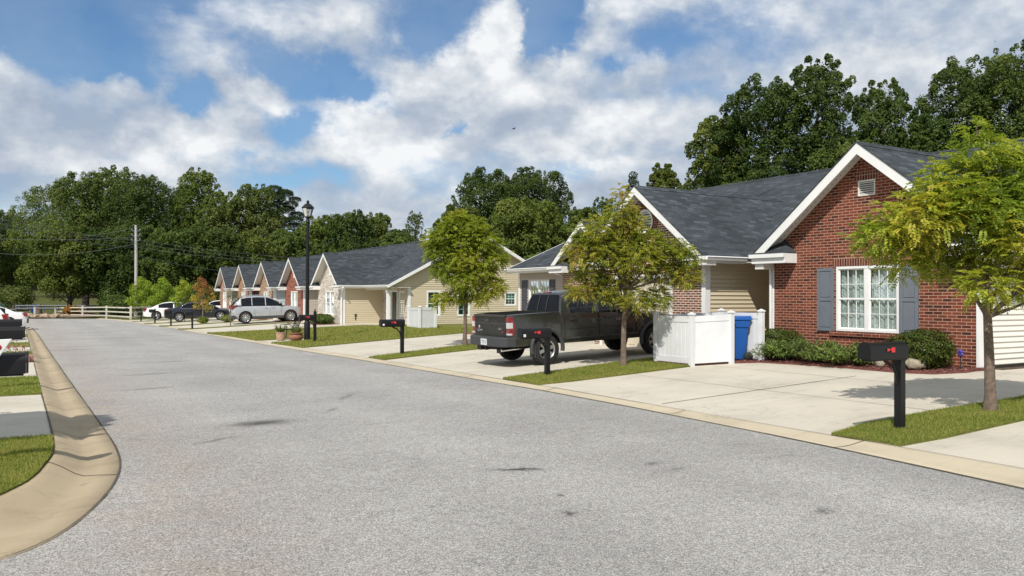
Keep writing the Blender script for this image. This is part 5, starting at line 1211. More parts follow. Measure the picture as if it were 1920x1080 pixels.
for i, (px, D, ty, hw_, m_, kd, lab) in enumerate(BT):
    x, y = at(px, D); zb = ground_z(x, y); H = CAMH + (554 + .004 * (px - 960) - ty) / FPX * D - zb + .1
    Wd = hw_ / FPX * D * (1.30 if px > 1300 else 1.18)
    big_tree('pine_tree' if kd in ('pine', 'cone') else 'woodland_tree', lab, x, y, H, Wd, m_, 100 + i, int(38000 if D > 90 else 70000) if hw_ > 35 else 14000, (.255 if D > 90 else .155) if hw_ > 35 else .14, .26 if px < 240 and 90 < D < 103 else .15 if px < 240 else .10 if D < 103 and D > 90 else .03 if D > 90 else .1, GW, kd)
# a second, unbroken line of far woodland closing the view behind the individual trees
rng = np.random.default_rng(77); Ps, Ns = [], []
for i in range(150):
    px = rng.uniform(-250, 2150); D = rng.uniform(140, 175); 
    if px < 150: D = rng.uniform(182, 205)
    if px > 820: D = rng.uniform(84, 110)
    x, y = at(px, D); zb = ground_z(x, y); h_ = rng.uniform(4.5, 8.5) if px > 500 else rng.uniform(7, 13); R = rng.uniform(3.5, 6); k = 700
    d = rand_dirs(rng, k); Ps.append(np.array([x, y, zb + h_ * .45]) + d * np.array([R, R, h_ * .55]) * (.75 + .3 * rng.random((k, 1)))); Ns.append(d + rng.normal(size=(k, 3)) * .5)
P = np.concatenate(Ps); N = np.concatenate(Ns)
dummy = bpy.data.objects.new('tmp', None)
fwood = cards(P, N, .75 * (.6 + .8 * rng.random(len(P))), .7, rng, L_DARK, 'far_woodland', dummy); fwood.parent = None; bpy.data.objects.remove(dummy)
tag(fwood, 'dark mass of far woodland closing the view behind the nearer trees', 'woodland', kind='stuff')
# hillside shrubs at the far left
x, y = at(28, 118); shrub('shrub', 'rounded olive shrub on the hillside at the far left', x, y, 2.6, 2.6, 3.4, L_OLIVE, 61, 3500, .3, zf=ground_z)
x, y = at(135, 96); shrub('shrub', 'low orange brown shrub on the bank beyond the white fence', x, y, .9, .9, 1.2, L_ORSH, 62, 1500, .22, zf=ground_z)
for i, (px, D, h_, lab) in enumerate([(232, 97, 2.4, 'dark green bush beside the utility pole foot'), (320, 92, 3.0, 'dark hedge bush behind the white sedan'), (380, 94, 3.0, 'dark hedge bush behind the orange tree')]):
    x, y = at(px, D); shrub('shrub', lab, x, y, 2.8, 2.8, h_, L_DARK, 70 + i, 3000, .28, zf=ground_z, group='bushes at the woodland edge')

# ---------------------------------------------------------------- turf blades
def in_poly(X, Y, poly):
    ins = np.zeros(len(X), bool); n = len(poly); j = n - 1
    for i in range(n):
        xi, yi = poly[i]; xj, yj = poly[j]
        c = ((yi > Y) != (yj > Y)) & (X < (xj - xi) * (Y - yi) / (yj - yi + 1e-12) + xi); ins ^= c; j = i
    return ins
L_GRASS = leaf_mat('grass_blade', [(0.09, 0.14, 0.022), (0.145, 0.195, 0.03), (0.21, 0.25, 0.045), (0.30, 0.285, 0.08), (0.40, 0.34, 0.14)], 0.4, 1.2, 0.5)
def blades(name, poly, zf, dens, h, wd, seed, xr=None, lab=None):
    rng = np.random.default_rng(seed); xs = [p[0] for p in poly]; ys = [p[1] for p in poly]
    x0, x1 = (min(xs), max(xs)) if xr is None else xr; A = (x1 - x0) * (max(ys) - min(ys)); n = int(A * dens)
    X = rng.uniform(x0, x1, n); Y = rng.uniform(min(ys), max(ys), n); k = in_poly(X, Y, poly); X, Y = X[k], Y[k]; n = len(X)
    Z = np.array([zf(a, b) for a, b in zip(X, Y)]); hh = h * (.5 + .9 * rng.random(n)); q = rng.random(n) * 2 * PI; ln = rng.normal(size=(n, 2)) * .45
    B = np.stack([X, Y, Z - .004], 1); s_ = np.stack([np.cos(q), np.sin(q), 0 * q], 1) * (wd / 2); tip = B + np.stack([ln[:, 0] * hh, ln[:, 1] * hh, hh], 1)
    V = np.empty((n, 3, 3)); V[:, 0] = B - s_; V[:, 1] = B + s_; V[:, 2] = tip
    me = bpy.data.meshes.new(name); me.vertices.add(n * 3); me.vertices.foreach_set('co', V.reshape(-1).astype(np.float32)); me.loops.add(n * 3); me.loops.foreach_set('vertex_index', np.arange(n * 3, dtype=np.int32))
    me.polygons.add(n); me.polygons.foreach_set('loop_start', np.arange(0, n * 3, 3, dtype=np.int32)); me.update(calc_edges=True)
    a_ = me.attributes.new('tint', 'FLOAT', 'FACE'); a_.data.foreach_set('value', (rng.random(n) ** 1.3).astype(np.float32)); me.materials.append(L_GRASS); me.validate()
    o = bpy.data.objects.new(name, me); COL.objects.link(o); tag(o, lab, 'grass', kind='stuff'); return o
zg = lambda x, y: zr(x, y) + .03; zgl = lambda x, y: zl(x, y) + .03
blades('grass', P_STRIP1, zg, 8200, .032, .007, 1, (8.7, 15), 'green grass strip round the nearest mailbox and tree')
blades('grass', P_STRIP2, zg, 3600, .038, .009, 2, None, 'green grass strip in front of the dark pickup and the white enclosure')
blades('grass', P_STRIP3, zg, 1500, .05, .011, 3, None, 'narrow green grass strip beyond the pickup')
blades('grass', P_LAWN4, zg, 260, .06, .022, 4, (8, 19), 'patchy yellow green lawn beside the stone house')
blades('grass', P_CORNER, zgl, 8000, .034, .007, 5, (-2.6, .4), 'dense green grass of the corner lawn at the lower left')
blades('grass', P_LEFT2, zgl, 3000, .04, .009, 6, (-2.2, .4), 'grass strip below the nearest left mailbox')
blades('grass', P_LEFT3, zgl, 800, .05, .012, 7, (-2.2, .4), 'grass strip with pink flowers on the left')

# ---------------------------------------------------------------- vehicles
def paint(name, c, metal=0.5, rough=0.3):
    m = mat(name, c, rough, metal, 0.5, coat=0.8); t, b = parts_of(m); b.inputs['Coat Roughness'].default_value = 0.04
    f = t.noise(t.pos(), 2.5, 4); t.l.new(t.mapr(f, 0.3, 0.7, rough - .05, rough + .12), b.inputs['Roughness']); return m
M_TRUCK = paint('dark_grey_paint', (0.070, 0.070, 0.062), 0.7, 0.27)
M_SILVER = paint('silver_paint', (0.52, 0.53, 0.55), 0.6, 0.32)
M_NAVY = paint('near_black_blue_paint', (0.012, 0.014, 0.022), 0.3, 0.25)
M_CARW = paint('white_paint', (0.75, 0.75, 0.75), 0.0, 0.35)
M_TINT = mat('dark_car_glass', (0.006, 0.007, 0.009), 0.04, spec=0.35)
M_TINTG = mat('green_car_glass', (0.05, 0.10, 0.09), 0.05, spec=0.7)
M_TYRE = mat('tyre_rubber', (0.018, 0.018, 0.018), 0.85, bump=0.3, bscale=90)
M_RIM = mat('alloy_rim', (0.55, 0.55, 0.56), 0.28, 0.9)
M_PLAST = mat('grey_plastic', (0.045, 0.047, 0.05), 0.6)
M_UNDER = mat('underbody', (0.012, 0.012, 0.012), 0.9)
M_REDL = mat('red_lens', (0.22, 0.008, 0.014), 0.15, coat=1.0)
M_CLRL = mat('clear_lens', (0.55, 0.55, 0.55), 0.15, coat=1.0)
M_CHROME = mat('chrome', (0.75, 0.75, 0.76), 0.1, 1.0)
M_PLATE = mat('licence_plate', (0.62, 0.66, 0.68), 0.4)
M_INK = mat('dark_ink', (0.03, 0.05, 0.14), 0.6)
M_REDINK = mat('red_ink', (0.55, 0.03, 0.03), 0.5)
def text_mesh(name, body, size, m, parent, M, ext=0.003):
    cu = bpy.data.curves.new(name, 'FONT'); cu.body = body; cu.size = size; cu.extrude = ext; cu.align_x = 'CENTER'; cu.align_y = 'CENTER'
    tmp = bpy.data.objects.new(name + '_tmp', cu); COL.objects.link(tmp); bpy.context.view_layer.update()
    me = bpy.data.meshes.new_from_object(tmp); bpy.data.objects.remove(tmp); me.name = name
    off = Vector(parent['base']) if 'base' in parent else Vector((0, 0, 0))
    me.transform(Matrix.Translation(-off) @ M); me.materials.clear(); me.materials.append(m)
    o = bpy.data.objects.new(name, me); COL.objects.link(o); o.parent = parent; return o
def basis(o, ex, ey):
    ex = Vector(ex).normalized(); ey = Vector(ey).normalized(); ez = ex.cross(ey); M = Matrix((ex, ey, ez)).transposed().to_4x4(); M.translation = o; return M

def loft_body(root, name, st, wheels, R, m, dark=M_UNDER, bed=None, lip=0.055):
    X = set(np.linspace(st[0][0], st[-1][0], 64).tolist())
    for wx in wheels:
        for q in np.linspace(0, PI, 19): X.add(wx - (R + lip) * math.cos(q))
    if bed: X |= {bed[0] - .002, bed[0], bed[1], bed[1] + .002}
    X = sorted(x for x in X if st[0][0] <= x <= st[-1][0]); xs = [s_[0] for s_ in st]
    I = lambda k, x: float(np.interp(x, xs, [s_[k] for s_ in st]))
    rings = []
    for x in X:
        zb, zs_, zt, hw = I(1, x), I(2, x), I(3, x), I(4, x); za = zb
        for wx in wheels:
            dx = abs(x - wx)
            if dx < R + lip: za = max(za, R + math.sqrt(max(0, (R + lip) ** 2 - dx * dx)) - .0)
        zi = zt; zo = zt - .0
        inb = bed and bed[0] <= x <= bed[1]
        if inb: zi = bed[2]; zo = zs_
        half = [(0, zb), (hw * .60, zb), (hw * .60, max(za, zb + .001)), (hw * .975, max(za, zb) + .001), (hw, max(za + .012, lerp(zb, zs_, .18))), (hw, max(za + .02, lerp(zb, zs_, .5))), (hw * .985, lerp(zb, zs_, .86)), (hw * .955, zs_ - .008), (hw * .93, zs_)]
        if bed is not None: half += [(hw * .86, zo if inb else lerp(zs_, zt, .3)), (hw * .855, zi if inb else lerp(zs_, zt, .35)), (0, zi)]
        else: half += [(hw * .78, lerp(zs_, zt, .55)), (hw * .5, lerp(zs_, zt, .85)), (0, zt)]
        full = half + [(-a, b) for a, b in half[-2:0:-1]]
        rings.append([(x, a, b) for a, b in full])
    n = len(rings[0]); nh = len(half); mb = MB(); vs = [p for r in rings for p in r]; o = len(mb.v); mb.v += vs
    for i in range(len(rings) - 1):
        for j in range(n):
            k = (j + 1) % n; mb.f.append((i * n + j, i * n + k, (i + 1) * n + k, (i + 1) * n + j)); jj = j if j < nh - 1 else n - 1 - j
            inb = bed and bed[0] <= (X[i] + X[i + 1]) / 2 <= bed[1] and jj >= nh - 3
            mb.m.append(1 if jj < 3 or inb else 0); mb.sm.append(True)
    mb.f.append(tuple(range(n))); mb.m.append(0); mb.sm.append(False); mb.f.append(tuple((len(rings) - 1) * n + j for j in range(n))[::-1]); mb.m.append(0); mb.sm.append(False)
    return mb.build(name, [m, dark], root, smooth_angle=38)
def greenhouse(root, prof, zbelt, hwb, hwr, m, roofx, glassm=M_TINT, side_glass=(0, 9), pillars=()):
    xs = [p[0] for p in prof]; X = sorted(set(np.linspace(xs[0], xs[-1], 40).tolist() + xs + [a for p in pillars for a in p])); mb = MB(); vs = []
    for x in X:
        zr_ = float(np.interp(x, xs, [p[1] for p in prof])); zb_ = float(np.interp(x, [z[0] for z in zbelt], [z[1] for z in zbelt])) - .01; h = max(zr_ - zb_, .012); f = min(1, h / (max(p[1] for p in prof) - zb_)); hr = lerp(hwb, hwr, f)
        half = [(hwb, zb_), (lerp(hwb, hr, .90), zb_ + h * .86), (hr * .93, zb_ + h * .965), (hr * .6, zb_ + h), (0, zb_ + h * 1.01)]
        vs += [(x, a, b) for a, b in half + [(-a, b) for a, b in half[-2::-1]]]
    n = 9; mb.v += vs
    for i in range(len(X) - 1):
        xm_ = (X[i] + X[i + 1]) / 2
        for j in range(n - 1):
            mb.f.append((i * n + j, i * n + j + 1, (i + 1) * n + j + 1, (i + 1) * n + j)); jj = min(j, n - 2 - j)
            if jj == 0: g = 1 if side_glass[0] < xm_ < side_glass[1] and not any(a < xm_ < b for a, b in pillars) else 0
            elif jj == 1: g = 0
            else: g = 0 if roofx[0] < xm_ < roofx[1] else 1
            mb.m.append(g); mb.sm.append(True)
    return mb.build('cabin', [m, glassm], root, smooth_angle=50)
def wheel(root, x, y, R, wd, spokes=5, side=-1, sp_w=.07, rimr=.62):
    mb = MB(); h = wd / 2; mb.lathe([(R * rimr, -h), (R * .86, -h * 1.0), (R * .97, -h * .8), (R, -h * .5), (R, h * .5), (R * .97, h * .8), (R * .86, h), (R * rimr, h), (R * rimr, -h)], (x, y, R), 32, 1)
    w_ = mb.build('wheel', M_TYRE, root); mb = MB(); f = y + side * h * .72
    mb.lathe([(R * rimr, y + side * h * .98), (R * (rimr - .03), y + side * h * .98), (R * (rimr - .06), f - side * .05), (R * rimr * .9, y)], (x, 0, R), 28, 1)
    for i in range(spokes):
        q = 2 * PI * i / spokes + .3; c, s_ = math.cos(q), math.sin(q); r0, r1 = R * .10, R * (rimr - .02); a0, a1 = sp_w * .75, sp_w
        P = lambda r, a, d: (x + c * r - s_ * a, f + side * d, R + s_ * r + c * a)
        v = [P(r0, -a0, .0), P(r0, a0, .0), P(r1, a1 * .8, .012), P(r1, -a1 * .8, .012), P(r0, -a0, -.04), P(r0, a0, -.04), P(r1, a1 * .8, -.03), P(r1, -a1 * .8, -.03)]
        mb.add(v, [(0, 1, 2, 3), (0, 4, 5, 1), (1, 5, 6, 2), (2, 6, 7, 3), (3, 7, 4, 0)])
    mb.lathe([(0, f + side * .02), (R * .13, f + side * .018), (R * .16, f), (R * .16, f - side * .03)], (x, 0, R), 16, 1)
    rm = mb.build('rim', M_RIM, w_); mb = MB(); mb.lathe([(0, y + side * h * .15), (R * rimr * .98, y + side * h * .15)], (x, 0, R), 20, 1); mb.build('brake_disc', M_UNDER, w_)
    return w_

def finish(root, x, y, z, yaw, pitch=0.0, sc=1.0, piv=0.0):
    root.location = (x, y, z); root.rotation_euler = (0, -pitch, yaw); root.scale = (sc,) * 3

# -- crew cab pickup (nose to +x)
tk = thing('pickup_truck', 'dark grey crew cab pickup truck parked nose in on the driveway', 'pickup truck')
ST = [(.10, .50, 1.235, 1.235, .90), (.16, .46, 1.25, 1.25, .925), (.6, .46, 1.26, 1.26, .94), (1.6, .46, 1.265, 1.265, .94), (1.64, .46, 1.22, 1.24, .935), (3.6, .44, 1.16, 1.19, .935), (3.8, .44, 1.13, 1.20, .93), (4.6, .44, 1.05, 1.15, .92), (5.0, .46, .96, 1.06, .86), (5.18, .50, .78, .84, .74)]
RW, FW, RT = 1.18, 4.36, .385
loft_body(tk, 'body', ST, (RW, FW), RT, M_TRUCK, bed=(.12, 1.58, .86))
mb = MB(); mb.box(.10, .16, -.80, .80, .70, 1.245); tg_ = mb.build('tailgate', M_TRUCK, tk, bevel=.015)
mb = MB(); mb.box(.06, .10, -.80, .80, 1.205, 1.25); mb.box(.085, .10, -.77, .77, 1.02, 1.035); mb.build('tailgate_spoiler', M_TRUCK, tg_, bevel=.008)
mb = MB(); mb.box(.085, .102, .05, .24, 1.05, 1.13); mb.build('handle', M_PLAST, tg_, bevel=.01); mb = MB(); mb.lathe([(.0, .088), (.035, .09), (.045, .098)], (0, .145, 1.09), 14, 0); mb.build('emblem', M_CHROME, tg_)
mb = MB(); mb.lathe([(.0, .088), (.04, .09), (.045, .1)], (0, .58, .93), 14, 0); mb.build('badge', M_CHROME, tg_)
text_mesh('badge_lettering', 'TACOMA', .075, M_CHROME, tg_, basis(Vector((.094, .57, .84)), (0, -1, 0), (0, 0, 1)))
text_mesh('badge_lettering', 'PreRunner', .055, M_CHROME, tg_, basis(Vector((.094, -.50, .90)), (0, -1, 0), (0, 0, 1)))
text_mesh('badge_lettering', 'V6', .055, M_REDINK, tg_, basis(Vector((.094, -.62, .82)), (0, -1, 0), (0, 0, 1)))
for s_ in (-1, 1):
    mb = MB(); pr = [(.092, .74), (.092, 1.2), (.20, 1.2), (.27, 1.02), (.23, .74)]; mb.prism(pr, 1, s_ * .80, s_ * .947)
    tl = mb.build('tail_light', M_REDL, tk, bevel=.012); mb = MB(); mb.box(.082, .20, s_ * .815, s_ * .951, .92, 1.06); mb.box(.082, .17, s_ * .815, s_ * .951, .755, .80); mb.build('clear_lens', M_CLRL, tl, bevel=.006)
mb = MB(); mb.prism([(-.06, -.80), (-.10, -.70), (-.12, -.36), (-.12, .36), (-.10, .70), (-.06, .80), (.02, .93), (.28, .955), (.28, .90), (.10, .86), (.10, -.86), (.28, -.90), (.28, -.955), (.02, -.93)], 2, .47, .70); bp = mb.build('rear_bumper', M_PLAST, tk, bevel=.02)
mb = MB(); mb.box(-.124, -.11, -.03 - .155, -.03 + .155, .50, .655); pl_ = mb.build('licence_plate', M_PLATE, bp); text_mesh('plate_lettering', 'TZ·2', .11, M_INK, pl_, basis(Vector((-.126, -.03, .575)), (0, -1, 0), (0, 0, 1)), .001)
mb = MB(); mb.box(-.10, .02, .18, .36, .36, .47); mb.box(-.02, .3, -.5, .5, .40, .47); mb.tube([(-.08, -.02, .40), (.5, -.02, .42)], .035, 8); mb.build('tow_hitch', M_UNDER, bp)
mb = MB(); mb.tube([(.10, -.52, .36), (.5, -.55, .38), (1.2, -.5, .42)], .035, 10); mb.build('exhaust_pipe', M_CHROME, tk)
GP = [(1.66, 1.22), (1.72, 1.50), (1.80, 1.72), (1.95, 1.765), (2.7, 1.785), (3.3, 1.755), (3.95, 1.20)]
greenhouse(tk, GP, [(0, 1.22), (5, 1.19)], .885, .70, M_TRUCK, (1.0, 3.3), side_glass=(1.92, 3.7), pillars=((2.60, 2.72), (1.6, 1.92)))
# rear window: black glass with sliding centre pane and frame
def rw(z): return float(np.interp(z, [1.22, 1.50, 1.72], [1.655, 1.715, 1.795]))
mb = MB()
for z0_, z1_ in ((1.27, 1.50), (1.50, 1.68)):
    f0, f1 = (1 - (z0_ - 1.22) / .56 * .22), (1 - (z1_ - 1.22) / .56 * .22); mb.quad((rw(z0_) - .012, -.76 * f0, z0_), (rw(z0_) - .012, .76 * f0, z0_), (rw(z1_) - .012, .76 * f1, z1_), (rw(z1_) - .012, -.76 * f1, z1_))
gw = mb.build('rear_window', mat('black_rear_glass', (.003, .0035, .005), .08, spec=.18), tk)
mb = MB()
for yy in (-.2, .2): mb.tube([(rw(1.27) - .02, yy, 1.27), (rw(1.5) - .02, yy, 1.5), (rw(1.66) - .02, yy, 1.66)], .012, 4)
mb.build('slider_frame', M_PLAST, gw)
mb = MB(); mb.box(1.80, 1.86, -.15, .15, 1.725, 1.758); mb.build('brake_light', M_REDL, tk)
for s_ in (-1, 1):   # flares, door handles, mirrors, seams
    for wx in (RW, FW):
        mb = MB(); pts = [(wx - (RT + .075) * math.cos(q), s_ * .945, RT + (RT + .075) * math.sin(q)) for q in np.linspace(-.25, PI + .25, 22)]; mb.tube(pts, .05, 8); mb.build('fender_flare', M_PLAST, tk)
    mb = MB()
    for xx in (1.72, 2.68, 3.78): mb.box(xx - .005, xx + .005, s_ * .925, s_ * .943, .56, 1.2)
    mb.box(1.72, 3.78, s_ * .93, s_ * .944, .80, .81); mb.build('door_seam', M_UNDER, tk)
    mb = MB(); mb.box(1.72, 3.8, s_ * .935, s_ * .951, .56, .60); mb.build('sill_trim', M_PLAST, tk)
    for xx in (1.98, 2.95): mb = MB(); mb.box(xx - .11, xx + .11, s_ * .93, s_ * .975, 1.035, 1.07); mb.build('door_handle', M_PLAST, tk, bevel=.01)
    mb = MB(); mb.box(3.42, 3.52, s_ * .93, s_ * 1.13, 1.18, 1.36); mb.build('mirror', M_TRUCK, tk, bevel=.03)
    mb = MB(); mb.box(.80, .83, s_ * .72, s_ * .95, .16, .52); mb.build('mud_flap', M_PLAST, tk)
    mb = MB(); mb.box(5.0, 5.13, s_ * .60, s_ * .80, .80, .96); mb.build('headlight', M_CLRL, tk, bevel=.02)
    wheel(tk, RW, s_ * .81, RT, .25, 6, s_, .055); wheel(tk, FW, s_ * .81, RT, .25, 6, s_, .055)
text_mesh('door_lettering', 'TACOMA', .085, M_CHROME, tk, basis(Vector((3.33, -.945, .98)), (1, 0, 0), (0, 0, 1)))
mb = MB(); mb.box(5.12, 5.22, -.86, .86, .45, .68); mb.build('front_bumper', M_PLAST, tk, bevel=.03)
def stretch(o, ctr=None):
    for c in kids(o):
        k = ctr
        if c.name.startswith('wheel'): k = sum(v.co.x for v in c.data.vertices) / len(c.data.vertices)
        for v in c.data.vertices:
            if ctr is None and k is None: v.co.z += .05
            elif not c.name.startswith(('wheel', 'rim', 'brake')): v.co.z += .05
            if k is not None: v.co.x += (k - 1.6) * .13 if k > 1.6 else 0
            elif v.co.x > 1.6: v.co.x = 1.6 + (v.co.x - 1.6) * 1.13
        stretch(c, k)
stretch(tk)
zt0 = T(11.25, 17.8) + .034; finish(tk, 10.0, 17.86, zt0 - .045, 0, math.atan((T(14.4, 17.8) - T(11.2, 17.8)) / 3.2))

def car(name, label, cat, st, wheels, R, gp, belt, hwb, hwr, m, roofx, sg, pil, L, glassm=M_TINT, spokes=5, lights=None, suv=False, plate=True):
    r = thing(name, label, cat); loft_body(r, 'body', st, wheels, R, m); greenhouse(r, gp, belt, hwb, hwr, m, roofx, glassm, sg, pil)
    hw = max(s_[4] for s_ in st)
    for s_ in (-1, 1):
        for wx in wheels: wheel(r, wx, s_ * (hw - .115), R, .22, spokes, s_, .05, .68)
        mb = MB(); l = lights; mb.prism(l, 1, s_ * (hw - .30), s_ * (hw - .012)); mb.build('tail_light', M_REDL, r, bevel=.02)
        mb = MB(); mb.box(L - .34, L - .12, s_ * (hw - .34), s_ * (hw - .08), st[-2][2] - .16, st[-2][2] - .03); mb.build('headlight', M_CLRL, r, bevel=.03)
        mb = MB()
        for xx in (wheels[0] + .55, (wheels[0] + wheels[1]) / 2 + .1, wheels[1] - .55): mb.box(xx - .004, xx + .004, s_ * (hw - .02), s_ * (hw + .003), .42, .86)
        mb.build('door_seam', M_UNDER, r)
        for xx in ((wheels[0] + wheels[1]) / 2 - .12, (wheels[0] + wheels[1]) / 2 + .32): mb = MB(); mb.box(xx - .10, xx + .10, s_ * (hw - .03), s_ * (hw + .022), .84 + .06 * suv, .87 + .06 * suv); mb.build('door_handle', m, r)
        mb = MB(); xm_ = gp[-1][0] - .38; zb_ = belt[0][1] + .02; mb.box(xm_, xm_ + .12, s_ * (hw - .04), s_ * (hw + .16), zb_, zb_ + .14); mb.build('mirror', m, r, bevel=.03)
    if suv:
        mb = MB(); mb.box(.02, .4, -hw + .02, hw - .02, .30, .52); mb.box(wheels[0] + R + .05, wheels[1] - R - .05, -hw - .006, hw + .006, .26, .44); mb.box(L - .5, L - .03, -hw + .12, hw - .12, .26, .42); mb.build('lower_cladding', M_PLAST, r, bevel=.02)
        for s_ in (-1, 1): mb = MB(); mb.tube([(.75, s_ * .60, 1.66), (.95, s_ * .60, 1.715), (2.0, s_ * .60, 1.73), (2.35, s_ * .60, 1.68)], .018, 6); mb.build('roof_rail', M_CHROME, r)
    if plate: mb = MB(); mb.box(-.012, .02, -.16, .16, .60 + .15 * suv, .74 + .15 * suv); mb.build('licence_plate', M_PLATE, r)
    return r
SUV_ST = [(.02, .40, .62, .64, .70), (.08, .34, .95, 1.0, .84), (.25, .30, 1.05, 1.09, .90), (.8, .27, 1.06, 1.1, .92), (2.2, .27, 1.04, 1.08, .92), (3.1, .27, 1.0, 1.08, .92), (3.7, .28, .94, 1.03, .91), (4.15, .30, .84, .93, .87), (4.42, .33, .66, .76, .76), (4.52, .40, .52, .56, .62)]
SUV_GP = [(.14, 1.10), (.34, 1.36), (.60, 1.565), (.95, 1.65), (1.6, 1.68), (2.12, 1.645), (2.40, 1.56), (3.22, 1.08)]
suv = car('suv_car', 'silver compact suv parked nose in on a far driveway', 'car', SUV_ST, (.86, 3.55), .355, SUV_GP, [(0, 1.14), (.8, 1.12), (2.2, 1.08), (4, 1.04)], .86, .62, M_SILVER, (.62, 2.42), (.62, 3.05), ((.2, .62), (1.24, 1.28), (2.04, 2.09)), 4.52, suv=True, spokes=9,
          lights=[(.045, .90), (.07, 1.12), (.42, 1.16), (.16, .93)])
x_, y_ = at(437, 54.0); finish(suv, x_, y_ + .9, T(x_ + 1, y_) + .03, math.radians(-7), 0.035, 1.09)
SED = [(.0, .40, .62, .64, .66), (.07, .32, .86, .90, .80), (.3, .26, .96, 1.0, .88), (.95, .24, .97, 1.01, .91), (2.4, .22, .90, .93, .91), (3.5, .22, .86, .93, .91), (4.1, .24, .80, .89, .89), (4.6, .27, .68, .76, .80), (4.8, .36, .54, .58, .62)]
SGP = [(.62, .98), (1.15, 1.24), (1.55, 1.38), (2.05, 1.43), (2.6, 1.41), (2.95, 1.34), (3.75, .92)]
SL = [(.03, .74), (.05, .93), (.34, .95), (.22, .76)]
sed = car('sedan_car', 'near black sedan parked beside the silver car', 'car', SED, (1.02, 3.82), .335, SGP, [(0, .97), (1, .97), (4, .90)], .84, .60, M_NAVY, (1.45, 2.8), (1.0, 3.45), ((1.0, 1.18), (2.3, 2.38)), 4.8, lights=SL, spokes=7)
x_, y_ = at(312, 63.0); finish(sed, x_, y_ + .9, T(x_ + 1, y_) + .02, math.radians(-9), 0.03, 1.08)
mb = MB(); mb.tube([(1.12, -.835, 1.0), (1.3, -.79, 1.22), (1.6, -.74, 1.33), (2.2, -.715, 1.375), (2.9, -.73, 1.32), (3.3, -.80, 1.12)], .012, 5); mb.tube([(1.12, -.852, .965), (3.4, -.85, .92)], .012, 5); mb.build('chrome_window_trim', M_CHROME, sed)
wsd = car('white_sedan', 'white sedan with dark windows, parked farthest up the right side', 'car', SED, (1.02, 3.82), .335, SGP, [(0, .97), (1, .97), (4, .90)], .84, .60, M_CARW, (1.45, 2.8), (1.0, 3.45), ((1.0, 1.18), (2.3, 2.38)), 4.8, lights=SL, spokes=5)
x_, y_ = at(273, 71.0); finish(wsd, x_, y_ + 1.0, T(x_ + 1, y_) + .02, math.radians(-12), 0.03, 1.08)
wh3 = car('white_sedan', 'white car mostly hidden behind the autumn coloured tree and the dark sedan', 'car', SED, (1.02, 3.82), .335, SGP, [(0, .97), (1, .97), (4, .90)], .84, .60, M_CARW, (1.45, 2.8), (1.0, 3.45), ((1.0, 1.18), (2.3, 2.38)), 4.8, lights=SL, spokes=5)
x_, y_ = at(372, 78.0); finish(wh3, x_, y_ + .9, T(x_ + 1, y_) + .05, math.radians(-4), 0.03)
# left side cars, tails to the street
lft = car('white_suv', 'white suv with tall clear and red tail lamp at the left picture edge', 'car', SUV_ST, (.86, 3.55), .355, SUV_GP, [(0, 1.06), (1, 1.06), (4, 1.0)], .86, .64, M_CARW, (.55, 2.5), (.45, 3.3), ((.2, .45), (1.24, 1.28), (2.04, 2.09)), 4.52, suv=True, lights=[(.03, .72), (.05, 1.1), (.28, 1.12), (.16, .75)])
finish(lft, -.62, 40.6, fall(40) + .08, PI, 0.0)
lf2 = car('white_sedan', 'white sedan with red tail lamp and bumper sticker, far up the left side', 'car', SED, (1.02, 3.82), .335, SGP, [(0, .97), (1, .97), (4, .90)], .84, .60, M_CARW, (1.45, 2.8), (1.0, 3.45), ((1.0, 1.18), (2.3, 2.38)), 4.8, lights=SL, spokes=5)
mb = MB(); mb.box(-.03, .3, -.80, .80, .34, .60); mb.build('bumper', M_PLAST, lf2, bevel=.03)
mb = MB(); mb.box(-.045, -.031, .0, .62, .50, .68); bs = mb.build('bumper_sticker', M_WHITE, lf2); mb = MB(); mb.box(-.048, -.046, .38, .50, .55, .62); mb.box(-.048, -.046, .08, .32, .57, .61); mb.build('sticker_mark', M_REDINK, bs)
finish(lf2, .05, 58.0, fall(58) + .08, PI + .05, 0.0)

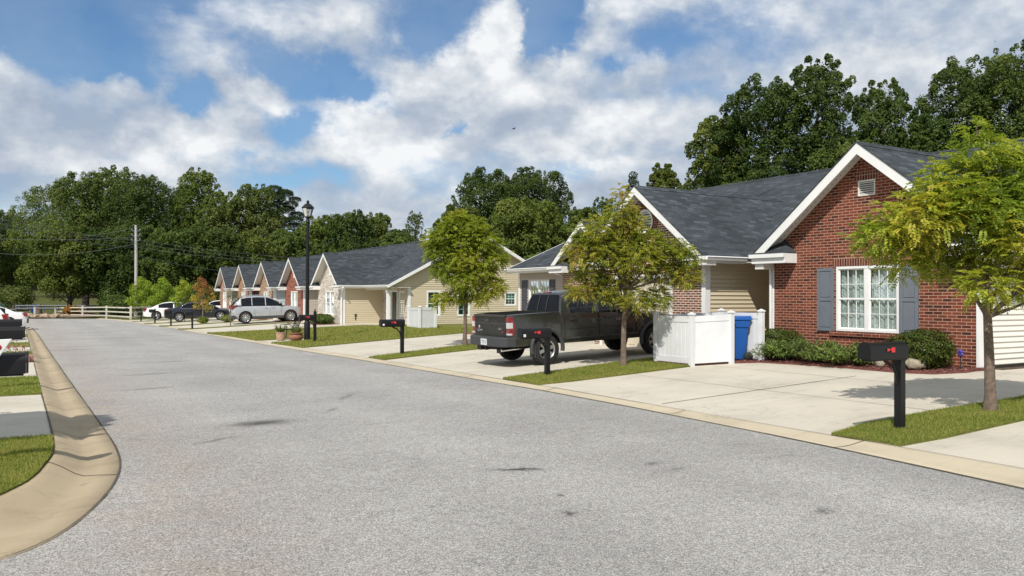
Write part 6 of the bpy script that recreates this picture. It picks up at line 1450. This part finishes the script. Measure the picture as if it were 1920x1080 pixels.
# ---------------------------------------------------------------- mailboxes
def mailbox_mb(mb, x0, x1, yc, zb, h=.21, w_=.17):
    """domed box running along x"""
    pr = [(yc - w_ / 2, zb), (yc + w_ / 2, zb), (yc + w_ / 2, zb + h - w_ / 2)] + [(yc + w_ / 2 * math.cos(q), zb + h - w_ / 2 + w_ / 2 * math.sin(q)) for q in np.linspace(0.2, PI - .2, 9)] + [(yc - w_ / 2, zb + h - w_ / 2)]
    mb.prism(pr, 0, x0, x1); return pr
M_FLAG = mat('red_flag', (0.62, 0.035, 0.04), 0.5); M_STICK = mat('white_sticker', (0.7, 0.72, 0.74), 0.6)
GM = 'black mailboxes along the right kerb'
def mailbox(label, xp, y, zt_, d=-1, blen=.70, group=GM, tall=0.0, flag=True, sticker=False, xoff=0.0, zf=T, flaglen=.12):
    """d=-1: the door faces the street at smaller x"""
    z0 = zf(xp, y); r = thing('mailbox', label, 'mailbox', (xp, y, z0), group)
    mb = MB(); mb.box(xp - .05, xp + .05, y - .05, y + .05, z0 - .05, zt_ - .21 + tall); post = mb.build('post', M_BLACK, r, bevel=.006)
    if tall > 0.2: mb = MB(); mb.lathe([(0.05, 0), (.03, .02), (.025, .05), (.03, .08), (0, .10)], (xp, y, zt_ - .21 + tall), 8); mb.build('finial', M_BLACK, post)
    e1 = xp - d * (.06) if tall < .2 else xp + d * .055; e0 = xp + d * blen if tall < .2 else xp + d * min(blen, .62)
    mb = MB(); mailbox_mb(mb, min(e0, e1), max(e0, e1), y, zt_ - .21); bx = mb.build('box', M_BLACK, r, smooth_angle=35)
    mb = MB(); mailbox_mb(mb, e0 + d * .001, e0 + d * .022, y, zt_ - .205, .215, .185); mb.build('door', M_BLACK, bx, smooth_angle=35)
    mb = MB(); mb.box(min(e0, e1) + .02, max(e0, e1) - .02, y - .06, y + .06, zt_ - .232, zt_ - .211); mb.build('shelf', M_BLACK, r)
    mb = MB(); pts = [(xp + d * .045, y, zt_ - .55), (xp + d * .07, y, zt_ - .42), (xp + d * .16, y, zt_ - .30), (xp + d * .32, y, zt_ - .235)]; mb.tube(pts, [.02, .022, .022, .02], 6); mb.build('brace', M_BLACK, post)
    if flag:
        fx = (e0 + e1) / 2 + d * .02; mb = MB(); yy = y - .0925; mb.box(fx - .05, fx + .10, yy - .004, yy, zt_ - .10, zt_ - .082); mb.box(fx + .03, fx + .10, yy - .005, yy - .001, zt_ - .128, zt_ - .065); mb.box(fx - .055, fx - .02, yy - .006, yy - .001, zt_ - .11, zt_ - .078); mb.build('flag', M_FLAG, bx)
    if sticker: mb = MB(); mb.box(e0 - d * .03, e0 - d * .09, y - .09, y - .087, zt_ - .19, zt_ - .13) ; mb.build('sticker', M_STICK, bx)
    return r
mailbox('black mailbox with red flag on the near grass strip before the brick house', 9.67, 6.41, 1.215, flaglen=.12)
mailbox('black mailbox with red flag and white sticker in front of the dark pickup', 9.86, 14.95, 1.085, sticker=True)
mailbox('black mailbox with red flag standing before the beige siding wall', 9.90, 23.1, 1.055, sticker=True, tall=.19)
mailbox('black mailbox with tall post right behind the street lamp', *at(591, 32.6), 1.0, tall=.34)
for i, (px, D, lab) in enumerate([(361, 49.5, 'black mailbox post nearest the silver car'), (321, 55.5, 'second black mailbox post in the far line, before the dark sedan'), (291, 61.5, 'third black mailbox post in the far line'), (265, 68, 'fourth black mailbox post in the far line, before the white sedan'), (245.5, 75, 'fifth black mailbox post in the far line, by the fence')]):
    x, y = at(px, D); mailbox(lab, x, y, T(x, y) + 1.12, blen=.40, tall=.21, flag=False)
GL = 'black mailboxes along the left kerb'
zfl = lambda x, y: fall(y) + .1
m1 = mailbox('nearest left black mailbox with a white red dotted panel', -.70, 9.60, 1.19, 1, .70, GL, flag=False, zf=zfl)
mb = MB(); mb.add([(-.90, 9.44, 1.31), (-.12, 9.44, 1.335), (-.25, 9.44, 1.12), (-.90, 9.44, 1.07), (-.90, 9.455, 1.31), (-.12, 9.455, 1.335), (-.25, 9.455, 1.12), (-.90, 9.455, 1.07)], [(0, 1, 2, 3), (4, 7, 6, 5), (0, 4, 5, 1), (1, 5, 6, 2), (2, 6, 7, 3), (3, 7, 4, 0)])
pn = mb.build('white_panel', M_WHITE, m1, bevel=.006); mb = MB(); mb.lathe([(0, 9.436), (.028, 9.436), (.028, 9.439)], (-.235, 0, 1.255), 14, 1); mb.build('red_dot', M_FLAG, pn)
mailbox('second left black mailbox, beyond the nearest one', -.74, 17.75, 1.17, 1, .70, GL, flag=False, zf=zfl, tall=.0)
mailbox('third left black mailbox, smallest of the three', -.83, 28.06, 1.04, 1, .70, GL, flag=False, zf=zfl)

# ---------------------------------------------------------------- street lamp
xl, yl = at(576.3, 34.2); zl0 = T(xl, yl); lp = thing('street_lamp', 'tall black street lamp with glass lantern beside the planters', 'street lamp', (xl, yl, zl0))
M_LGLASS = glass('lantern_glass', (0.85, 0.88, 0.9), 0.4)
mb = MB(); mb.lathe([(.13, -.05), (.13, .75), (.105, .82), (.085, .9), (.082, 1.5), (.062, 4.9), (.062, 5.0), (.09, 5.03), (.06, 5.1), (.06, 5.16), (.12, 5.2), (.10, 5.24), (0, 5.24)], (xl, yl, zl0), 16); mb.build('pole', M_BLACK, lp, smooth_angle=40)
mb = MB(); zb = zl0 + 5.24
def sq(r, z, rot=PI / 4, n=4): return [(xl + r * math.cos(rot + 2 * PI * i / n), yl + r * math.sin(rot + 2 * PI * i / n), z) for i in range(n)]
RN = 6
lo_, hi_ = sq(.13, zb, 0, RN), sq(.235, zb + .36, 0, RN)
for i in range(RN): mb.tube([lo_[i], hi_[i]], .012, 4)
mb.tube(lo_ + [lo_[0]], .014, 4); mb.tube(hi_ + [hi_[0]], .018, 4)
mb.lathe([(.27, .36), (.275, .375), (.22, .44), (.14, .52), (.09, .55), (.06, .56), (.055, .60), (.075, .62), (.05, .66), (.02, .70), (0, .71)], (xl, yl, zb), RN * 2, smooth=False); la = mb.build('lantern', M_BLACK, lp)
mb = MB()
for i in range(RN): j = (i + 1) % RN; mb.quad(lo_[i], lo_[j], hi_[j], hi_[i])
mb.build('lantern_pane', M_LGLASS, la); mb = MB(); mb.lathe([(0, .02), (.05, .03), (.06, .12), (.045, .2), (0, .24)], (xl, yl, zb), 10); mb.build('bulb', mat('frosted_bulb', (.7, .7, .68), .5), la)

# ---------------------------------------------------------------- planters and bench
M_TERR = mat('terracotta', (0.30, 0.13, 0.08), 0.8, var=0.3, vscale=12); M_TERL = mat('pale_terracotta', (0.42, 0.27, 0.18), 0.85, var=0.25, vscale=10); M_SOIL = mat('soil', (0.03, 0.022, 0.016), 0.95)
def potplant(label, px, D, R, h, m_, seed, urn=False):
    x, y = at(px, D); z = T(x, y) + .05; r = thing('planter', label, 'planter', (x, y, z), 'planters by the lamp')
    mb = MB()
    pf = [(R * .8, 0), (R * .86, .04), (R * .95, h * .5), (R, h * .86), (R * 1.08, h * .87), (R * 1.08, h), (R * .95, h), (R * .93, h * .9), (0, h * .9)] if not urn else [(R * .62, 0), (R * .75, .03), (R * .98, h * .35), (R, h * .55), (R * .9, h * .75), (R * .86, h * .8), (R * 1.0, h * .9), (R * 1.02, h), (R * .88, h), (R * .8, h * .88), (0, h * .86)]
    mb.lathe(pf, (x, y, z), 24); mb.build('pot', m_, r, smooth_angle=40); mb = MB(); mb.lathe([(R * .8, h * .905), (0, h * .93)], (x, y, z), 16); mb.build('soil', M_SOIL, r)
    rng = np.random.default_rng(seed); n = 260; q = rng.random(n) * 6.28; rr = R * .5 * rng.random(n); d = np.stack([np.cos(q), np.sin(q), 1.1 + rng.random(n)], 1)
    d /= np.linalg.norm(d, axis=1, keepdims=True); ln = .16 + .26 * rng.random(n); P = np.stack([x + rr * np.cos(q), y + rr * np.sin(q), np.full(n, z + h * .9)], 1) + d * (ln * (.3 + .6 * rng.random(n)))[:, None]
    cards(P, rng.normal(size=(n, 3)), ln * .6, .10, rng, L_OLIVE, 'plant', r, up=d); return r
potplant('pale square sided flower pot, left of the red urn', 527, 34.6, .20, .34, M_TERL, 5)
potplant('wide red terracotta urn with grassy plant beside the lamp', 555.5, 33.6, .29, .34, M_TERR, 6, True)
xb_, yb_ = at(549, 35.1); zb_ = T(xb_, yb_) + .05; be = thing('garden_bench', 'wrought metal garden bench behind the flower pots', 'bench', (xb_, yb_, zb_))
mb = MB(); fwx, fwy = sa_, ca   # view direction; bench faces the street, seen from its side
def BP(a, b, z): return (xb_ + a * ca + b * sa_, yb_ - a * sa_ + b * ca, zb_ + z)   # a: right in the picture, b: away
for b in (-.45, .45):
    mb.tube([BP(-.42, b, 0), BP(-.38, b, .25), BP(-.36, b, .42), BP(-.42, b, .62), BP(-.30, b, .66), BP(.02, b, .64), BP(.12, b, .55)], .018, 6); mb.tube([BP(.28, b, 0), BP(.12, b, .40), BP(.14, b, .6), BP(.32, b, .95)], .018, 6)
mb.build('bench_frame', M_BLACK, be)
mb = MB()
for i in range(6): mb.tube([BP(-.34 + i * .085, -.46, .41), BP(-.34 + i * .085, .46, .41)], .018, 5)
mb.build('seat', M_BLACK, be); mb = MB()
for i in range(7): mb.tube([BP(.13, -.44 + i * .147, .44), BP(.30, -.44 + i * .147, .92)], .010, 4)
for k in (.5, .7, .93): mb.tube([BP(.13 + (k - .44) * .37, -.45, k), BP(.13 + (k - .44) * .37, .45, k)], .014, 5)
mb.build('backrest', M_BLACK, be)

# ---------------------------------------------------------------- white vinyl enclosures and blue bin
M_VINYL = mat('white_vinyl', (0.72, 0.73, 0.74), 0.38, var=0.09, vscale=1.8)
def enclosure(label, posts, panels, h, zf, board=.15, cap=True, pw=.11):
    r = thing('bin_enclosure', label, 'enclosure', (posts[0][0], posts[0][1], zf(*posts[0])), 'white vinyl bin enclosures')
    for (x, y) in posts:
        z = zf(x, y); mb = MB(); mb.box(x - pw / 2, x + pw / 2, y - pw / 2, y + pw / 2, z - .05, z + h); po = mb.build('post', M_VINYL, r, bevel=.004)
        c = pw / 2 + .015; mb = MB(); mb.add([(x - c, y - c, z + h), (x + c, y - c, z + h), (x + c, y + c, z + h), (x - c, y + c, z + h), (x - c, y - c, z + h + .025), (x + c, y - c, z + h + .025), (x + c, y + c, z + h + .025), (x - c, y + c, z + h + .025), (x, y, z + h + .07)],
            [(0, 1, 5, 4), (1, 2, 6, 5), (2, 3, 7, 6), (3, 0, 4, 7), (4, 5, 8), (5, 6, 8), (6, 7, 8), (7, 4, 8), (0, 3, 2, 1)]); mb.build('post_cap', M_VINYL, po)
    for i, j in panels:
        a, b = Vector((*posts[i], 0)), Vector((*posts[j], 0)); za, zb2 = zf(*posts[i]), zf(*posts[j]); d = (b - a); L = d.length; u = d / L; nr = Vector((-u.y, u.x, 0)); mb = MB()
        def pc(s0, s1, z0_, z1_, t0, t1):
            P = []
            for s_ in (s0, s1):
                for t_ in (t0, t1):
                    for z_ in (z0_, z1_): q = a + u * s_ + nr * t_; P.append((q.x, q.y, lerp(za, zb2, s_ / L) + z_))
            mb.add(P, [(0, 1, 3, 2), (4, 6, 7, 5), (0, 4, 5, 1), (2, 3, 7, 6), (0, 2, 6, 4), (1, 5, 7, 3)])
        e = pw / 2 - .005; pc(e, L - e, h - .17, h - .03, -.022, .022); pc(e, L - e, .07, .21, -.022, .022)
        n = max(2, round((L - pw) / board))
        for k in range(n): s0 = lerp(e, L - e, k / n); s1 = lerp(e, L - e, (k + 1) / n); pc(s0 + .006, s1 - .006, .205, h - .165, -.011, .011)
        pc(e, L - e, .205, h - .165, -.006, .006)
        mb.build('panel', M_VINYL, r)
    return r
EA, EB, EC, ED, EE, EF = (13.26, 15.25), (13.22, 13.98), (14.16, 13.66), (14.86, 13.38), (14.95, 14.75), (13.9, 15.4)
enclosure('white vinyl bin enclosure beside the blue bin and the driveway', [EA, EB, EC, ED, EE], [(0, 1), (1, 2), (3, 4), (4, 0)], 1.20, lambda x, y: T(x, y) + .02)
e2 = [at(766, 42.6), at(787.5, 40.4), at(817, 41.0), at(800, 43.5)]
enclosure('smaller white vinyl bin enclosure against the beige siding wall', e2, [(0, 1), (1, 2), (2, 3)], 1.12, T)
M_BIN = mat('blue_plastic', (0.008, 0.085, 0.33), 0.42, spec=0.5, var=0.06, vscale=6)
xq, yq = 14.62, 14.02; zq = T(xq, yq) + .05; bn = thing('wheelie_bin', 'blue wheeled recycling bin inside the white enclosure', 'bin', (xq, yq, zq))
def frus(mb, x0, x1, y0, y1, z0, X0, X1, Y0, Y1, z1):
    mb.add([(x0, y0, z0), (x1, y0, z0), (x1, y1, z0), (x0, y1, z0), (X0, Y0, z1), (X1, Y0, z1), (X1, Y1, z1), (X0, Y1, z1)], [(0, 3, 2, 1), (4, 5, 6, 7), (0, 1, 5, 4), (1, 2, 6, 5), (2, 3, 7, 6), (3, 0, 4, 7)])
s0 = 0
mb = MB(); frus(mb, -.22, .20, -.22, .22, .04, -.27, .24, -.27, .27, .80); frus(mb, -.30, .27, -.29, .29, .80, -.31, .29, -.30, .30, .98); RZ = Matrix.Translation((xq, yq, zq)) @ Matrix.Rotation(math.radians(-20), 4, 'Z'); mb.xform(RZ); bd = mb.build('bin_body', M_BIN, bn, bevel=.02)
mb = MB(); mb.add([(-.33, -.32, .985), (.33, -.32, .985), (.33, .32, .985), (-.33, .32, .985), (-.31, -.30, 1.03), (.30, -.30, 1.08), (.30, .30, 1.08), (-.31, .30, 1.03)], [(0, 3, 2, 1), (4, 5, 6, 7), (0, 1, 5, 4), (1, 2, 6, 5), (2, 3, 7, 6), (3, 0, 4, 7)]); mb.tube([(.36, -.25, 1.0), (.36, .25, 1.0)], .018, 8); mb.xform(RZ); mb.build('lid', M_BIN, bn, bevel=.012)
mb = MB()
for s_ in (-1, 1): mb.lathe([(.0, s_ * .24), (.11, s_ * .24), (.115, s_ * .255), (.115, s_ * .285), (.11, s_ * .30), (0, s_ * .30)], (.24, 0, .11), 18, 1)
mb.xform(RZ); mb.build('wheel', M_TYRE, bn)

# ---------------------------------------------------------------- garden ornaments in the bed
M_FIG = mat('weathered_stone_figure', (0.34, 0.30, 0.22), 0.85, var=0.3, vscale=20, bump=.4, bscale=60)
def skinfig(name, label, cat, pts, edges, radii, M, m_, parent=None):
    me = bpy.data.meshes.new(name); me.from_pydata(pts, edges, []); o = bpy.data.objects.new(name, me); COL.objects.link(o); me.materials.append(m_)
    sk = o.modifiers.new('skin', 'SKIN'); sb = o.modifiers.new('sub', 'SUBSURF'); sb.levels = 2; sb.render_levels = 2
    for i, v in enumerate(me.skin_vertices[0].data): v.radius = (radii[i], radii[i]) if not isinstance(radii[i], tuple) else radii[i]; v.use_root = (i == 0)
    bpy.context.view_layer.update(); dg = bpy.context.evaluated_depsgraph_get(); m2 = bpy.data.meshes.new_from_object(o.evaluated_get(dg)); o.modifiers.clear(); o.data = m2; o.data.materials.clear(); o.data.materials.append(m_)
    for p in m2.polygons: p.use_smooth = True
    o.matrix_world = M; return o
xa_, ya_ = 15.3, 9.83; z_ = T(xa_, ya_) + .07
P = [(0, 0, .15), (.10, 0, .16), (-.10, 0, .145), (-.19, 0, .115), (-.27, 0, .07), (.17, 0, .12), (-.13, .06, .03), (-.13, -.06, .03), (.10, .07, .03), (.10, -.07, .03), (-.20, .05, .17), (-.20, -.05, .17)]
E_ = [(0, 1), (0, 2), (2, 3), (3, 4), (1, 5), (2, 6), (2, 7), (1, 8), (1, 9), (3, 10), (3, 11)]
Rr = [.14, .13, .115, .08, .035, .10, .03, .03, .035, .035, .015, .015]
fg = skinfig('garden_ornament', '', '', P, E_, Rr, Matrix.Translation((xa_, ya_, z_)) @ Matrix.Rotation(math.radians(125), 4, 'Z') @ Matrix.Scale(.8, 4), M_FIG)
tag(fg, 'grey stone armadillo figure on the red mulch in front of the right shrub', 'ornament')
xa2, ya2 = 15.35, 10.62; z2 = T(xa2, ya2) + .06
P = [(0, 0, .10), (.06, 0, .20), (.02, 0, .32), (-.05, 0, .40), (-.12, 0, .38), (.12, 0, .08), (-.06, .05, .02), (-.06, -.05, .02), (.16, .06, .02)]
fg = skinfig('garden_ornament', '', '', P, [(0, 1), (1, 2), (2, 3), (3, 4), (0, 5), (0, 6), (0, 7), (5, 8)], [.11, .10, .07, .06, .03, .09, .035, .035, .03], Matrix.Translation((xa2, ya2, z2)) @ Matrix.Rotation(math.radians(60), 4, 'Z'), M_FIG)
tag(fg, 'pale upright stone animal figure partly hidden behind the nearest mailbox post', 'ornament')
xf_, yf_ = 16.05, 9.32; z_ = T(xf_, yf_) + .05; st_ = thing('pinwheel_stake', 'small violet flower stake by the corner of the red brick wall', 'ornament', (xf_, yf_, z_))
mb = MB(); mb.tube([(xf_, yf_, z_ - .03), (xf_, yf_, z_ + .30)], .012, 6); mb.build('stake', M_DARK, st_)
mb = MB()
for i in range(7):
    q = 2 * PI * i / 7; c, s_ = math.cos(q), math.sin(q); mb.tube([(xf_, yf_, z_ + .33), (xf_ - .01 + .03 * c, yf_ + .05 * c, z_ + .33 + .05 * s_), (xf_ + .02 * c, yf_ + .09 * c, z_ + .33 + .08 * s_)], [.012, .025, .004], 6)
mb.build('petals', mat('violet_plastic', (.09, .08, .42), .4), st_)
# mulch chips
def scatter_chips(name, label, poly, zf, n, size, m_, seed, xr=None):
    rng = np.random.default_rng(seed); xs = [p[0] for p in poly]; ys = [p[1] for p in poly]; X = rng.uniform(min(xs), max(xs), n); Y = rng.uniform(min(ys), max(ys), n); k = in_poly(X, Y, poly); X, Y = X[k], Y[k]; n = len(X); mb = MB()
    Z = [zf(a, b) for a, b in zip(X, Y)]
    for i in range(n):
        q = rng.random() * 6.28; a = size * (.5 + rng.random()); b = a * .38; c, s_ = math.cos(q), math.sin(q); t1, t2 = rng.normal() * .25, rng.normal() * .25; h = .012
        v = []
        for (u, v_) in ((-a, -b), (a, -b), (a * .8, b), (-a * .9, b)): v.append((X[i] + u * c - v_ * s_, Y[i] + u * s_ + v_ * c, Z[i] + h + u * t1 + v_ * t2))
        mb.add(v, [(0, 1, 2, 3)], int(rng.random() * 3) % 3)
    return mb
mb = scatter_chips('mulch', '', BED1, lambda x, y: zr(x, y) + .036, 9000, .022, None, 8)
tag(mb.build('mulch_chips', [M_MULCH, mat('mulch_rose', (.34, .13, .11), .9), mat('mulch_dark', (.09, .035, .03), .95)]), 'red wood mulch chips in the bed before the brick house', 'mulch', kind='stuff')

# ---------------------------------------------------------------- left kerb flowers and brick pile
def flower_patch(label, x, y, n, seed, z0):
    r = thing('flower_clump', label, 'flowers', (x, y, z0), 'pink flower clumps by the left kerb'); rng = np.random.default_rng(seed)
    P = np.array([x, y, z0 + .12]) + rng.normal(size=(n, 3)) * np.array([.22, .3, .06]); cards(P, rng.normal(size=(n, 3)) + np.array([0, 0, .6]), .07 * np.ones(n), .5, rng, L_SHRUB, 'leaves', r)
    P = np.array([x, y, z0 + .2]) + rng.normal(size=(n // 3, 3)) * np.array([.22, .3, .05]); cards(P, rng.normal(size=(n // 3, 3)) + np.array([0, 0, 1.]), .075 * np.ones(n // 3), .9, rng, L_PINK, 'blossom', r); return r
L_PINK = leaf_mat('pink_petal', [(.45, .06, .18), (.6, .12, .28), (.7, .35, .4)], .3, 2)
flower_patch('clump of bright pink flowers on the farther left grass strip', -.35, 35.6, 45, 3, fall(35) + .1)
flower_patch('leafy clump of rose flowers nearer the left mailboxes', -.28, 29.3, 75, 4, fall(29) + .1)
pb = thing('brick_edging', 'short pile of pinkish edging bricks at the left kerb', 'bricks', (.05, 25.8, fall(25) + .1)); mb = MB(); rnd = random.Random(3)
for i in range(5): a = -.28 + .09 * i; mb.box(a, a + .085, 25.4 + rnd.random() * .2, 25.75 + rnd.random() * .4, fall(25) + .08, fall(25) + .20 + rnd.random() * .1)
mb.build('bricks', mat('pink_brick', (.38, .20, .17), .9, var=.3, vscale=8), pb, bevel=.008)

# ---------------------------------------------------------------- white rail fence at the end of the road
M_FENCE = mat('cream_fence', (0.60, 0.56, 0.46), 0.7, var=0.15, vscale=3)
fx_ = [at(104, 100), at(155, 92), at(200, 82), at(245.5, 74), at(290, 80), at(335, 88)]
fzb = [T(*p) - (.25 if i == 0 else .1 if i == 1 else 0) for i, p in enumerate(fx_)]
fe = thing('rail_fence', 'cream painted three rail fence at the end of the road', 'fence', (*fx_[2], fzb[2]))
for p, z in zip(fx_, fzb): mb = MB(); q = .085; mb.box(p[0] - q, p[0] + q, p[1] - q, p[1] + q, z - .2, z + 1.28); mb.build('post', M_FENCE, fe, bevel=.02)
for (a, b, za, zb2) in zip(fx_, fx_[1:], fzb, fzb[1:]):
    for h_ in (.28, .70, 1.12):
        mb = MB(); u = (Vector((*b, 0)) - Vector((*a, 0))); L = u.length; u /= L; n_ = Vector((-u.y, u.x, 0)) * .03; P = []
        for s_ in (.13, L - .13):
            for t_ in (-1, 1):
                for hh in (-.06, .06): q = Vector((*a, 0)) + u * s_ + n_ * t_; P.append((q.x, q.y, lerp(za, zb2, s_ / L) + h_ + hh))
        mb.add(P, [(0, 1, 3, 2), (4, 6, 7, 5), (0, 4, 5, 1), (2, 3, 7, 6), (0, 2, 6, 4), (1, 5, 7, 3)]); mb.build('rail', M_FENCE, fe)
x, y = at(65.3, 92); po = thing('fence_post', 'single cream post standing left of the fence end', 'post', (x, y, T(x, y))); mb = MB(); mb.box(x - .1, x + .1, y - .1, y + .1, T(x, y) - .1, T(x, y) + 1.02); mb.build('post_shaft', M_FENCE, po, bevel=.02); mb = MB(); mb.box(x - .13, x + .13, y - .13, y + .13, T(x, y) + 1.02, T(x, y) + 1.09); mb.build('post_cap', M_FENCE, po)
# grey guard rail beyond
M_GREY = mat('weathered_grey_rail', (0.14, 0.15, 0.16), 0.7, var=.2)
g0, g1 = at(30, 108), at(215, 108); gr = thing('guard_rail', 'weathered grey rail fence behind the cream fence', 'fence', (*g0, ground_z(*g0)))
for i in range(8):
    p = (lerp(g0[0], g1[0], i / 7), lerp(g0[1], g1[1], i / 7)); z = ground_z(*p); mb = MB(); mb.box(p[0] - .1, p[0] + .1, p[1] - .1, p[1] + .1, z - .3, z + 1.15); mb.build('post', M_GREY, gr)
for h_ in (.62, .98): mb = MB(); a, b = Vector((*g0, ground_z(*g0) + h_)), Vector((*g1, ground_z(*g1) + h_)); mb.tube([a + Vector((0, -.12, 0)), b + Vector((0, -.12, 0))], .11, 4, smooth=False); mb.build('rail', M_GREY, gr)
# rocks
GR = 'rocks at the end of the road'; rnd = random.Random(9); M_ROCK = mat('tan_rock', (0.34, 0.25, 0.17), 0.9, var=.4, vscale=5, bump=.6, bscale=8)
ADJ = ['low', 'jagged', 'rounded', 'flat', 'tan', 'blocky', 'small pale', 'tilted', 'sloping', 'squat', 'broken', 'brown']
for i in range(12):
    px = 52 + i * 6.6 + rnd.uniform(-2, 2); x, y = at(px, rnd.uniform(84, 88)); z = T(x, y); r_ = rnd.uniform(.28, .6); bm = bmesh.new(); bmesh.ops.create_icosphere(bm, subdivisions=2, radius=r_)
    for v in bm.verts: v.co *= 1 + .28 * math.sin(v.co.x * 9 + i) * math.cos(v.co.y * 8 + i * 2) + rnd.uniform(-.08, .08); v.co.z *= .62
    me = bpy.data.meshes.new('rock'); bm.to_mesh(me); bm.free(); me.materials.append(M_ROCK); o = bpy.data.objects.new('rock', me); COL.objects.link(o); o.location = (x, y, z + .12)
    tag(o, '%s rock in the pile at the road end, %s from the left' % (ADJ[i], ['first', 'second', 'third', 'fourth', 'fifth', 'sixth', 'seventh', 'eighth', 'ninth', 'tenth', 'eleventh', 'twelfth'][i]), 'rock', GR)
patch('dirt_bank', [at(58, 83), at(128, 84), at(190, 88), at(180, 96), at(60, 94)], M_DIRT, .05)
patch('pine_straw_bank', [at(112, 101), at(172, 103), at(178, 112), at(118, 113)], M_PINE, .08)
patch('hillside_drive', [at(-40, 116), at(52, 116), at(66, 124), at(40, 128), at(-40, 131)], M_DRIVE, .12)
patch('hillside_lawn', [at(-30, 136), at(50, 138), at(52, 158), at(-30, 160)], M_LAWN, .12)
x, y = at(63.5, 112); z = ground_z(x, y); b2_ = thing('far_bin', 'small blue bin on the light drive far away at the left', 'bin', (x, y, z)); mb = MB(); frus(mb, x - .3, x + .3, y - .3, y + .3, z, x - .38, x + .38, y - .38, y + .38, z + 1.0); mb.build('bin_body', M_BIN, b2_); mb = MB(); mb.box(x - .42, x + .42, y - .42, y + .42, z + 1.0, z + 1.1); mb.build('lid', M_BIN, b2_)
x, y = at(73.5, 110); z = ground_z(x, y); bp_ = thing('brown_stump', 'narrow brown stump post beside the far blue bin', 'stump', (x, y, z)); mb = MB(); mb.tube([(x, y, z - .1), (x, y, z + .9), (x + .05, y, z + 1.25)], [.38, .3, .2], 8); mb.build('trunk', M_BARK, bp_)
x, y = at(2, 100); z = ground_z(x, y); gb = thing('green_cabinet', 'dark green box at the far left edge above the white cars', 'cabinet', (x, y, z)); mb = MB(); mb.box(x - .45, x + .45, y - .4, y + .4, z, z + 1.35); mb.build('cabinet_body', mat('dark_green', (.03, .08, .05), .6), gb, bevel=.03)

# ---------------------------------------------------------------- utility pole and wires
xu, yu = at(255.5, 86); zu = T(xu, yu); up_ = thing('utility_pole', 'grey utility pole with wires in front of the dark trees', 'utility pole', (xu, yu, zu))
HP = CAMH + (551 - 421) / FPX * 86 - zu
M_POLE = mat('weathered_pole', (0.42, 0.42, 0.40), 0.8, var=.15, vscale=4); M_WIRE = mat('wire', (0.10, 0.11, 0.11), 0.6)
mb = MB(); mb.tube([(xu, yu, zu - .2), (xu - .05, yu, zu + HP * .7), (xu - .1, yu, zu + HP)], [.19, .15, .12], 10); mb.build('pole', M_POLE, up_)
def PZ(py, D=86): return CAMH + (551 - py) / FPX * D
mb = MB()
for z in (PZ(432), PZ(441), PZ(450)): mb = MB(); mb.tube([(xu - .45, yu + .2, z), (xu + .35, yu - .2, z)], .05, 6); mb.lathe([(.0, 0), (.09, .02), (.09, .2), (0, .24)], (xu - .42, yu + .2, z), 8); mb.lathe([(.0, 0), (.09, .02), (.09, .2), (0, .24)], (xu + .3, yu - .2, z), 8); mb.build('insulator', M_GREY, up_)
def wire(p0, p1, sag, n=18, r=.017):
    mb = MB(); a, b = Vector(p0), Vector(p1); mb.tube([a.lerp(b, i / n) - Vector((0, 0, sag * 4 * (i / n) * (1 - i / n))) for i in range(n + 1)], r, 4); o = mb.build('wire', M_WIRE, up_); return o
for (py0, pxe, pye, De, sag) in [(450, -60, 399, 60, .25), (455, -60, 408, 60, .25), (463, -60, 415, 60, .3), (425, 158, 443, 84, .1), (456, -60, 470, 84, .8), (443, -60, 446, 84, .3), (448, 700, 487, 100, .5), (455, 700, 494, 100, .5), (462, 700, 498, 100, .5), (478, 520, 515, 100, .4)]:
    x, y = at(pxe, De); wire((xu - .08, yu, PZ(py0)), (x, y, CAMH + (552 - pye) / FPX * De), sag)
# a bird high in the sky
x, y = at(962, 70); zbd = CAMH + (555 - 241) / FPX * 70; bd_ = thing('bird', 'tiny dark bird gliding high under the clouds', 'bird', (x, y, zbd)); mb = MB()
mb.tube([(x - .16, y, zbd), (x, y, zbd + .02), (x + .17, y, zbd - .01)], [.02, .06, .01], 6); mb.add([(x - .05, y, zbd), (x + .07, y, zbd), (x + .02, y - .35, zbd + .12), (x - .04, y + .35, zbd + .10), (x - .05, y, zbd + .02), (x + .07, y, zbd + .02)], [(0, 1, 2), (1, 0, 3), (4, 5, 2), (5, 4, 3)]); mb.build('bird_body', M_DARK, bd_)

for o in list(bpy.data.objects):
    if 'base' in o: del o['base']
for m in bpy.data.materials:
    if 't' in m: del m['t']
# Cycles settings that keep noise down
scene.render.engine = 'CYCLES'; scene.cycles.max_bounces = 6; scene.cycles.transparent_max_bounces = 12
